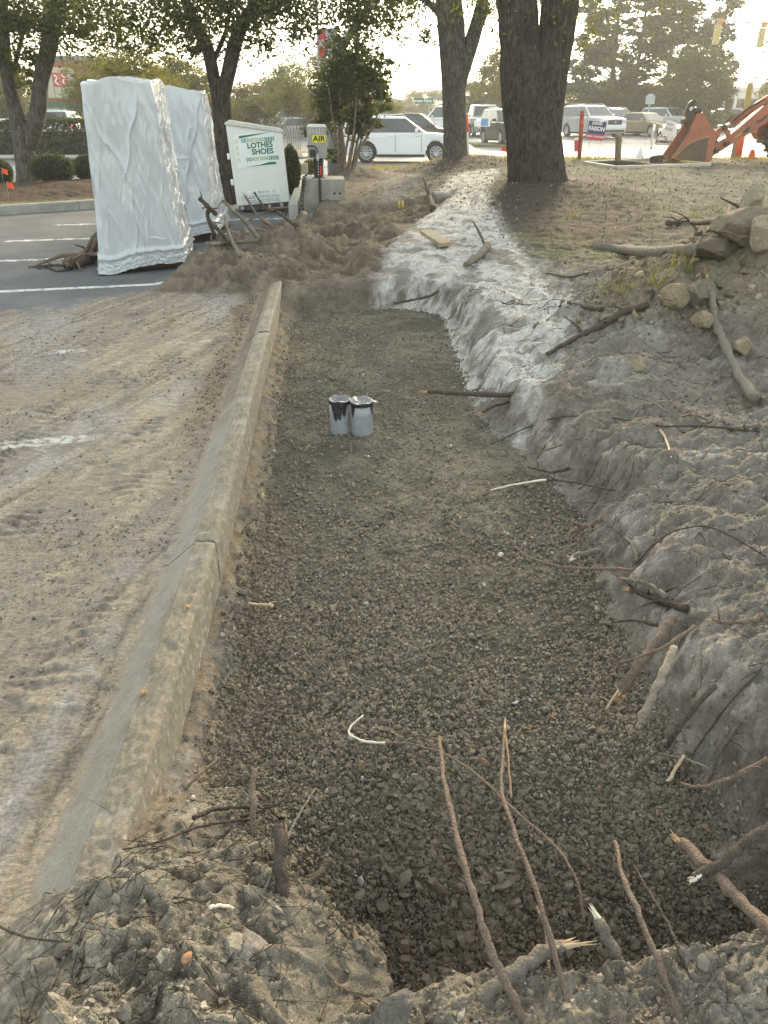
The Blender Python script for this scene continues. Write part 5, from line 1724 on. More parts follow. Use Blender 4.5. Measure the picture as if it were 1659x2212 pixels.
def recycle(cx, cz, r, parent):
    mb2 = MB()
    for k in range(3):
        a0 = math.radians(90 + 120 * k)
        pts = []
        for (rr, da) in ((r, -42), (r, 25), (r * 1.25, 25), (r * 0.82, 58), (r * 0.40, 25), (r * 0.62, 25), (r * 0.62, -42)):
            a = a0 - math.radians(da)
            pts.append((cx + rr * math.cos(a), cz + rr * math.sin(a)))
        mb2.prism(pts, YP - 0.001, YP + 0.001)
    mb2.build('recycling_mark', M['green_faded'], parent)
recycle(-0.15, 0.295, 0.026, fn); recycle(0.215, 0.295, 0.026, fn)
fine = MB(); rr_ = random.Random(4)
for z in (0.235, 0.205, 0.165, 0.135):
    x = -0.24
    while x < 0.30:
        w = rr_.uniform(0.012, 0.035)
        fine.box((x + w / 2, YP, z + rr_.uniform(-0.002, 0.002)), (w, 0.002, rr_.uniform(0.012, 0.022)))
        x += w + rr_.uniform(0.006, 0.012)
tag(fine.build('small_print', M['grey_print'], fn), kind='stuff')

# ------------------------------------------------------------------ air machine on its concrete block
cb0 = P(652, 452, 0.12); cb1 = P(746, 446, 0.12)
bc = (cb0 + cb1) / 2
bw = 93 * mpp(bc.y, 0.4)
blk = empty('concrete_block', (bc.x, bc.y, 0.0), 'aged concrete block with two bolt holes carrying the air machine', 'concrete block', rz=math.radians(4))
b_ = MB().box((0, 0.42, 0.30), (bw, 0.84, 0.60)); b_.bevel(0.022, 3)
bo = b_.build('block_body', M['conc_old'], blk)
for hx in (0.20, 0.385 * bw):
    MB().tube([(hx, -0.004, 0.36), (hx, 0.002, 0.36)], [0.026, 0.026], 18).build('bolt_hole', M['black'], blk)
    ring = MB().tube([(hx + 0.029 * math.cos(a), -0.006, 0.36 + 0.029 * math.sin(a)) for a in (2 * math.pi * i / 18 for i in range(19))], 0.006, 6)
    ring.build('hole_rim', M['conc'], blk)

am_x = (684.5 - 829.5) * mpp(bc.y, 1.0)
AM = empty('air_machine', (am_x, bc.y + 0.16, 0.60), 'grey coin air machine with yellow AIR plate on a black post', 'air machine', rz=math.radians(5))
M['am'] = mat('brushed_cabinet', (0.30, 0.29, 0.265), 0.5, metal=0.35, var=0.1, scale=6)
M['am_top'] = mat('pale_cabinet', (0.62, 0.63, 0.62), 0.4, metal=0.3, var=0.08)
cw, chh, cd = 0.335, 0.50, 0.34
zc0 = 0.33
cab = MB().box((0, cd / 2, zc0 + chh / 2), (cw, cd, chh)).bevel(0.008, 2).build('cabinet', M['am'], AM)
MB().box((-cw / 2 - 0.004, cd / 2, zc0 + chh / 2), (0.006, cd * 0.96, chh * 0.96)).build('side_panel', M['am_top'], AM)
MB().prism([(-cw / 2 - 0.01, zc0 + chh), (cw / 2 + 0.01, zc0 + chh), (cw / 2 - 0.02, zc0 + chh + 0.045), (-cw / 2 + 0.02, zc0 + chh + 0.045)], -0.005, cd + 0.01).build('lid', M['am_top'], AM)
vt = MB()
for i in range(5):
    for j in range(4):
        vt.box((-0.12 + 0.056 * i, -0.002, zc0 + chh - 0.035 - 0.022 * j), (0.010, 0.006, 0.016))
tag(vt.build('vent_slots', M['am_top'], AM), kind='stuff')
pl_ = MB().box((0.035, -0.004, zc0 + 0.315), (0.235, 0.006, 0.115)).build('air_plate', mat('yellow_plate', (0.80, 0.66, 0.02), 0.5, var=0.05), AM)
lettering('AIR', 0.125, M['black'], pl_, (0.035, -0.0085, zc0 + 0.315), 0.004, 1.12)
MB().box((-0.085, -0.02, zc0 + 0.085), (0.10, 0.05, 0.12)).bevel(0.008, 1).build('coin_box', M['dark_metal'], AM)
MB().box((0.0, -0.015, zc0 + 0.05), (0.045, 0.04, 0.17)).bevel(0.006, 1).build('bracket', M['galv'], AM)
MB().box((-cw / 2 - 0.025, 0.04, zc0 + 0.40), (0.05, 0.06, 0.12)).build('hose_box', M['black'], AM)
MB().box((0, 0.14, 0.17), (0.155, 0.15, 0.34)).bevel(0.01, 1).build('post', M['black'], AM)
st_ = MB()
for i in range(6): st_.box((0.005, 0.062, 0.06 + 0.045 * i), (0.014, 0.004, 0.018))
tag(st_.build('bolts', M['am_top'], AM), kind='stuff')
MB().box((0.05, 0.061, 0.13), (0.024, 0.004, 0.16)).build('red_sticker', M['red'], AM)
MB().box((0, 0.14, 0.008), (0.24, 0.24, 0.016)).build('foot_plate', M['dark_metal'], AM)
MB().tube(smooth_pts([(-cw / 2 - 0.02, -0.01, zc0 + 0.20), (-0.06, -0.05, zc0 + 0.20), (0.0, -0.06, zc0 + 0.14), (0.0, -0.03, zc0 + 0.08)], 6), 0.011, 8).build('feed_hose', M['black'], AM, smooth=True)
MB().tube(smooth_pts([(0.10, 0.05, zc0), (0.10, 0.04, zc0 - 0.06), (0.075, 0.05, zc0 - 0.12)], 6), 0.006, 6).build('cable', M['black'], AM, smooth=True)


def coil(p0, p1, turns, R, r, sag):
    n = turns * 12
    pts = []
    p0, p1 = Vector(p0), Vector(p1)
    for i in range(n + 1):
        t = i / n
        c = p0.lerp(p1, t) + Vector((sag * math.sin(math.pi * t), 0, 0))
        a = 2 * math.pi * turns * t
        pts.append(c + Vector((R * math.cos(a), R * math.sin(a), 0)))
    return MB().tube(pts, r, 5)


yb_ = bc.y - am_x * 0 
coil((-0.24, -0.20, 0.06), (-0.32, -0.34, -0.66), 20, 0.035, 0.008, -0.03).build('coiled_hose', M['black'], AM, smooth=True)
coil((0.02, -0.24, 0.06), (0.02, -0.24, -0.62), 20, 0.026, 0.008, 0.0).build('coiled_hose', M['black'], AM, smooth=True)
MB().tube(smooth_pts([(-0.12, 0.05, zc0 - 0.02), (-0.13, -0.02, 0.2), (-0.18, -0.1, 0.10), (-0.24, -0.2, 0.06)], 6), 0.009, 6).build('hose_lead', M['black'], AM, smooth=True)
tag(MB().box(P(659, 390, 0.05) + Vector((0, 0, 0.20)), (0.17, 0.17, 0.46)).bevel(0.01, 1).build('utility_post', mat('beige_post', (0.40, 0.35, 0.25), 0.7, var=0.1)), 'short beige box post behind the air machine post', 'post')

# tall thin post with the red AIR sign
pbase = P(697, 388, 0.1)
sp = empty('air_sign', pbase, 'thin pole carrying a tall red AIR sign above the air machine', 'sign')
MB().cyl((0, 0, -0.1), (0, 0, 4.6), 0.032, 14).build('pole', M['galv'], sp, smooth=True)
zt_ = PD(690, 64, pbase.y).z - pbase.z; zb_ = PD(690, 126, pbase.y).z - pbase.z
sg = empty('sign_panel', (0.03, -0.02, 0)); sg.parent = sp; sg.rotation_euler = (0, 0, math.radians(-58))
hh_ = zt_ - zb_
MB().box((0.16, 0, (zt_ + zb_) / 2), (0.34, 0.03, hh_)).bevel(0.01, 1).build('panel', M['red'], sg)
rim = MB()
rim.box((0.16, 0, zt_ + 0.012), (0.36, 0.04, 0.02)).box((0.16, 0, zb_ - 0.012), (0.36, 0.04, 0.02))
rim.build('panel_rim', M['galv'], sg)
lettering('AIR', 0.26, M['white'], sg, (0.16, -0.018, (zt_ + zb_) / 2 - 0.02), 0.004, 0.72)
MB().tube([(0, 0, zb_ + 0.02), (0.12, -0.05, zb_ - 0.02), (0.2, -0.06, zb_ + 0.04)], 0.05, 10).build('sign_light', M['galv'], sp, smooth=True)

# signal mast pole behind the bush with its arm going off to the right
mb_b = PD(724, 372, 25.5)
mast = empty('signal_mast', (mb_b.x, 25.5, -0.15), 'thick pale grey signal mast pole behind the bush with elbow arm', 'mast')
ztop = PD(715, 66, 25.5).z + 0.15
zel = PD(715, 112, 25.5).z + 0.15
MB().cyl((0, 0, 0), (0, 0, ztop), 0.23, 24, 0.19).build('pole', M['galv'], mast, smooth=True)
MB().cyl((0, 0, ztop), (0, 0, ztop + 0.05), 0.205, 24, 0.17).build('pole_cap', M['galv'], mast, smooth=True)
MB().cyl((0, 0, zel - 0.22), (0, 0, zel - 0.05), 0.27, 24).build('collar', M['galv'], mast, smooth=True)
MB().tube(smooth_pts([(0.05, -0.15, zel - 0.05), (0.35, -0.2, zel + 0.22), (0.8, -0.1, zel + 0.75), (1.6, 0.3, zel + 1.7), (2.6, 1.0, zel + 2.6)], 8), [0.15 - 0.0022 * i for i in range(33)], 16).build('mast_arm', M['galv'], mast, smooth=True)
# ------------------------------------------------------------------ trees and shrubs
M['leaf'] = leaf_mat('leaves', 0.45)
M['needle'] = leaf_mat('conifer_needles', 0.25)
def bark_mat(name, a, b):
    m = mat(name, a, 0.95, spec=0.1, rgb2=b, scale=5, detail=8)
    nt = m.node_tree; p = nt.nodes['Principled BSDF']
    tc = nt.nodes.new('ShaderNodeTexCoord'); mp = nt.nodes.new('ShaderNodeMapping')
    mp.inputs['Scale'].default_value = (26, 26, 5)
    mp.inputs['Scale'].default_value = (30, 30, 6)
    wv = nt.nodes.new('ShaderNodeTexNoise'); wv.inputs['Scale'].default_value = 1.0; wv.inputs['Detail'].default_value = 5; wv.inputs['Distortion'].default_value = 1.2
    nt.links.new(tc.outputs['Object'], mp.inputs[0]); nt.links.new(mp.outputs[0], wv.inputs['Vector'])
    b1 = nt.nodes.new('ShaderNodeBump'); b1.inputs['Strength'].default_value = 1.0; b1.inputs['Distance'].default_value = 0.06
    nt.links.new(wv.outputs['Fac'], b1.inputs['Height']); nt.links.new(b1.outputs[0], p.inputs['Normal'])
    base = p.inputs['Base Color'].links[0].from_socket
    mr = nt.nodes.new('ShaderNodeMapRange'); mr.inputs['From Min'].default_value = 0.36; mr.inputs['From Max'].default_value = 0.62
    mr.inputs['To Min'].default_value = 0.35; mr.inputs['To Max'].default_value = 1.25
    nt.links.new(wv.outputs['Fac'], mr.inputs[0])
    vm = nt.nodes.new('ShaderNodeVectorMath'); vm.operation = 'SCALE'
    nt.links.new(base, vm.inputs[0]); nt.links.new(mr.outputs[0], vm.inputs['Scale']); nt.links.new(vm.outputs[0], p.inputs['Base Color'])  # bark crevices painted darker, adding shade to the soft relief
    return m
M['bark'] = bark_mat('oak_bark', (0.085, 0.075, 0.063), (0.165, 0.15, 0.128))
M['bark_dark'] = bark_mat('dark_bark', (0.045, 0.038, 0.032), (0.095, 0.082, 0.07))
M['bark_pale'] = bark_mat('pale_bark', (0.24, 0.19, 0.14), (0.38, 0.31, 0.24))
M['bark_far'] = mat('far_bark', (0.06, 0.048, 0.04), 0.95, var=0.3, scale=1)


def leaves_np(blobs, n, size, cols, seed, droop=0.0, sub=26, aspect=0.5):
    """leaf quads in irregular clumps inside ellipsoid blobs (cx,cy,cz,rx,ry,rz)"""
    rng = np.random.default_rng(seed)
    vol = np.array([b[3] * b[4] * b[5] for b in blobs]) ** (2 / 3)
    cnt = np.maximum(1, (n * vol / vol.sum()).astype(int))
    C, tone = [], []
    for b, k in zip(blobs, cnt):
        nc = max(3, k // sub)
        d = rng.normal(size=(nc, 3)); d /= np.linalg.norm(d, axis=1)[:, None]
        rad = rng.random(nc) ** 0.45
        cc = d * rad[:, None] * np.array(b[3:6]) + np.array(b[0:3])
        w = rng.gamma(1.2, 1.0, nc); w /= w.sum()
        which = rng.choice(nc, k, p=w)
        spread = (b[3] * b[4] * b[5]) ** (1 / 3) * 0.16
        off = rng.normal(size=(k, 3)) * spread * np.array([1.15, 1.15, 0.7])
        if droop: off[:, 2] -= np.abs(rng.normal(size=k)) * droop
        C.append(cc[which] + off)
        tn = rng.normal(0, 0.5, nc)
        tone.append(tn[which] + rng.normal(0, 0.45, k))
    C = np.concatenate(C); tone = np.concatenate(tone)
    k = len(C)
    a = rng.normal(size=(k, 3)); a[:, 2] *= 0.7; a[:, 2] -= droop * 0.8
    a /= np.linalg.norm(a, axis=1)[:, None]
    r = rng.normal(size=(k, 3)); b_ = np.cross(a, r); b_ /= np.linalg.norm(b_, axis=1)[:, None] + 1e-9
    s = size * rng.uniform(0.6, 1.35, k)[:, None]
    V = np.stack([C - a * s * 0.5, C + b_ * s * aspect * 0.5 - a * s * 0.05, C + a * s * 0.5, C - b_ * s * aspect * 0.5 - a * s * 0.05], 1).reshape(-1, 3)
    F = np.arange(4 * k).reshape(-1, 4)
    c0, c1, c2 = (np.array(c) for c in cols)
    t = 1 / (1 + np.exp(-1.6 * tone))[:, None]
    col = np.where(t < 0.5, c0 + (c1 - c0) * t * 2, c1 + (c2 - c1) * (t * 2 - 1))
    return V, F, np.repeat(col, 4, 0)


OAK = ((0.040, 0.052, 0.026), (0.075, 0.090, 0.040), (0.120, 0.130, 0.056))
YEL = ((0.075, 0.080, 0.030), (0.125, 0.125, 0.045), (0.20, 0.18, 0.065))
OLV = ((0.055, 0.064, 0.034), (0.090, 0.100, 0.050), (0.135, 0.138, 0.070))
BLU = ((0.036, 0.050, 0.036), (0.062, 0.078, 0.052), (0.095, 0.112, 0.070))
RUS = ((0.075, 0.066, 0.040), (0.115, 0.094, 0.056), (0.155, 0.122, 0.070))


def tree(name, label, base, limbs, blobs, nleaf, size, cols, seed, bark_m, cat='tree', group=None, droop=0.0, seg=14, trunk_name='trunk', rot=0, leafm=None, sub=26, aspect=0.5):
    """limbs and blobs in world coordinates"""
    e = empty(name, base, label, cat, group)
    base = Vector(base)
    rr = random.Random(seed)
    first = True
    for pts, rads in limbs:
        sp = smooth_pts([Vector(p) - base for p in pts], 7)
        n = len(sp)
        rad = list(np.interp(np.linspace(0, len(rads) - 1, n), range(len(rads)), rads))
        mb = MB().tube(sp, rad, seg if max(rads) > 0.05 else 6)
        if max(rads) > 0.12:
            for v in mb.bm.verts:                      # bark swellings and flutes
                a = math.atan2(v.co.y, v.co.x)
                k = 0.035 * math.sin(5 * a + v.co.z * 2 + seed) + 0.05 * (perlin(np.array([v.co.x * 3 + seed]), np.array([v.co.z * 2.0 + v.co.y * 3]))[0])
                v.co.x *= 1 + k * 0.5; v.co.y *= 1 + k * 0.5
        mb.build(trunk_name if first else 'limb', bark_m, e, smooth=True)
        first = False
    if nleaf:
        V, F, c = leaves_np(blobs, nleaf, size, cols, seed, droop, sub, aspect)
        me = mesh_np('crown', V - np.array(base)[None], F, c, False)
        link('crown', me, leafm or M['leaf'], e)
    return e


def pd(u, v, D): return PD(u, v, D)


def bl_px(lst, D):
    out = []
    for u, v, r, *q in lst:
        dd = q[0] if q else 0
        c = PD(u, v, D + dd)
        rz = q[1] if len(q) > 1 else r * 0.8
        out.append((c.x, c.y, c.z, r, r, rz))
    return out


# left double-stemmed tree on the island
D = 20.5
b0 = PD(62, 400, D)
tree('shade_tree', 'double-stemmed grey shade tree at the left edge of the island', (b0.x, D, 0.15),
     [([PD(62, 408, D), PD(60, 385, D), PD(52, 320, D), PD(38, 250, D), PD(20, 180, D), PD(8, 100, D), PD(2, 0, D), PD(-15, -160, D)], [0.33, 0.27, 0.24, 0.19, 0.16, 0.15, 0.14, 0.09]),
      ([PD(52, 335, D), PD(70, 290, D), PD(84, 230, D), PD(90, 170, D), PD(104, 90, D), PD(108, 0, D), PD(118, -160, D)], [0.17, 0.19, 0.19, 0.17, 0.155, 0.15, 0.09]),
      ([PD(88, 200, D), PD(112, 110, D), PD(128, 30, D + 0.3), PD(150, -60, D + 0.5)], [0.1, 0.11, 0.10, 0.07]),
      ([PD(22, 190, D), PD(40, 110, D + .5), PD(60, 40, D + .8)], [0.07, 0.05, 0.03])],
     bl_px([(30, 20, 1.2), (110, 10, 1.3), (190, 15, 1.2), (230, 60, 0.7), (60, 80, 0.7), (10, 120, 0.6), (150, 70, 0.6), (40, 160, 0.5), (-60, 60, 1.3), (60, -150, 2.6), (220, -140, 2.2), (-120, -120, 2.2)], D),
     24000, 0.105, OAK, 51, M['bark'], group='trees along the car park edge', droop=0.10)
# middle tree beside the wrapped loads
D = 17.0
b0 = PD(492, 445, D)
tree('shade_tree', 'dark forked shade tree between the wrapped loads and the donation bin', (b0.x, D, 0.1),
     [([PD(496, 452, D), PD(493, 430, D), PD(487, 340, D), PD(483, 280, D), PD(478, 220, D), PD(474, 170, D)], [0.27, 0.22, 0.185, 0.18, 0.185, 0.19]),
      ([PD(470, 215, D), PD(460, 160, D), PD(448, 105, D), PD(428, 60, D), PD(405, 10, D), PD(380, -100, D)], [0.11, 0.125, 0.12, 0.10, 0.085, 0.06]),
      ([PD(480, 215, D), PD(495, 150, D), PD(508, 90, D), PD(530, 40, D), PD(565, -20, D), PD(610, -120, D)], [0.13, 0.135, 0.13, 0.11, 0.09, 0.06]),
      ([PD(458, 140, D), PD(475, 100, D), PD(490, 60, D), PD(500, 0, D)], [0.055, 0.045, 0.04, 0.03])],
     bl_px([(330, 30, 0.9), (400, 40, 0.75), (440, 20, 0.9), (500, 10, 0.8), (570, 15, 0.8), (630, 5, 0.7), (720, -20, 0.8), (790, 30, 0.7), (290, 70, 0.45), (640, 60, 0.22), (775, 85, 0.35), (420, 80, 0.4), (560, 60, 0.35), (830, 20, 0.6), (500, -150, 2.4), (700, -130, 2.0), (320, -130, 2.0)], D),
     29000, 0.092, OAK, 52, M['bark_dark'], group='trees along the car park edge', droop=0.10)
# forked tree behind the big trunk
D = 23.0
b0 = PD(985, 362, D)
tree('shade_tree', 'grey forked tree on a mulch mound left of the big twin trunk', (b0.x, D, gz(b0.x, D)),
     [([PD(985, 372, D), PD(984, 358, D), PD(983, 330, D), PD(982, 260, D), PD(980, 190, D), PD(978, 130, D), PD(974, 60, D), PD(968, -20, D), PD(960, -200, D)], [0.55, 0.41, 0.33, 0.31, 0.31, 0.34, 0.36, 0.33, 0.2]),
      ([PD(988, 200, D), PD(1003, 140, D), PD(1020, 85, D), PD(1036, 30, D), PD(1046, -20, D), PD(1060, -160, D)], [0.18, 0.2, 0.19, 0.165, 0.15, 0.1]),
      ([PD(978, 60, D), PD(930, 10, D), PD(880, -30, D)], [0.1, 0.08, 0.05])],
     bl_px([(890, 30, 0.55), (860, 80, 0.35), (920, 60, 0.4), (870, 130, 0.22), (1060, 20, 0.4), (1075, 70, 0.25), (935, 100, 0.25), (845, 10, 0.7), (1000, -150, 2.6), (860, -130, 2.2), (1130, -150, 2.2)], D),
     13000, 0.10, OLV, 53, M['bark'], group='trees along the car park edge', droop=0.14)
# the big twin trunk
D = 15.2
b0 = PD(1160, 412, D)
tree('big_oak', 'massive dark twin-trunked oak at the edge of the pale sand', (b0.x, D, gz(b0.x, D)),
     [([PD(1161, 425, D), PD(1160, 408, D), PD(1159, 380, D), PD(1154, 310, D), PD(1144, 240, D), PD(1129, 170, D), PD(1121, 100, D), PD(1118, 30, D), PD(1112, -40, D), PD(1100, -250, D)], [0.84, 0.62, 0.52, 0.485, 0.455, 0.395, 0.345, 0.345, 0.34, 0.28]),
      ([PD(1166, 330, D), PD(1174, 280, D), PD(1180, 220, D), PD(1190, 150, D), PD(1201, 80, D), PD(1209, 10, D), PD(1222, -60, D), PD(1250, -250, D)], [0.32, 0.33, 0.315, 0.305, 0.30, 0.31, 0.30, 0.24])],
     bl_px([(1268, 10, 0.5), (1262, 70, 0.3), (1255, 110, 0.2), (1290, 40, 0.35), (1085, 10, 0.2), (1140, -220, 2.6), (1300, -200, 2.2), (980, -220, 2.0)], D),
     7000, 0.07, YEL, 54, M['bark_dark'], group='trees along the car park edge', droop=0.14, seg=30)
# bush with many slender stems by the air machine
D = 20.6
rng_ = random.Random(5)
b0 = PD(745, 386, D)
limbs = []
for k in range(11):
    u1 = 705 + 10 * k + rng_.uniform(-8, 8)
    ub = 733 + 2.6 * k + rng_.uniform(-3, 3)
    dd = rng_.uniform(-0.5, 0.5)
    limbs.append(([PD(ub, 388, D + dd * 0.3), PD(ub + (u1 - ub) * 0.35 + rng_.uniform(-4, 4), 330, D + dd * 0.6), PD(u1, 260, D + dd), PD(u1 + (u1 - 755) * 0.25, 190, D + dd * 1.3)], [0.045, 0.034, 0.026, 0.012]))
tree('crape_myrtle', 'leafy multi-stemmed bush on a soil mound right of the air machine', (b0.x, D, gz(b0.x, D)), limbs,
     bl_px([(740, 160, 0.75), (715, 210, 0.55), (780, 190, 0.7), (760, 120, 0.6), (810, 160, 0.45), (735, 250, 0.45), (790, 240, 0.45), (820, 220, 0.3), (700, 270, 0.3), (770, 285, 0.35), (805, 275, 0.22), (828, 195, 0.18), (715, 330, 0.25), (835, 130, 0.2)], D),
     10000, 0.10, OAK, 55, M['bark_pale'], cat='bush', seg=7, trunk_name='stem', sub=18)

# clipped shrubs on the island
def shrub(label, u, v, w, h, D, seed, cols=BLU, n=3200, cat='shrub', group='clipped round shrubs on the island', z=None, leaf=0.045):
    c = PD(u, v, D)
    rx = w * mpp(D, 0.5) / 2
    rz = h / 2
    z0 = bed_z(c.x, D) - 0.05 if z is None else z
    rng = np.random.default_rng(seed)
    d = rng.normal(size=(n, 3)); d /= np.linalg.norm(d, axis=1)[:, None]
    k = (0.86 + 0.16 * rng.random(n)) * (1 + 0.05 * np.sin(d[:, 0] * 7 + seed) * np.cos(d[:, 2] * 6))
    C = d * k[:, None] * np.array([rx, rx, rz]) + np.array([0, 0, rz])
    C[:, 2] = np.maximum(C[:, 2], 0.02)
    a = d + rng.normal(size=(n, 3)) * 0.7; a /= np.linalg.norm(a, axis=1)[:, None]
    b_ = np.cross(a, rng.normal(size=(n, 3))); b_ /= np.linalg.norm(b_, axis=1)[:, None]
    s = leaf * rng.uniform(0.6, 1.3, n)[:, None]
    V = np.stack([C - a * s * .5, C + b_ * s * .3, C + a * s * .5, C - b_ * s * .3], 1).reshape(-1, 3)
    t = rng.random(n)[:, None]
    col = np.array(cols[0]) * (1 - t) + np.array(cols[2]) * t
    e = empty('round_shrub', (c.x, D, z0), label, cat, group)
    link('foliage', mesh_np('foliage', V, np.arange(4 * n).reshape(-1, 4), np.repeat(col, 4, 0), False), M['leaf'], e)
    v, f = ico(3)
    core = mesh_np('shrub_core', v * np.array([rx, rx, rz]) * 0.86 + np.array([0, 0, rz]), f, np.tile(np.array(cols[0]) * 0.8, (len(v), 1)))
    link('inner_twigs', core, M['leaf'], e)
    return e


shrub('round clipped shrub on the mulch right of the double-stemmed tree', 118, 386, 96, 0.62, 18.7, 61)
shrub('round clipped shrub half hidden behind the tallest wrapped load', 196, 378, 66, 0.62, 19.6, 62)
shrub('round clipped shrub cut by the left edge of the picture', -2, 384, 60, 0.55, 18.2, 63)
shrub('upright leafy shrub between the donation bin and the kerb', 628, 375, 44, 1.0, 18.2, 64, OAK, 3200, group=None, z=0.05)
shrub('low far shrub on the lawn behind the air machine', 668, 318, 30, 0.5, 27, 67, YEL, 900, group=None, z=-0.1)

# hedge at the left beyond the lawn
hd = empty('hedge', (PD(120, 340, 38.5).x, 38.5, 0.0), 'long dark clipped hedge beyond the lawn under the shop', 'hedge')
rng = np.random.default_rng(66)
n = 9000
x = rng.uniform(-24.5, -12.0, n); yy = rng.uniform(-0.9, 0.9, n)
zt = 1.15 + 0.25 * fbm(x, x * 0, 0.7, 3, 5) + 0.35 * sst(-20, -15, x)
z = zt * rng.random(n) ** 0.5
face = rng.random(n) < 0.7
yy = np.where(face, -0.9 + 0.15 * rng.random(n), yy); z = np.where(face, z, zt - 0.1 * rng.random(n))
C = np.stack([x - hd.location.x, yy, z], 1)
a = rng.normal(size=(n, 3)); a /= np.linalg.norm(a, axis=1)[:, None]
b_ = np.cross(a, rng.normal(size=(n, 3))); b_ /= np.linalg.norm(b_, axis=1)[:, None]
s = 0.16 * rng.uniform(0.6, 1.4, n)[:, None]
V = np.stack([C - a * s * .5, C + b_ * s * .3, C + a * s * .5, C - b_ * s * .3], 1).reshape(-1, 3)
t = rng.random(n)[:, None]
link('foliage', mesh_np('foliage', V, np.arange(4 * n).reshape(-1, 4), np.repeat(np.array(BLU[0]) * (1 - t) + np.array(BLU[2]) * t, 4, 0), False), M['leaf'], hd)
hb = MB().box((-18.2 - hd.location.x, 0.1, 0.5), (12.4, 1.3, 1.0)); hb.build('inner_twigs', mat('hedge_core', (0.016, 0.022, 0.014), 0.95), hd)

# far trees: a few kinds, copied
def proto_tree(name, label, H, W, cols, seed, n, leaf, trunk_h, pine=False, stems=1, bark_m=None, group=None):
    rng2 = random.Random(seed)
    e = empty(name, (0, 0, 0), label, 'tree', group)
    rt = 0.022 * H if pine else 0.02 * H
    for s in range(stems):
        ox = (s - (stems - 1) / 2) * 0.09 * W
        mb = MB().tube(smooth_pts([(ox * 0.4, 0, -0.5), (ox * 0.6, 0, trunk_h * 0.6), (ox * 1.6, rng2.uniform(-.3, .3), trunk_h * 1.05), (ox * 3.0, rng2.uniform(-.3, .3), H * (0.95 if pine else 0.75))], 5), list(np.linspace(rt / math.sqrt(stems), rt * 0.25, 16)), 7)
        mb.build('trunk' if stems == 1 else 'stem', bark_m or M['bark_far'], e, smooth=True)
    lm = MB()
    blobs = []
    nb = 20 if pine else 18
    for i in range(nb):
        if pine:
            z = trunk_h + (H - trunk_h) * (i / (nb - 1)) ** 0.9
            rad = W * 0.5 * (1.05 - 0.75 * (i / (nb - 1)) ** 1.5)
            a = rng2.uniform(0, 6.28)
            k = rng2.uniform(0.3, 0.9)
            r = W * rng2.uniform(0.16, 0.30)
            c = (rad * k * math.cos(a), rad * k * math.sin(a), z)
            blobs.append((*c, r, r, r * 0.42))
            lm.tube([(0, 0, z - 0.06 * H), (c[0] * .6, c[1] * .6, z - 0.015 * H), c], [rt * 0.3, rt * 0.2, rt * 0.08], 5)
        else:
            a = rng2.uniform(0, 6.28); k = rng2.uniform(0.15, 0.75)
            z = trunk_h + (H - trunk_h) * rng2.uniform(0.1, 0.9)
            sh = math.sqrt(max(0.1, 1 - ((z - (trunk_h + H) / 2) / ((H - trunk_h) / 2)) ** 2))
            r = W * rng2.uniform(0.15, 0.26)
            c = (W / 2 * k * sh * math.cos(a), W / 2 * k * sh * math.sin(a), z)
            blobs.append((*c, r, r, r * 0.8))
            lm.tube([(0, 0, trunk_h), (c[0] * .5, c[1] * .5, (z + trunk_h) / 2), c], [rt * 0.4, rt * 0.25, rt * 0.08], 5)
    lm.build('limb', bark_m or M['bark_far'], e, smooth=True)
    V, F, c = leaves_np(blobs, n, leaf, cols, seed, 0.02 * H / 10, 22, 0.55)
    link('crown', mesh_np('crown', V, F, c, False), M['needle'] if pine else M['leaf'], e)
    return e


PRO = {}
PRO['pine'] = proto_tree('pine_tree', '', 18, 7.5, BLU, 71, 10000, 0.40, 5.0, True)
PRO['pine2'] = proto_tree('pine_tree', '', 20, 6.5, OAK, 72, 9000, 0.40, 7.5, True)
PRO['oak'] = proto_tree('far_tree', '', 10, 11, OLV, 73, 15000, 0.30, 1.2)
PRO['oak2'] = proto_tree('far_tree', '', 9, 8, YEL, 74, 13000, 0.25, 0.9)
PRO['rust'] = proto_tree('far_tree', '', 8, 7, RUS, 75, 10000, 0.25, 0.6)
PRO['thin'] = proto_tree('far_tree', '', 7, 5.5, YEL, 76, 8000, 0.16, 1.8)
PRO['myrtle'] = proto_tree('far_tree', '', 5.2, 5.0, OLV, 77, 8000, 0.13, 2.4, stems=7, bark_m=M['bark_pale'])
PRO['dark'] = proto_tree('far_tree', '', 11, 9, BLU, 78, 16000, 0.32, 0.5)
PRO['belt'] = proto_tree('far_tree', '', 7, 9, OLV, 79, 9000, 0.36, 0.3)
used = set()


def far_tree(kind, u, vtop, D, wpx, label, group='background trees', zb=None):
    p = PRO[kind]
    o = p if kind not in used else copy_tree(p)
    used.add(kind)
    H0 = {'pine': 18, 'pine2': 20, 'oak': 10, 'oak2': 9, 'rust': 8, 'thin': 7, 'myrtle': 5.2, 'dark': 11, 'belt': 7}[kind]
    W0 = {'pine': 7.5, 'pine2': 6.5, 'oak': 11, 'oak2': 8, 'rust': 7, 'thin': 5.5, 'myrtle': 5.0, 'dark': 9, 'belt': 9}[kind]
    zb = float(road_z(D)) - 0.05 if zb is None else zb
    top = PD(u, vtop, D)
    H = top.z - zb
    W = wpx * mpp(D, 2)
    o.location = (PD(u, 250, D).x, D, zb)
    o.scale = (W / W0, W / W0, H / H0)
    o.rotation_euler = (0, 0, (u * 1.7 + D) % 6.28)
    tag(o, label, 'tree', group)
    return o


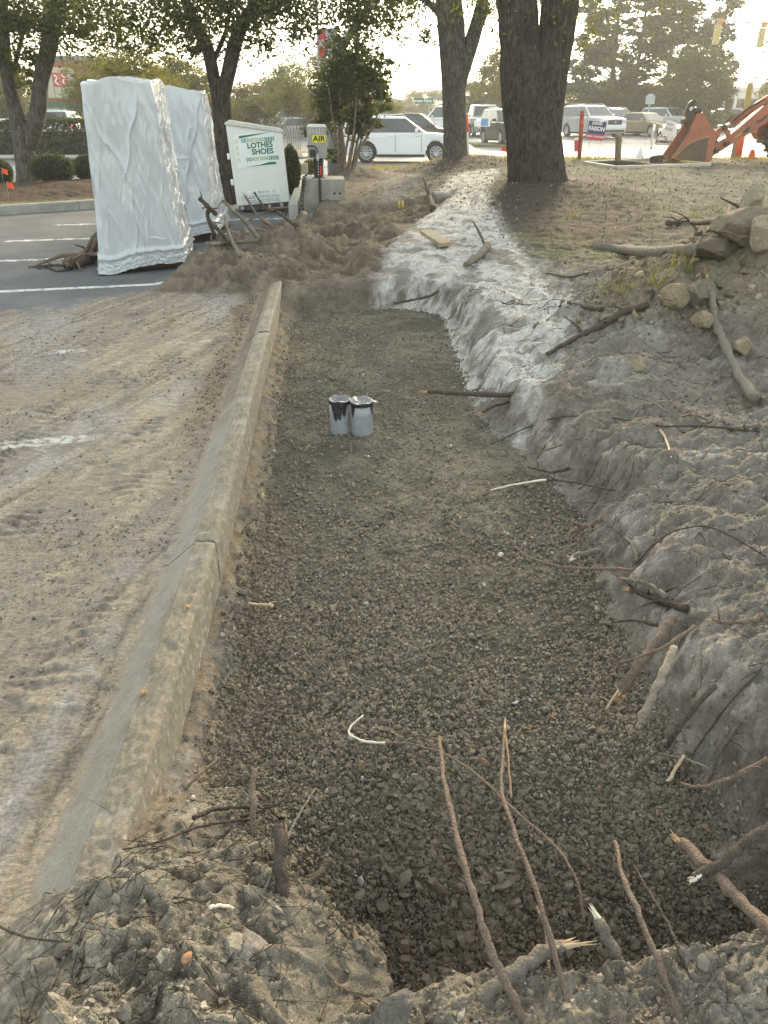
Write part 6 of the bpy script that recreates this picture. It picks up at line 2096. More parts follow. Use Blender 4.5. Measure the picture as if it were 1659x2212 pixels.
# left side behind the wrapped loads and the bin
far_tree('thin', 300, 60, 30, 210, 'light leafy young tree behind the tallest wrapped load', zb=-0.1)
far_tree('thin', 190, 130, 44, 130, 'slim tree in front of the brick shop', zb=0.0)
far_tree('oak2', 395, 95, 42, 190, 'yellow-green tree behind the rear wrapped load', zb=0.0)
far_tree('dark', 330, 150, 50, 200, 'dark bushy tree right of the brick shop', zb=0.0)
far_tree('oak2', 30, 120, 52, 190, 'yellow-green tree behind the double-stemmed tree at left', zb=0.0)
far_tree('rust', 545, 175, 55, 130, 'brownish tree showing above the donation bin', zb=0.1)
far_tree('oak2', 470, 190, 60, 150, 'low yellow-green tree behind the dark forked tree', zb=0.1)
far_tree('myrtle', 632, 160, 44, 130, 'pale-stemmed myrtle tree on the lawn behind the bin', zb=0.02)
far_tree('oak2', 612, 120, 66, 110, 'golden tree above the pale-stemmed myrtle', zb=0.2)
far_tree('oak', 700, 105, 62, 170, 'olive tree behind the red AIR sign', zb=0.2)
far_tree('rust', 590, 205, 80, 110, 'low brown tree far behind the donation bin', zb=0.3)
far_tree('oak', 790, 150, 58, 140, 'leafy tree behind the bush with slender stems', zb=0.2)
far_tree('oak2', 838, 190, 64, 70, 'small yellow-green tree left of the street name sign', zb=0.2)
far_tree('oak', 440, 215, 85, 220, 'wide low tree on the left skyline', zb=0.3)
far_tree('oak', 270, 205, 85, 240, 'wide low tree right of the brick shop on the skyline', zb=0.3)
far_tree('oak2', 345, 120, 36, 150, 'leafy yellow-green tree close behind the rear wrapped load', zb=-0.05)
far_tree('oak', 240, 110, 48, 190, 'olive tree between the brick shop and the tallest wrapped load', zb=0.0)
far_tree('dark', 420, 170, 52, 170, 'dark green tree low behind the rear wrapped load', zb=0.05)
far_tree('oak', 545, 205, 50, 150, 'olive tree just above the donation bin roof', zb=0.05)
far_tree('oak', 610, 180, 75, 150, 'olive tree right above the parked white van', zb=0.3)
far_tree('dark', 690, 185, 58, 130, 'dark tree low behind the air machine', zb=0.2)
far_tree('oak', 765, 200, 75, 130, 'olive tree low behind the slender-stemmed bush', zb=0.3)
# low skyline over the white car
for u, vt, w, lab in ((860, 212, 110, 'low rounded skyline tree left of the street name sign'), (905, 192, 90, 'rounded skyline tree above the street name sign'), (950, 190, 90, 'rounded skyline tree touching the forked grey trunk'), (1000, 205, 100, 'rounded skyline tree behind the forked grey trunk')):
    far_tree('oak', u, vt, 150, w, lab)
for i in range(40):
    u = -420 + i * 66 + (i * 37) % 23
    far_tree('belt', u, 200 + (i * 53) % 26, 120 + (i * 29) % 30, 105, 'distant low rounded tree in the hazy skyline belt', group='low skyline tree belt')
# tree belt at the right
far_tree('oak2', 1062, 88, 66, 95, 'yellow-green tree seen between the two big trunks')
far_tree('dark', 1035, 170, 80, 110, 'dark tree low between the two big trunks')
far_tree('dark', 1090, 150, 78, 120, 'dark tree behind the left side of the big oak')
far_tree('pine', 1252, -60, 74, 150, 'tall pine just right of the big oak trunk')
far_tree('pine2', 1310, -40, 78, 150, 'tall pine above the silver sport utility car')
far_tree('pine', 1365, -70, 82, 170, 'tall pine above the gold saloon car')
far_tree('pine2', 1425, -20, 78, 150, 'tall pine with gaps above the historical marker')
far_tree('pine', 1462, 25, 80, 120, 'tall pine leaning over the rounded oak at right')
far_tree('pine2', 1530, -25, 88, 90, 'thin-topped pine right of the other tall pines')
far_tree('pine', 1505, 55, 76, 100, 'shorter pine rising behind the rounded oak at right')
far_tree('dark', 1250, 178, 86, 160, 'dark undergrowth tree behind the silver sport utility car')
far_tree('dark', 1330, 168, 88, 170, 'dark undergrowth tree under the middle pines')
far_tree('dark', 1405, 178, 86, 150, 'dark undergrowth tree behind the historical marker')
far_tree('dark', 1020, 198, 96, 150, 'dark tree behind the dazzling pickup')
far_tree('dark', 1180, 168, 92, 190, 'dark tree hidden behind the big oak trunk')
far_tree('oak', 1278, 190, 78, 130, 'olive undergrowth tree above the silver sport utility car')
far_tree('oak', 1345, 195, 80, 130, 'olive undergrowth tree above the blue-grey car')
far_tree('rust', 1300, 190, 76, 100, 'brownish understorey tree behind the parked-up traffic')
far_tree('rust', 1385, 170, 78, 100, 'brownish understorey tree above the gold saloon car')
far_tree('oak', 1490, 105, 68, 215, 'big rounded olive oak above the digger bucket')
far_tree('oak', 1440, 165, 74, 130, 'olive tree left of the big rounded oak')
far_tree('rust', 1545, 150, 72, 90, 'brownish tree at the right side of the big rounded oak')
far_tree('oak2', 1668, 150, 90, 90, 'yellowish tree at the right frame edge over the low building')
for i, (u, vt, w) in enumerate(((-60, 60, 260), (1760, 60, 260), (-200, 90, 260))):
    far_tree('oak', u, vt, 60, w, ('large olive tree outside the left frame edge', 'large olive tree outside the right frame edge', 'large olive tree further outside the left frame edge')[i])
for k, o in PRO.items():
    if k not in used: bpy.data.objects.remove(o)


# grass: verge by the road, moss tufts, lawn edge
def grass():
    rng = np.random.default_rng(90)
    Vs, Fs, Cs = [], [], []
    off = 0
    def blades(x, y, z, h, w, cols):
        nonlocal off
        n = len(x)
        a = rng.uniform(0, 6.28, n)
        dx, dy = np.cos(a) * w, np.sin(a) * w
        lean = rng.normal(0, 0.45, (n, 2)) * h[:, None]
        V = np.stack([np.stack([x - dx, y - dy, z], 1), np.stack([x + dx, y + dy, z], 1), np.stack([x + lean[:, 0], y + lean[:, 1], z + h], 1)], 1).reshape(-1, 3)
        t = rng.random(n)[:, None]
        c = np.array(cols[0]) * (1 - t) + np.array(cols[1]) * t
        Vs.append(V); Fs.append(np.arange(3 * n).reshape(-1, 3) + off); Cs.append(np.repeat(c, 3, 0)); off += 3 * n
    n = 26000
    y = rng.uniform(22.8, 26.2, n); x = rng.uniform(-2.0, 16.5, n)
    g = ground_fields(x, y)
    k = rng.random(n) < np.clip(0.4 + 1.2 * fbm(x, y, 0.6, 3, 141), 0, 1) * sst(22.6, 24.6, y)
    blades(x[k], y[k], g['h'][k] - 0.01, rng.uniform(0.04, 0.14, k.sum()), 0.008, ((0.16, 0.15, 0.05), (0.30, 0.25, 0.12)))
    n = 20000
    y = rng.uniform(7.5, 20.0, n); x = rng.uniform(0.5, 12.0, n)
    g = ground_fields(x, y)
    k = (rng.random(n) < np.clip(1.6 * fbm(x * 0.7, y * 0.5, 0.9, 3, 61) - 0.05, 0, 0.8)) & (g['d'] > 0.8)
    blades(x[k], y[k], g['h'][k] - 0.005, rng.uniform(0.015, 0.06, k.sum()), 0.006, ((0.07, 0.09, 0.03), (0.15, 0.16, 0.055)))
    for u, v in ((1480, 583), (1330, 635), (1230, 470), (1500, 470), (1410, 615), (1545, 455)):
        p = G(u, v)
        n = 22
        x = p.x + rng.normal(0, 0.06, n); y = p.y + rng.normal(0, 0.06, n)
        blades(x, y, np.full(n, p.z - 0.01), rng.uniform(0.06, 0.2, n), 0.005, ((0.09, 0.10, 0.04), (0.16, 0.16, 0.07)))
    n = 9000
    x = rng.uniform(-22, -5, n); y = rng.uniform(37.4, 44, n)
    blades(x, y, np.full(n, 0.0), rng.uniform(0.03, 0.1, n), 0.012, ((0.15, 0.14, 0.06), (0.26, 0.22, 0.11)))
    me = mesh_np('grass', np.concatenate(Vs), np.concatenate(Fs), np.concatenate(Cs), False)
    tag(link('grass', me, M['leaf']), 'thin dry grass on the verge and tufts among the bare soil', 'grass', kind='stuff')
    # bark mulch and dead leaves
    n = 9000
    y = rng.uniform(12.5, 25, n); x = rng.uniform(-1.5, 6, n)
    g = ground_fields(x, y)
    m1 = np.exp(-(((x - 2.8) / 1.9) ** 2 + ((y - 14.6) / 2.2) ** 2)) + np.exp(-(((x - 2.0) / 2.0) ** 2 + ((y - 22.5) / 2.2) ** 2)) + 0.12
    k = (rng.random(n) < m1) & (g['d'] > 0.3)
    x, y, z = x[k], y[k], g['h'][k]
    pos = np.stack([x, y, z + 0.008], 1)
    col = np.where((rng.random(len(x)) < 0.08)[:, None], np.array([0.38, 0.35, 0.30]), np.array([0.085, 0.068, 0.052])) * rng.uniform(0.6, 1.5, len(x))[:, None]
    me = scatter_mesh('mulch_chips', pos, rng.uniform(0.005, 0.018, len(x)), col, SHAPES0, rng)
    tag(link('mulch_chips', me, M['stone']), 'dark bark chips round the tree trunks', 'mulch', kind='stuff')
    # chips on the planting island at the left
    n = 5200
    A = rng.uniform(5.5, L_total, n); B = rng.uniform(0.5, 3.6, n)
    x = ka.x + kd.x * A + kn.x * B; y = ka.y + kd.y * A + kn.y * B
    z = 0.12 + 0.22 * np.exp(-((B - 2.6) / 1.6) ** 2) + 0.05 * fbm(x, y, 1.5, 4, 401) + 0.03 * fbm(x, y, 9, 3, 402)
    col = np.array([0.10, 0.068, 0.05]) * rng.uniform(0.5, 1.7, n)[:, None]
    me = scatter_mesh('bark_mulch', np.stack([x, y, z], 1), rng.uniform(0.012, 0.035, n), col, SHAPES0, rng)
    tag(link('bark_mulch', me, M['stone']), 'brown bark mulch on the planted island', 'mulch', kind='stuff')


grass()
# ------------------------------------------------------------------ vehicles
def paint(name, rgb, metal=0.0):
    return mat(name, rgb, 0.28, metal=metal, spec=0.5, var=0.02, scale=2, coat=0.6)


M['glass_dark'] = mat('car_glass', (0.025, 0.035, 0.04), 0.06, spec=0.9, var=0.0)
M['tyre'] = mat('tyre', (0.02, 0.02, 0.021), 0.85, var=0.2, scale=10)
M['rim'] = mat('alloy_rim', (0.62, 0.63, 0.65), 0.3, metal=0.7, var=0.05)
M['rim_dark'] = mat('rim_shadow', (0.035, 0.035, 0.038), 0.6)
M['trim'] = mat('black_trim', (0.02, 0.02, 0.022), 0.5, var=0.1)
M['chrome'] = mat('chrome_trim', (0.6, 0.6, 0.6), 0.2, metal=0.9, var=0.0)
M['lamp_on'] = mat('lit_headlamp', (1, 1, 1), 0.3, emit=(1.0, 0.97, 0.88), estr=14.0, var=0.0)
M['lamp_warm'] = mat('lit_warm_headlamp', (1, 0.9, 0.6), 0.3, emit=(1.0, 0.72, 0.35), estr=5.0, var=0.0)
M['lamp_off'] = mat('headlamp_glass', (0.6, 0.62, 0.65), 0.15, spec=0.8, var=0.0)
M['tail'] = mat('lit_tail_lamp', (0.6, 0.03, 0.02), 0.3, emit=(1.0, 0.06, 0.03), estr=1.2, var=0.0)
M['plate'] = mat('number_plate', (0.7, 0.7, 0.7), 0.5, var=0.05)
PAINT = dict(white=paint('pearl_white_paint', (0.80, 0.81, 0.83)), silver=paint('silver_paint', (0.55, 0.56, 0.57), 0.4), gold=paint('champagne_paint', (0.36, 0.29, 0.20), 0.5),
             blue=paint('blue_grey_paint', (0.16, 0.20, 0.25), 0.3), black=paint('black_paint', (0.02, 0.02, 0.023)), grey=paint('grey_paint', (0.20, 0.21, 0.22), 0.3), green=paint('pale_green_paint', (0.35, 0.40, 0.36), 0.2), red=paint('red_paint', (0.4, 0.03, 0.03)))


def make_wheel(parent, x, y, r, sgn, detail):
    w = empty('wheel', (x, y, r)); w.parent = parent
    sec = 28 if detail else 16
    wd = 0.23
    mb = MB(); bm = mb.bm
    rings = []
    for yy, rr in ((-wd / 2, r * 0.66), (-wd / 2, r * 0.93), (-wd / 2 + 0.03, r), (wd / 2 - 0.03, r), (wd / 2, r * 0.93), (wd / 2, r * 0.66)):
        rings.append([bm.verts.new((rr * math.cos(a), yy, rr * math.sin(a))) for a in (2 * math.pi * i / sec for i in range(sec))])
    for p, q in zip(rings, rings[1:]):
        for i in range(sec): bm.faces.new((p[i], p[(i + 1) % sec], q[(i + 1) % sec], q[i]))
    mb.build('tyre', M['tyre'], w, smooth=True)
    o = sgn * wd / 2
    MB().tube([(0, -wd * .35, 0), (0, o * 0.55, 0)], r * 0.67, sec).build('hub_well', M['rim_dark'], w)
    rm = MB()
    ring = [(r * 0.63 * math.cos(a), o * 0.86, r * 0.63 * math.sin(a)) for a in (2 * math.pi * i / sec for i in range(sec + 1))]
    rm.tube(ring, r * 0.05, 6)
    ns = 10 if detail else 7
    for k in range(ns):
        a = 2 * math.pi * k / ns
        for da in ((-0.11, 0.11) if detail else (0,)):
            rm.tube([(r * 0.08 * math.cos(a), o * 0.8, r * 0.08 * math.sin(a)), (r * 0.62 * math.cos(a + da), o * 0.86, r * 0.62 * math.sin(a + da))], [r * 0.05, r * 0.036 if detail else r * 0.08], 4)
    rm.tube([(0, o * 0.6, 0), (0, o * 0.9, 0)], r * 0.14, 12)
    rm.build('rim', M['rim'], w, smooth=True)


def car(name, label, loc, heading, kind, color, L, Wd, H, lights='off', detail=False, rack=False, cat='car', group='traffic on the road', plate=True):
    e = empty(name, loc, label, cat, group, rz=heading)
    pm = PAINT[color]
    hw = Wd / 2
    r = 0.39 if kind != 'sedan' else 0.34
    xf, xr = 0.295 * L, -0.285 * L
    sill = 0.25 if kind != 'sedan' else 0.2
    belt = {'suv': 0.645, 'sedan': 0.64, 'pickup': 0.6}[kind] * H
    hood = {'suv': 0.635, 'sedan': 0.60, 'pickup': 0.60}[kind] * H
    def arch(xc, n=11):
        R = r * 1.17
        a0 = math.asin(min(1, (r - sill) / R)) if r > sill else 0
        return [(xc + R * math.cos(a), r + R * math.sin(a)) for a in np.linspace(-a0, math.pi + a0, n)]
    wsb = {'suv': 0.20, 'sedan': 0.20, 'pickup': 0.20}[kind] * L
    bottom = [(0.485 * L, sill + 0.03)] + arch(xf) + arch(xr) + [(-0.485 * L, sill + 0.05)]
    if kind == 'suv':
        top = [(-0.5 * L, 0.40), (-0.5 * L, 0.30 * H), (-0.492 * L, 0.50 * H), (-0.48 * L, belt), (wsb, belt), (wsb + 0.03 * L, hood + 0.01), (0.40 * L, hood - 0.04), (0.465 * L, hood - 0.11), (0.485 * L, hood - 0.24), (0.5 * L, 0.30 * H), (0.497 * L, 0.36)]
    elif kind == 'sedan':
        top = [(-0.5 * L, 0.40), (-0.5 * L, 0.33 * H), (-0.485 * L, 0.60 * H), (-0.44 * L, 0.655 * H), (-0.36 * L, belt + 0.02), (wsb, belt), (wsb + 0.03 * L, hood + 0.02), (0.40 * L, hood - 0.08), (0.47 * L, hood - 0.17), (0.495 * L, hood - 0.33), (0.5 * L, 0.34), (0.495 * L, 0.28)]
    else:
        top = [(-0.5 * L, 0.5), (-0.5 * L, 0.58 * H), (-0.16 * L, 0.58 * H), (-0.155 * L, belt), (wsb, belt), (wsb + 0.02 * L, hood), (0.44 * L, hood - 0.06), (0.485 * L, hood - 0.12), (0.5 * L, 0.52), (0.497 * L, 0.42)]
    poly = bottom + top
    mb = MB().prism(poly, -hw, hw)
    bmesh.ops.recalc_face_normals(mb.bm, faces=mb.bm.faces[:])
    es = [ed for ed in mb.bm.edges if len(ed.link_faces) == 2 and abs(ed.verts[0].co.y - ed.verts[1].co.y) < 1e-6 and (ed.verts[0].co.z > r * 2.0 or abs(ed.verts[0].co.x) > 0.42 * L)]
    bmesh.ops.bevel(mb.bm, geom=es, offset=0.11, segments=4, affect='EDGES', profile=0.6, clamp_overlap=True)
    # tuck the ends in, round the nose in plan
    for v in mb.bm.verts:
        x = abs(v.co.x) / L
        if x > 0.38: v.co.y *= 1 - 1.6 * (x - 0.38) ** 1.2
        zz = v.co.z
        if zz < 0.45 * H: v.co.y *= 1 - 0.05 * (0.45 * H - zz) / (0.45 * H)
    mb.build('body', pm, e, smooth='angle')
    # greenhouse
    gh = {'suv': [(-0.478 * L, belt - 0.01), (-0.445 * L, 0.945 * H), (-0.40 * L, 0.985 * H), (-0.14 * L, H), (0.0, 0.985 * H), (0.04 * L, 0.96 * H), (wsb + 0.015 * L, belt - 0.01)],
          'sedan': [(-0.40 * L, belt), (-0.24 * L, 0.945 * H), (-0.17 * L, 0.985 * H), (-0.06 * L, H), (0.03 * L, 0.985 * H), (0.06 * L, 0.965 * H), (wsb + 0.02 * L, belt - 0.01)],
          'pickup': [(-0.155 * L, belt - 0.01), (-0.14 * L, 0.96 * H), (-0.12 * L, 0.99 * H), (-0.02 * L, H), (0.07 * L, 0.985 * H), (0.10 * L, 0.965 * H), (wsb + 0.015 * L, belt - 0.01)]}[kind]
    def yw(z): return hw - 0.045 - 0.19 * max(0, (z - belt)) / (H - belt)
    mb = MB(); bm = mb.bm
    for sgn in (1,):
        A = [bm.verts.new((x, yw(z), z)) for x, z in gh]; B = [bm.verts.new((x, -yw(z), z)) for x, z in gh]
    bm.faces.new(A); bm.faces.new(B[::-1])
    for i in range(len(gh)): bm.faces.new((A[i], B[i], B[(i + 1) % len(gh)], A[(i + 1) % len(gh)]))
    mb.bevel(0.06, 3, 0.3)
    mb.build('cabin', pm, e, smooth='angle')
    def xt(xz, z):                                   # x on a pillar line at height z
        (x0, z0), (x1, z1) = xz
        return x0 + (x1 - x0) * (z - z0) / (z1 - z0)
    zt = 0.93 * H; zb = belt + 0.035
    fl = (gh[-1], gh[-2]); rl = (gh[0], gh[1])
    xb0, xb1 = xt(rl, zb) + 0.10, xt(fl, zb) - 0.16
    xt0, xt1 = xt(rl, zt) + 0.12, xt(fl, zt) - 0.10
    cuts = {'suv': (0.30, 0.66), 'sedan': (0.14, 0.56), 'pickup': (0.45,)}[kind]
    cs = [0.0] + list(cuts) + [1.0]
    for sgn in (1, -1):
        for a, b in zip(cs, cs[1:]):
            g = 0.014
            q = [(xb0 + (xb1 - xb0) * a + g, zb), (xb0 + (xb1 - xb0) * b - g, zb), (xt0 + (xt1 - xt0) * b - g, zt), (xt0 + (xt1 - xt0) * a + g, zt)]
            if a == 0.0 and kind != 'pickup': q[3] = (q[3][0] + 0.10, zt - 0.02)
            MB().quad(*[(x, sgn * (yw(z) + 0.006), z) for x, z in q]).build('side_window', M['glass_dark'], e)
        q = [(xb0 - 0.03, zb - 0.015), (xb1 + 0.03, zb - 0.015), (xt1 + 0.03, zt + 0.012), (xt0 - 0.02, zt + 0.012)]
        MB().quad(*[(x, sgn * (yw(z) + 0.003), z) for x, z in q]).build('pillar_trim', M['trim'], e)
        st_ = MB()
        sx = [xb0 + (xb1 - xb0) * c for c in cuts] + [xb1 + 0.02]
        for x in sx: st_.box((x, sgn * (hw + 0.001), (belt + sill) / 2 + 0.06), (0.012, 0.006, belt - sill - 0.2))
        tag(st_.build('door_seams', M['trim'], e), kind='stuff')
        MB().box((0.0, sgn * (hw - 0.012), sill + 0.03), (0.40 * L, 0.03, 0.11)).build('sill_trim', M['trim'], e)
        if detail:
            for x in sx[-2:]: MB().box((x - 0.16, sgn * (hw + 0.012), belt - 0.12), (0.20, 0.03, 0.03)).bevel(0.008, 1).build('door_handle', pm, e)
        MB().box((xb1 - 0.20, sgn * (hw + 0.09), belt + 0.08), (0.12, 0.22, 0.15)).bevel(0.035, 2).build('mirror', pm if color != 'black' else M['trim'], e)
        for xw in (xf, xr): make_wheel(e, xw, sgn * (hw - 0.12), r, sgn, detail)
        # lamps
        lm = {'off': M['lamp_off'], 'on': M['lamp_on'], 'warm': M['lamp_warm']}[lights]
        zl = hood - 0.22 if kind == 'suv' else hood - 0.27 if kind == 'sedan' else hood - 0.2
        MB().box((0.488 * L, sgn * (hw - 0.32), zl), (0.12, 0.34, 0.15)).bevel(0.03, 2).build('headlight', lm, e)
        MB().box((-0.488 * L, sgn * (hw - 0.15), belt - 0.18), (0.08, 0.2, 0.26)).bevel(0.02, 1).build('tail_light', M['tail'], e)
    def end_glass(l, y_in, nm, off):
        (x0, z0), (x1, z1) = l
        a, b = 0.10, 0.92
        q = []
        for t, s in ((a, 1), (a, -1), (b, -1), (b, 1)):
            z = z0 + (z1 - z0) * t; x = x0 + (x1 - x0) * t + off
            q.append((x, s * (yw(max(z, belt)) - y_in), z + 0.004))
        MB().quad(*q).build(nm, M['glass_dark'], e)
    end_glass(fl, 0.09, 'windscreen', 0.010)
    end_glass(rl, 0.10, 'rear_window', -0.010)
    zg = hood - 0.26
    MB().box((0.493 * L, 0, zg - 0.06), (0.06, hw * 1.0, 0.27)).bevel(0.03, 2).build('grille', M['trim'], e)
    MB().box((0.496 * L, 0, 0.42), (0.05, hw * 1.5, 0.12)).bevel(0.02, 1).build('lower_intake', M['trim'], e)
    MB().box((0.503 * L, 0, zg - 0.06), (0.04, 0.16, 0.07)).bevel(0.015, 1).build('badge', M['chrome'], e)
    if plate: MB().box((-0.5 * L, 0, 0.5 * H), (0.02, 0.32, 0.16)).build('rear_plate', M['plate'], e)
    if rack or kind == 'suv':
        for sgn in (1, -1): MB().tube([(-0.36 * L, sgn * (yw(H) - 0.10), H - 0.03), (-0.33 * L, sgn * (yw(H) - 0.10), H + 0.045), (0.0, sgn * (yw(H) - 0.10), H + 0.05), (0.04 * L, sgn * (yw(H) - 0.10), H - 0.03)], 0.018, 6).build('roof_rail', M['chrome'] if not rack else M['trim'], e)
    if rack:
        for x in (-0.22, -0.04): MB().tube([(x * L, -0.5, H + 0.08), (x * L, 0.5, H + 0.08)], 0.03, 6).build('rack_bar', M['trim'], e)
    return e


def rd(u, D):
    c = PD(u, 300, D)
    return (c.x, D, float(road_z(D)))


def facing(u, D, alpha):
    """heading that shows the nose turned alpha degrees towards the camera from pointing right"""
    return math.radians(-alpha)


car('white_suv', 'white seven-seat sport utility car side-on, passing behind the slender bush', rd(866, 36.0), math.radians(-2), 'suv', 'white', 5.0, 1.96, 1.76, detail=True)
car('dark_car', 'black car with pale roofline just beyond the white side-on sport utility car', rd(900, 43.5), math.radians(-6), 'sedan', 'black', 4.9, 1.9, 1.72)
car('white_pickup', 'white pickup half hidden left of the forked grey tree', rd(956, 60.0), math.radians(178), 'pickup', 'white', 5.6, 2.0, 1.9)
car('pickup_truck', 'pale green pickup facing the camera with dazzling headlamps between the two trunks', rd(1041, 60.0), math.radians(-86), 'pickup', 'green', 5.6, 2.0, 1.95, lights='on')
car('dark_suv', 'black sport utility car facing the camera, cut off by the big oak trunk', rd(1096, 49.0), math.radians(-78), 'suv', 'black', 5.0, 1.98, 1.85)
car('silver_suv', 'silver full-size sport utility car with wide dark grille right of the oak', rd(1275, 58.0), math.radians(-70), 'suv', 'silver', 5.3, 2.03, 1.95, detail=True)
car('blue_car', 'blue-grey car behind the silver full-size sport utility car', rd(1326, 64.0), math.radians(-72), 'suv', 'blue', 4.7, 1.9, 1.72)
car('white_car', 'small white car in the gap beyond the blue-grey and gold cars', rd(1348, 80.0), math.radians(-60), 'sedan', 'white', 4.5, 1.8, 1.5)
car('gold_sedan', 'gold saloon car with lit headlamps behind the election signs', rd(1389, 60.0), math.radians(-60), 'sedan', 'gold', 4.9, 1.86, 1.48, lights='on', detail=True)
car('grey_suv', 'pale grey car with roof rack and warm headlamps behind the digger bucket', rd(1440, 66.0), math.radians(-62), 'suv', 'silver', 4.8, 1.9, 1.78, lights='warm', rack=True)
car('far_car', 'white car parked far off by the low building, left of three', rd(1536, 96.0), math.radians(185), 'sedan', 'white', 4.6, 1.85, 1.5, group='cars parked by the low building')
car('far_car', 'dark car parked far off by the low building, middle of three', rd(1558, 98.0), math.radians(185), 'suv', 'grey', 4.6, 1.85, 1.7, group='cars parked by the low building')
car('far_car', 'blue-grey car parked far off by the low building, right of three', rd(1578, 96.0), math.radians(5), 'suv', 'blue', 4.6, 1.85, 1.7, group='cars parked by the low building')
def rl_(u, D, z): c = PD(u, 300, D); return (c.x, D, z)
car('parked_car', 'white van parked beyond the lawn, seen over the donation bin', rl_(626, 63.0, 0.25), math.radians(178), 'suv', 'white', 4.9, 1.95, 1.95, group='cars parked beyond the lawn')
car('parked_car', 'silver car parked in front of the white van beyond the lawn', rl_(636, 59.5, 0.05), math.radians(182), 'sedan', 'silver', 4.7, 1.85, 1.5, group='cars parked beyond the lawn')
car('parked_car', 'white van standing under the green canopy of the brick shop', rl_(92, 53.0, 0.05), math.radians(175), 'suv', 'white', 4.9, 1.95, 1.9, group='cars parked beyond the lawn')
car('parked_car', 'pale blue car partly seen at the left frame edge by the hedge', rl_(2, 44.0, 0.0), math.radians(170), 'sedan', 'silver', 4.6, 1.85, 1.5, group='cars parked beyond the lawn')

# ------------------------------------------------------------------ the digger arm and bucket
M['digger'] = mat('digger_orange', (0.30, 0.085, 0.045), 0.5, rgb2=(0.40, 0.13, 0.07), scale=3.5, bump=0.08, bscale=40)
M['digger_dark'] = mat('oily_steel', (0.035, 0.028, 0.024), 0.6, rgb2=(0.10, 0.065, 0.045), scale=8, metal=0.3)
M['worn'] = mat('worn_bucket_steel', (0.055, 0.042, 0.034), 0.55, rgb2=(0.15, 0.085, 0.05), scale=2.5, metal=0.2, bump=0.15)
M['decal'] = mat('dark_decal', (0.05, 0.06, 0.035), 0.6)
M['rod'] = mat('polished_rod', (0.75, 0.75, 0.75), 0.15, metal=1.0, var=0.0)
BD = 23.0
bo_ = PD(1432, 351, BD)
zg_ = gz(bo_.x, BD)
dig = empty('digger', (bo_.x, BD, zg_), 'orange digger arm resting its dark bucket on the ground at the right edge', 'digger')
SXX, SZZ = 0.2 * mpp(BD, 1.0), 0.00228


def dz(zx, zy): return ((zx - 515) * SXX, (908 - zy) * SZZ)


def dpoly(pts): return [dz(*p) for p in pts]


hwB = 0.34
shell = MB()
prof_o = dpoly([(560, 868), (520, 880), (530, 855), (700, 545), (745, 405), (815, 395), (925, 540), (1000, 640), (985, 880), (930, 915)])
side_poly = dpoly([(530, 862), (700, 560), (748, 402), (815, 395), (925, 540), (1000, 640), (985, 880), (930, 912), (720, 905)])
for y0, y1, nm in ((-hwB, -hwB + 0.035, 'bucket_side'), (hwB - 0.035, hwB, 'bucket_side')):
    MB().prism(side_poly, y0, y1).bevel(0.006, 1).build(nm, M['digger'], dig)
def strip(pts, y0, y1, th, m, nm, par):
    mb = MB()
    P2 = [Vector((*dz(*p), 0)) for p in pts]
    for a, b in zip(P2, P2[1:]):
        d = (b - a).normalized(); n = Vector((-d.y, d.x, 0)) * th
        q = [(a.x, a.y), (b.x, b.y), (b.x + n.x, b.y + n.y), (a.x + n.x, a.y + n.y)]
        mb.prism(q, y0, y1)
    return mb.build(nm, m, par)
strip([(812, 392), (925, 540), (1002, 640), (988, 882), (930, 916), (720, 908)], -hwB + 0.036, hwB - 0.036, 0.02, M['worn'], 'bucket_back', dig)
strip([(530, 866), (640, 888), (720, 908)], -hwB + 0.036, hwB - 0.036, 0.025, M['worn'], 'bucket_lip', dig)
# worn dark patch across the lower side plate with a pale golden arc
MB().prism(dpoly([(600, 862), (640, 770), (760, 690), (915, 650), (925, 880), (910, 905), (720, 902)]), -hwB - 0.006, -hwB - 0.001).build('worn_patch', M['worn'], dig)
arc = MB().tube([(*[dz(*p)[0]], -hwB - 0.004, dz(*p)[1]) for p in smooth_pts([Vector((605, 838, 0)), Vector((680, 748, 0)), Vector((780, 680, 0)), Vector((915, 640, 0))], 6) for p in [(p.x, p.y)]], 0.010, 4)
arc.build('pale_arc', mat('pale_gold_metal', (0.5, 0.36, 0.18), 0.4, metal=0.5), dig)
edge = MB().prism(dpoly([(520, 872), (700, 552), (716, 562), (540, 878)]), -hwB - 0.008, -hwB - 0.001)
edge.build('cutting_edge', M['digger_dark'], dig)
for k in range(4):
    y = -hwB + 0.06 + k * (2 * hwB - 0.12) / 3
    MB().prism(dpoly([(508, 898), (522, 856), (560, 872)]), y - 0.03, y + 0.03).build('tooth', M['digger_dark'], dig)
# quick hitch hook and linkage on top
hk = MB()
hk.prism(dpoly([(660, 430), (668, 350), (690, 290), (720, 262), (755, 262), (758, 330), (735, 395), (700, 425)]), -0.06, 0.06).bevel(0.01, 1)
hk.build('hitch_hook', M['digger_dark'], dig)
MB().tube([(dz(722, 352)[0], -0.065, dz(722, 352)[1]), (dz(722, 352)[0], 0.065, dz(722, 352)[1])], 0.05, 16).build('hook_eye', M['white'], dig)
MB().prism(dpoly([(690, 420), (745, 340), (800, 332), (822, 362), (815, 395), (748, 405), (735, 500), (660, 510), (655, 460)]), -0.16, 0.16).bevel(0.012, 1).build('ear_plate', M['digger_dark'], dig)
MB().tube([(dz(783, 368)[0], -0.2, dz(783, 368)[1]), (dz(783, 368)[0], 0.2, dz(783, 368)[1])], 0.08, 18).build('pin', M['digger_dark'], dig, smooth=True)
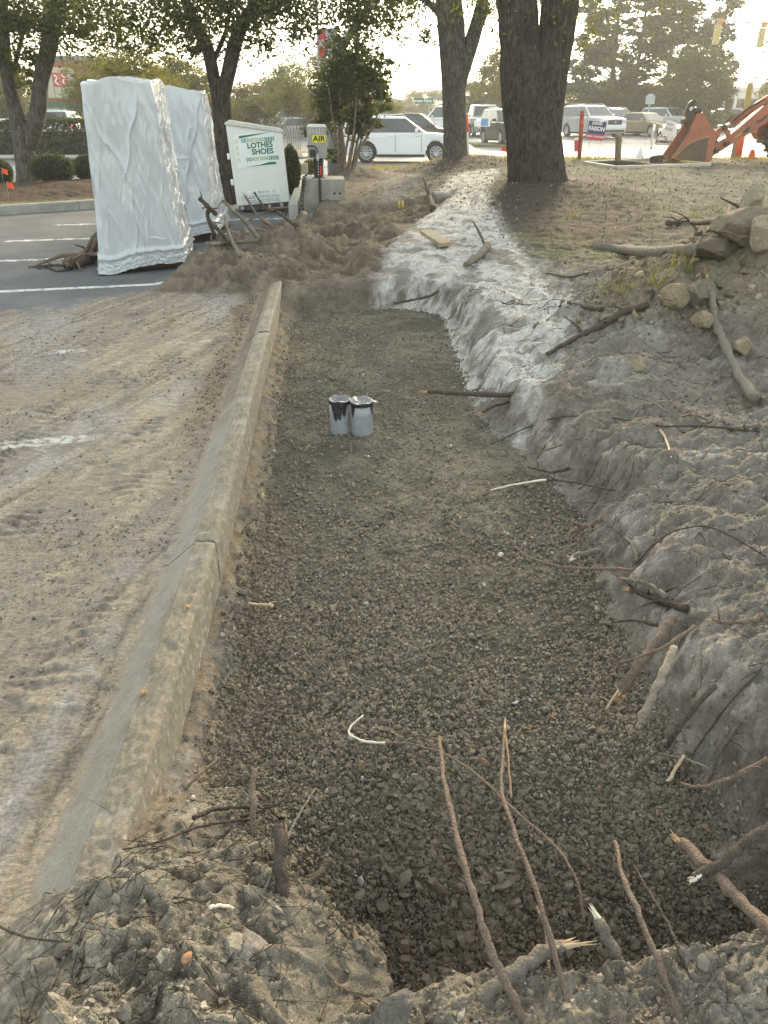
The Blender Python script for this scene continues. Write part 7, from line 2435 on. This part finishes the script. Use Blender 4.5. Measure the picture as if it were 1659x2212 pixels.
# dipper arm
MB().prism(dpoly([(990, 660), (1060, 690), (1180, 620), (1330, 470), (1560, 240), (1660, 150), (1900, -20), (2000, 60), (1680, 400), (1480, 540), (1250, 690), (1080, 810), (985, 880)]), -0.14, 0.14).bevel(0.02, 2).build('dipper_arm', M['digger'], dig)
MB().prism(dpoly([(1570, 180), (1660, 110), (1660, 395), (1575, 300)]), -0.165, 0.165).bevel(0.01, 1).build('arm_plate', M['digger'], dig)
# decals
lt = lettering('LX65', 0.23, M['decal'], dig, (dz(1480, 455)[0], -0.147, dz(1480, 455)[1]), 0.006, 1.3, rot=(0, math.radians(-38), 0)) if False else None
dcl = MB()
for a, b in (((1420, 500), (1450, 470)), ((1450, 505), (1475, 445)), ((1478, 480), (1508, 420)), ((1500, 455), (1545, 395)), ((1515, 425), (1550, 405)), ((1425, 470), (1470, 480))):
    dcl.tube([(dz(*a)[0], -0.1445, dz(*a)[1]), (dz(*b)[0], -0.1445, dz(*b)[1])], 0.014, 4)
dcl.build('worn_decal', M['decal'], dig)
MB().prism(dpoly([(1300, 590), (1345, 535), (1375, 545), (1360, 585), (1315, 612)]), -0.147, -0.1415).build('worn_mark', M['decal'], dig)
MB().prism(dpoly([(1225, 640), (1285, 595), (1290, 610), (1235, 650)]), -0.147, -0.1415).build('faded_mark', mat('faded_yellow_decal', (0.42, 0.36, 0.10), 0.6), dig)
# linkage between bucket and dipper
MB().prism(dpoly([(1000, 600), (1030, 550), (1075, 545), (1060, 620), (1030, 690), (990, 670)]), -0.19, -0.13).bevel(0.012, 1).build('link_arm', M['digger'], dig)
MB().prism(dpoly([(1070, 545), (1110, 535), (1165, 600), (1180, 690), (1140, 720), (1110, 690), (1125, 640), (1100, 590)]), -0.20, -0.145).bevel(0.012, 1).build('link_arm', M['digger'], dig)
for p in ((1090, 548), (1050, 790), (1140, 715), (1010, 690)):
    MB().tube([(dz(*p)[0], -0.215, dz(*p)[1]), (dz(*p)[0], 0.2, dz(*p)[1])], 0.072, 14).build('pin', M['digger_dark'], dig, smooth=True)
# ram and hoses above the dipper
def d3(zx, zy, y): x, z = dz(zx, zy); return (x, y, z)
MB().tube([d3(1190, 490, -0.02), d3(1590, 190, -0.02)], 0.085, 16).build('ram_barrel', M['digger'], dig, smooth=True)
MB().tube([d3(1085, 555, -0.02), d3(1195, 486, -0.02)], 0.042, 12).build('ram_rod', M['rod'], dig, smooth=True)
MB().tube([d3(1140, 480, 0.06), d3(1300, 380, 0.06), d3(1560, 200, 0.06)], 0.026, 8).build('hydraulic_pipe', M['digger_dark'], dig, smooth=True)
MB().tube(smooth_pts([d3(1180, 470, -0.1), d3(1310, 350, -0.12), d3(1360, 315, -0.12), d3(1480, 250, -0.1)], 6), 0.022, 8).build('hydraulic_hose', M['black'], dig, smooth=True)
MB().tube([d3(1190, 610, -0.12), d3(1585, 285, -0.12)], 0.014, 6).build('steel_line', M['rod'], dig, smooth=True)
# lower end of the main boom with the machine behind it, beyond the frame
MB().prism(dpoly([(1515, 500), (1560, 470), (1640, 380), (1720, 300), (1760, 420), (1690, 640), (1620, 682), (1560, 672), (1515, 610)]), 0.2, 0.62).bevel(0.03, 2).build('boom_foot', M['digger'], dig)
MB().prism(dpoly([(1660, 150), (1900, -20), (2250, 250), (2260, 430), (2150, 430), (1960, 140), (1760, 320)]), 0.25, 0.55).bevel(0.03, 2).build('main_boom', M['digger'], dig)
MB().prism(dpoly([(1650, 420), (2300, 330), (2700, 330), (2750, 700), (1640, 720)]), -0.3, 0.9).bevel(0.05, 2).build('machine_frame', M['digger_dark'], dig)
tw = empty('rear_wheel', (dz(1800, 620)[0], -0.25, 0.62)); tw.parent = dig
mbw = MB(); bm = mbw.bm; rings = []
for yy, rr in ((-0.2, 0.3), (-0.2, 0.55), (-0.15, 0.62), (0.15, 0.62), (0.2, 0.55), (0.2, 0.3)):
    rings.append([bm.verts.new((rr * math.cos(a), yy, rr * math.sin(a))) for a in (2 * math.pi * i / 32 for i in range(32))])
for p, q in zip(rings, rings[1:]):
    for i in range(32): bm.faces.new((p[i], p[(i + 1) % 32], q[(i + 1) % 32], q[i]))
for i in range(22):
    a = 2 * math.pi * i / 22
    mbw.box((0.63 * math.cos(a), 0.05, 0.63 * math.sin(a)), (0.05, 0.34, 0.05), Matrix.Rotation(-a, 3, 'Y'))
mbw.build('tyre', M['tyre'], tw)
MB().tube([(0, -0.16, 0), (0, 0.16, 0)], 0.31, 24).build('rim', M['digger'], tw, smooth=True)

# ------------------------------------------------------------------ form boards, stakes, markers, signs
fr = empty('formwork', (0, 0, 0), 'rectangle of pale form boards pegged on the ground before the digger bucket', 'formwork')
zf = 0.46
cor = [P(1262, 357, zf), P(1327, 367, zf), P(1534, 360.5, zf), P(1420, 348.5, zf)]
mbx = sum(cor, Vector()) / 4
fr.location = (mbx.x, mbx.y, 0)
for (i, j), lab in zip(((0, 1), (1, 2), (2, 3), (3, 0)), (None, None, 'yellowish new board', None)):
    a, b = cor[i] - mbx, cor[j] - mbx
    zz = 0.5 * (gz(cor[i].x, cor[i].y) + gz(cor[j].x, cor[j].y)) - 0.015
    d = b - a
    o = MB().box((0, 0, 0), (d.length - 0.06, 0.10, 0.15)).bevel(0.006, 1).build('board', mat('pale_board', (0.40, 0.37, 0.31), 0.85, rgb2=(0.5, 0.47, 0.4), scale=6) if not lab else mat('new_timber', (0.50, 0.40, 0.18), 0.8, rgb2=(0.6, 0.5, 0.26), scale=6), fr)
    o.location = ((a + b) / 2).x, ((a + b) / 2).y, zz
    o.rotation_euler = (0, 0, math.atan2(d.y, d.x))
    if lab: o['label'] = lab
clod('dirt_clod', 'dark lump of soil on the form boards under the bucket teeth', PD(1420, 345, 22.6), (.22, .18, .14), (0.05, 0.042, 0.035), 40)
pit = MB()
q = [cor[0].lerp(cor[1], 0.1), cor[1].lerp(cor[0], 0.05).lerp(cor[2], 0.02), cor[1].lerp(cor[2], 0.45), cor[0].lerp(cor[3], 0.45)]
pit.prism([((p.x - mbx.x) * 0.94, (p.y - mbx.y) * 0.94) for p in q], 0.0, gz(mbx.x, mbx.y) + 0.03, 'xy')
pit.build('pit_bottom', mat('dark_pit_soil', (0.025, 0.022, 0.02), 1.0, spec=0.0), fr)  # flat dark slab stands for the open hole inside the boards


def stake(name, label, u0, v0, u1, v1, D, w, m, cat='stake', seg=4, z=None, taper=0.9):
    b = PD(u0, v0, D); t = PD(u1, v1, D)
    b.z = gz(b.x, b.y) - 0.1 if z is None else z
    mb = MB().tube([b, b.lerp(t, 0.97), t], [w, w * 0.98, w * taper], seg)
    return tag(mb.build(name, m, smooth=seg > 6), label, cat)


stake('timber_stake', 'short weathered timber stake standing inside the form boards', 1335, 350, 1337, 290, 22.3, 0.085, M['timber_dark'])
st = stake('marker_post', 'dark red delineator post with bands left of the blue election sign', 1253, 330, 1258, 238, 24.3, 0.06, mat('dusty_red_plastic', (0.36, 0.08, 0.05), 0.6), 'post', 12, taper=0.75)
for i, k in enumerate((0.62, 0.72, 0.86)):
    b = PD(1253, 330, 24.3).lerp(PD(1258, 238, 24.3), k)
    MB().cyl(b, b + Vector((0, 0, 0.05)), 0.072, 12).build('reflective_band', M['red'] if i != 1 else M['orange'], st)
mp_ = stake('marker_post', 'leaning marker pipe behind the digger arm, orange with its top painted tan for glare', 1596, 329, 1622, 178, 25.4, 0.088, mat('glare_tan_pipe', (0.40, 0.30, 0.10), 0.6, var=0.15), 'post', 14, taper=0.7)  # tan upper part paints glare on to the orange pipe
MB().cyl(PD(1596, 329, 25.4).lerp(PD(1622, 178, 25.4), -0.05), PD(1596, 329, 25.4).lerp(PD(1622, 178, 25.4), 0.36), 0.094, 14).build('orange_section', mat('bright_orange_pipe', (0.80, 0.13, 0.03), 0.45, var=0.05), mp_, smooth=True)
om = stake('marker_post', 'orange and white marker post right beside the forked grey trunk', 1008, 345, 1006, 245, 24.6, 0.075, M['white'], 'post', 12)
b = PD(1006.5, 285, 24.6); t_ = PD(1006, 247, 24.6)
MB().cyl(b, t_, 0.082, 12).build('orange_section', M['orange'], om, smooth=True)
stake('marker_post', 'thin orange marker post behind the air machine cabinet', 683, 300, 680, 254, 27, 0.05, M['orange'], 'post', 10, z=0.3)
stake('timber_stake', 'leaning timber stake under the digger arm', 1584, 330, 1590, 303, 24.6, 0.06, M['timber'])
cn = PD(1384, 322, 25.0); cn.z = gz(cn.x, cn.y)
tag(MB().tube([cn, cn + Vector((0, 0, 0.30))], [0.13, 0.02], 12).build('white_cone', M['white']), 'small white cone on the verge between stake and election signs', 'cone')
cn = PD(1626, 326, 24.8); cn.z = gz(cn.x, cn.y)
oc = tag(MB().tube([cn, cn + Vector((0, 0, 0.04)), cn + Vector((0, 0, 0.05)), cn + Vector((0, 0, 0.24))], [0.17, 0.17, 0.10, 0.05], 12).build('orange_cone', M['orange']), 'squat orange cone base right of the bright orange pipe', 'cone')


def marker_flag(label, u, v, D=None, size=0.11, z=None):
    if D is None:
        b = G(u, v)
    else:
        b = PD(u, v, D)
        b.z = z if z is not None else gz(b.x, b.y)
    e = empty('marker_flag', b, label, 'flag', 'orange utility flags')
    MB().tube([(0, 0, -0.03), (0.01, 0, 0.2), (0.03, 0, 0.30)], 0.004, 5).build('wire', M['galv'], e)
    n = 5
    mb = MB()
    for i in range(n):
        x0, x1 = size * i / n, size * (i + 1) / n
        f = lambda x: 0.02 * math.sin(x * 40)
        mb.quad((0.02 + x0, f(x0), 0.30 - x0 * 0.3), (0.02 + x1, f(x1), 0.30 - x1 * 0.3), (0.02 + x1, f(x1), 0.19 - x1 * 0.2), (0.02 + x0, f(x0), 0.19 - x0 * 0.2))
    mb.build('pennant', M['flag'], e)
    return e


def bedp(u, v, B0):
    p = P(u, v, 0.3)
    return p


for u, v, D, lab in ((12, 418, 17.6, 'orange flag left of the double-stemmed tree foot'), (22, 444, 15.9, 'orange flag near the kerb at the left edge'), (203, 400, 17.6, 'orange flag beside the half hidden clipped shrub')):
    c = PD(u, v, D)
    marker_flag(lab, u, v, D, 0.13, bed_z(c.x, D))
marker_flag('small red-orange flag at the foot of the big oak', 1080, 341, 24.6, 0.16)


def yard_sign(name, label, u, v0, v1, wpx, D, roll, yawd, faces, cat='sign', m=None, wires=True):
    """sheet sign on two wires: faces = list of (builder)"""
    c = PD(u, (v0 + v1) / 2, D)
    zg2 = gz(c.x, D)
    Wm = wpx * mpp(D, 0.9)
    Hm = PD(u, v0, D).z - PD(u, v1, D).z
    e = empty(name, (c.x, D, zg2), label, cat)
    sgp = empty('sign_board', (0, 0, c.z - zg2)); sgp.parent = e
    sgp.rotation_euler = (0, math.radians(roll), math.radians(yawd))
    MB().box((0, 0, 0), (Wm, 0.012, Hm)).build('sheet', m or M['white'], sgp)
    if wires:
        for s in (-0.3, 0.3):
            MB().tube([(s * Wm, 0.012, -0.05 - 0.0), (s * Wm, 0.012, c.z - zg2)], 0.006, 5).build('wire', M['galv'], e)
    return e, sgp, Wm, Hm


M['navy'] = mat('navy_print', (0.035, 0.05, 0.17), 0.5, var=0.05)
M['pink_red'] = mat('red_print', (0.55, 0.06, 0.09), 0.5, var=0.05)
e, s, Wm, Hm = yard_sign('election_sign', 'blue and red FAISON judge election sign, tilted, by the dark red post', 1288, 262, 303, 39, 25.2, 5, 4, None)
MB().box((0, -0.008, Hm * 0.16), (Wm, 0.004, Hm * 0.68)).build('blue_panel', M['navy'], s)
MB().box((0, -0.008, -Hm * 0.34), (Wm, 0.004, Hm * 0.31)).build('red_panel', M['pink_red'], s)
lettering('JUDGE', Hm * 0.20, M['white'], s, (-Wm * 0.02, -0.012, Hm * 0.38), 0.004, 1.0)
lettering('FAISON', Hm * 0.30, M['white'], s, (0, -0.012, Hm * 0.10), 0.006, 0.95)
lettering('DISTRICT COURT JUDGE', Hm * 0.115, M['white'], s, (0, -0.012, -Hm * 0.31), 0.002, 0.85)
e, s, Wm, Hm = yard_sign('election_sign', 'white commissioner election sign with black border behind the digger bucket', 1440, 275, 313, 44, 25.6, 2, 3, None)
bd = MB()
bd.box((0, -0.008, Hm * 0.485), (Wm, 0.004, Hm * 0.03)).box((0, -0.008, -Hm * 0.485), (Wm, 0.004, Hm * 0.03)).box((-Wm * 0.485, -0.008, 0), (Wm * 0.03, 0.004, Hm)).box((Wm * 0.485, -0.008, 0), (Wm * 0.03, 0.004, Hm))
bd.build('border', M['black'], s)
lettering('Wa', Hm * 0.42, M['black'], s, (-Wm * 0.27, -0.012, Hm * 0.08), 0.006, 1.1)
lettering('for', Hm * 0.14, M['black'], s, (0.0, -0.012, -Hm * 0.16), 0.002, 1.0)
lettering('COMMISSIONER', Hm * 0.19, M['black'], s, (Wm * 0.02, -0.012, -Hm * 0.33), 0.004, 0.95)
MB().box((-Wm * 0.05, -0.011, -Hm * 0.06), (Wm * 0.8, 0.004, Hm * 0.02)).build('rule', M['black'], s)
e, s, Wm, Hm = yard_sign('election_sign', 'white sheet sign with faint grey capitals leaning in front of the commissioner sign', 1446, 261, 296, 25, 25.2, 14, 2, None)
def strokes(par, rows, seed, m):
    rr2 = random.Random(seed)
    mb2 = MB()
    for zc, hh, x0, x1 in rows:
        x = x0
        while x < x1:
            w2_ = hh * rr2.uniform(0.35, 0.6)
            mb2.box((x + w2_ / 2, -0.0085, zc), (w2_, 0.003, hh)); x += w2_ + hh * 0.22
    return tag(mb2.build('blurred_print', m, par), kind='stuff')
strokes(s, [(Hm * 0.27, Hm * 0.14, -Wm * 0.34, Wm * 0.25), (-Hm * 0.02, Hm * 0.2, -Wm * 0.36, Wm * 0.28)], 1, M['grey_print'])
e, s, Wm, Hm = yard_sign('election_sign', 'tall white sign turned edge-on left of the commissioner sign', 1410, 265, 322, 42, 25.4, 4, 66, None)
strokes(s, [(Hm * 0.05, Hm * 0.3, -Wm * 0.36, Wm * 0.3)], 2, M['grey_print'])
bd = MB()
bd.box((0, -0.008, Hm * 0.48), (Wm, 0.004, Hm * 0.04)).box((0, -0.008, -Hm * 0.48), (Wm, 0.004, Hm * 0.04))
bd.build('border', M['black'], s)
e, s, Wm, Hm = yard_sign('small_sign', 'small red and white sign at the foot of the dark red post', 1245, 298, 328, 10, 24.8, -6, 10, None)
MB().box((0, -0.008, -Hm * 0.05), (Wm * 0.9, 0.004, Hm * 0.75)).build('red_panel', M['pink_red'], s)
e, s, Wm, Hm = yard_sign('small_sign', 'small red-lettered white sign seen past the top of the bucket', 1478, 285, 300, 11, 27.0, 8, 5, None)
MB().box((0, -0.008, 0), (Wm * 0.8, 0.004, Hm * 0.4)).build('red_panel', M['pink_red'], s)
e, s, Wm, Hm = yard_sign('small_sign', 'small blue and white sign on the far corner in the headlamp glare', 1041, 272, 285, 34, 46.6, 0, 0, None)
MB().box((Wm * 0.15, -0.008, Hm * 0.2), (Wm * 0.45, 0.004, Hm * 1.2)).build('blue_panel', mat('light_blue_print', (0.10, 0.28, 0.50), 0.5), s)
e.location.z = 0.23 - 0.02

# street name sign and historical marker
sD = 66.0
c = PD(917, 218, sD)
sn = empty('street_sign', (c.x, sD, 0.45), 'green street name sign reading Porters Neck Rd on a thin post', 'sign')
Ws, Hs = 42 * mpp(sD, 2), 9.5 * mpp(sD, 2)
MB().cyl((0.35, 0.05, 0), (0.35, 0.05, c.z - 0.45 - Hs / 2), 0.05, 10).build('post', M['galv'], sn)
pl2 = MB().box((0, 0, c.z - 0.45), (Ws, 0.03, Hs)).build('name_panel', mat('sign_green', (0.01, 0.16, 0.12), 0.5, var=0.03), sn)
lettering('Porters Neck Rd', Hs * 0.82, M['white'], pl2, (0, -0.02, c.z - 0.45), 0.008, 0.98)
hD = 64.0
c = PD(1405, 214, hD)
hm_ = empty('historical_marker', (c.x, hD, 0.44), 'silver historical marker plaque on a post under the pines', 'marker')
w_, h_ = 19 * mpp(hD, 2), 19 * mpp(hD, 2)
MB().cyl((0, 0.03, 0), (0, 0.03, c.z - 0.44 - h_ / 2), 0.06, 10).build('post', M['galv'], hm_)
pq = [(-w_ / 2, -h_ / 2), (w_ / 2, -h_ / 2), (w_ / 2, h_ * 0.32), (w_ * 0.3, h_ * 0.40), (w_ * 0.22, h_ * 0.52), (-w_ * 0.22, h_ * 0.52), (-w_ * 0.3, h_ * 0.40), (-w_ / 2, h_ * 0.32)]
pb2 = MB().prism([(x, z + c.z - 0.44) for x, z in pq], -0.03, 0.03).build('plaque', mat('marker_silver', (0.45, 0.47, 0.48), 0.5, metal=0.2), hm_)
ln = MB()
for i in range(5): ln.box((0, -0.034, c.z - 0.44 + h_ * (0.22 - 0.13 * i)), (w_ * (0.7 - 0.06 * (i % 2)), 0.006, h_ * 0.045))
tag(ln.build('raised_lines', M['grey_print'], hm_), kind='stuff')

# traffic lights hanging on a wire at the top right
tl = PD(1556, 44, 56.0); tr_ = PD(1700, 52, 56.0)
sw_ = tag(MB().tube([PD(1500, 40, 56.0), tl + Vector((0, 0, 0.0)), PD(1620, 49, 56.0), tr_, PD(1900, 60, 56.0)], 0.05, 6).build('span_wire', M['galv']), 'horizontal signal arm crossing the bright sky at top right', 'wire')
def signal(u, v, lab, pole=False):
    c = PD(u, v, 56.0)
    e = empty('traffic_light', c, lab, 'traffic light', 'signals on the arm at top right')
    MB().box((0, 0, -0.05), (0.30, 0.22, 0.30)).bevel(0.02, 1).build('bracket', mat('signal_orange', (0.62, 0.26, 0.10), 0.6) if 'signal_orange' not in bpy.data.materials else bpy.data.materials['signal_orange'], e)
    h = MB().box((-0.06, 0, -0.75), (0.36, 0.26, 1.05)).bevel(0.03, 2).build('housing', mat('signal_yellow', (0.52, 0.40, 0.16), 0.5) if 'signal_yellow' not in bpy.data.materials else bpy.data.materials['signal_yellow'], e)
    MB().box((-0.06, 0, -0.75), (0.28, 0.29, 0.95)).bevel(0.02, 1).build('rear_cover', bpy.data.materials['signal_yellow'], h)
    return e
signal(1556, 44, 'left orange traffic light hanging at the top right')
signal(1652, 51, 'right orange traffic light at the top right frame edge')
# lamp standard far behind the bin
lc = PD(572, 262, 60)
ls = empty('street_lamp', (lc.x, 60, 0.3), 'slim street lamp with a pale globe far behind the donation bin', 'lamp')
MB().cyl((0, 0, 0), (0, 0, PD(572, 236, 60).z - 0.3), 0.06, 8).build('post', M['dark_metal'], ls)
v_, f_ = ico(2)
gl = link('lamp_globe', mesh_np('lamp_globe', v_ * 0.17, f_), mat('lit_globe', (0.9, 0.8, 0.5), 0.5, emit=(1.0, 0.8, 0.45), estr=1.5, var=0.0), ls)
gl.location = (0, 0, PD(572, 233, 60).z - 0.3)

# ------------------------------------------------------------------ buildings
M['brick'] = mat('red_brick', (0.26, 0.085, 0.05), 0.9, rgb2=(0.34, 0.13, 0.08), scale=3, bump=0.2)
M['fascia'] = mat('grey_coping', (0.24, 0.235, 0.22), 0.8, var=0.1)
M['roof_green'] = mat('green_metal_roof', (0.02, 0.12, 0.085), 0.5, var=0.1)
M['yellow_sign'] = mat('backlit_yellow_sign', (0.7, 0.6, 0.05), 0.5, emit=(1.0, 0.88, 0.10), estr=0.75, rgb2=(0.62, 0.62, 0.05), scale=2)
sD = 60.0
k = mpp(sD, 3)
def sx(u): return (u - 829.5) * k
def szz(v): return PD(100, v, sD).z
shop = empty('brick_shop', (sx(120), sD, 0.0), 'red brick shop with poster panels and green canopy at the left', 'building')
ox = sx(120)
def rel(u): return sx(u) - ox
MB().prism([(rel(84), 0), (rel(212), 0), (rel(212), szz(131)), (rel(84), szz(131))], 0.0, 8.0).build('wall', M['brick'], shop)
MB().box(((rel(83) + rel(214)) / 2, 4.0, (szz(131) + szz(120)) / 2 + 0.005), (rel(214) - rel(83), 8.3, szz(120) - szz(131))).bevel(0.03, 1).build('parapet', M['fascia'], shop)
MB().prism([(rel(-120), 0), (rel(83.5), 0), (rel(83.5), szz(228)), (rel(-120), szz(228))], 0.6, 8.0).build('wing', mat('olive_wall', (0.20, 0.18, 0.12), 0.9), shop)
MB().prism([(rel(-120), szz(228)), (rel(212), szz(228) - 0.001), (rel(212), szz(230)), (rel(-120), szz(230))], 0.55, 0.58).build('eave_line', M['fascia'], shop)
for i in range(4):
    ua, ub = 104 + 16 * i, 118.5 + 16 * i
    w = MB().box(((rel(ua) + rel(ub)) / 2, -0.03, (szz(212) + szz(145)) / 2), (rel(ub) - rel(ua), 0.05, szz(145) - szz(212))).build('poster_panel', mat('cream_panel', (0.50, 0.46, 0.36), 0.6, var=0.1) if 'cream_panel' not in bpy.data.materials else bpy.data.materials['cream_panel'], shop)
    if i in (1, 2):
        MB().box(((rel(ua) + rel(ub)) / 2, -0.058, (szz(188) + szz(157)) / 2), ((rel(ub) - rel(ua)) * 0.92, 0.006, szz(157) - szz(188))).build('red_block', M['red'], w)
        xc_, zc_ = (rel(ua) + rel(ub)) / 2, (szz(188) + szz(157)) / 2
        for q0, q1 in (((-0.12, 0.3), (0.1, 0.12)), ((0.1, 0.12), (-0.1, -0.1)), ((-0.1, -0.1), (0.12, -0.32))):
            MB().tube([(xc_ + q0[0], -0.065, zc_ + q0[1]), (xc_ + q1[0], -0.065, zc_ + q1[1])], 0.06, 5).build('white_swirl', M['white'], w)
MB().prism([(-0.0, szz(220)), (-2.4, szz(250)), (-2.4, szz(252)), (0.0, szz(252))], rel(-60), rel(190), 'yz').build('canopy_roof', M['roof_green'], shop)
for u in (92, 124, 180): MB().box((rel(u), -2.2, szz(252) / 2), (0.35, 0.35, szz(252))).build('column', M['brick'], shop)
MB().box(((rel(40) + rel(88)) / 2, -0.4, (szz(254) + szz(270)) / 2), (rel(88) - rel(40), 0.06, szz(254) - szz(270))).build('lit_panel', M['yellow_sign'], shop)
MB().box(((rel(128) + rel(188)) / 2, -0.4, (szz(253) + szz(271)) / 2), (rel(188) - rel(128), 0.06, szz(253) - szz(271))).build('lit_panel', M['yellow_sign'], shop)
for u, w in ((134, 4), (150, 5), (171, 4)): MB().box((rel(u), -0.44, szz(262)), (w * k, 0.02, 0.45)).build('green_mark', mat('green_mark%d' % u, (0.1, 0.35, 0.05), 0.5, emit=(0.2, 0.7, 0.1), estr=0.3), shop)

bD = 118.0
k2_ = mpp(bD, 3)
xb = (1600 - 829.5) * k2_
low = empty('low_building', (xb, bD, 0.7), 'long low building with white fascia and grey roof at the right', 'building')
def z2(v): return PD(1600, v, bD).z - 0.7
def r2(u): return (u - 1600) * k2_
MB().prism([(r2(1556), 0), (r2(1750), 0), (r2(1750), z2(216)), (r2(1556), z2(216))], 0.0, 12.0).build('wall', mat('tan_wall', (0.36, 0.29, 0.20), 0.9, var=0.15, scale=0.5), low)
MB().prism([(r2(1546), z2(214)), (r2(1752), z2(214)), (r2(1752), z2(199)), (r2(1546), z2(199))], -1.6, 12.0).build('fascia', M['white'], low)
MB().prism([(-1.7, z2(199) + 0.01), (12.1, z2(199) + 0.01), (9.0, z2(187)), (1.0, z2(187))], r2(1540), r2(1756), 'yz').build('roof', mat('grey_roof', (0.13, 0.13, 0.13), 0.8), low)
for i in range(6):
    MB().box((r2(1566 + 24 * i), -0.02, z2(232)), (1.6, 0.06, 1.6)).build('window', M['glass_dark'], low)
    MB().box((r2(1554 + 24 * i), -1.4, z2(214) / 2), (0.3, 0.3, z2(214))).build('post', M['white'], low)
MB().prism([(r2(1614), 0.0), (r2(1680), 0.0), (r2(1680), z2(183)), (r2(1614), z2(183))], -6.0, -3.0).build('brick_block', mat('dull_brick', (0.24, 0.15, 0.11), 0.9, var=0.15), low)
# clipped far hedges by the low building
for i, (u, w) in enumerate(((1515, 30), (1545, 26), (1580, 34))):
    shrub(('left', 'middle', 'right')[i] + ' of three dark far shrubs before the low building', u, 252, w, 1.3, 84 + i, 110 + i, BLU, 700, group='far shrubs by the low building', z=0.6, leaf=0.3)
# ------------------------------------------------------------------ the hazy evening air
hz_ = MB().box((0, 245, 13.0), (830, 520, 30.4)).build('haze', None)
hm = bpy.data.materials.new('hazy_air')
hm.use_nodes = True
hn = hm.node_tree
hn.nodes.clear()
ho = hn.nodes.new('ShaderNodeOutputMaterial')
hv = hn.nodes.new('ShaderNodeVolumePrincipled')
hv.inputs['Color'].default_value = (0.95, 0.95, 0.92, 1)
hv.inputs['Density'].default_value = 0.0013
hv.inputs['Anisotropy'].default_value = 0.35
hn.links.new(hv.outputs[0], ho.inputs['Volume'])
hz_.data.materials.append(hm)
tag(hz_, kind='stuff')
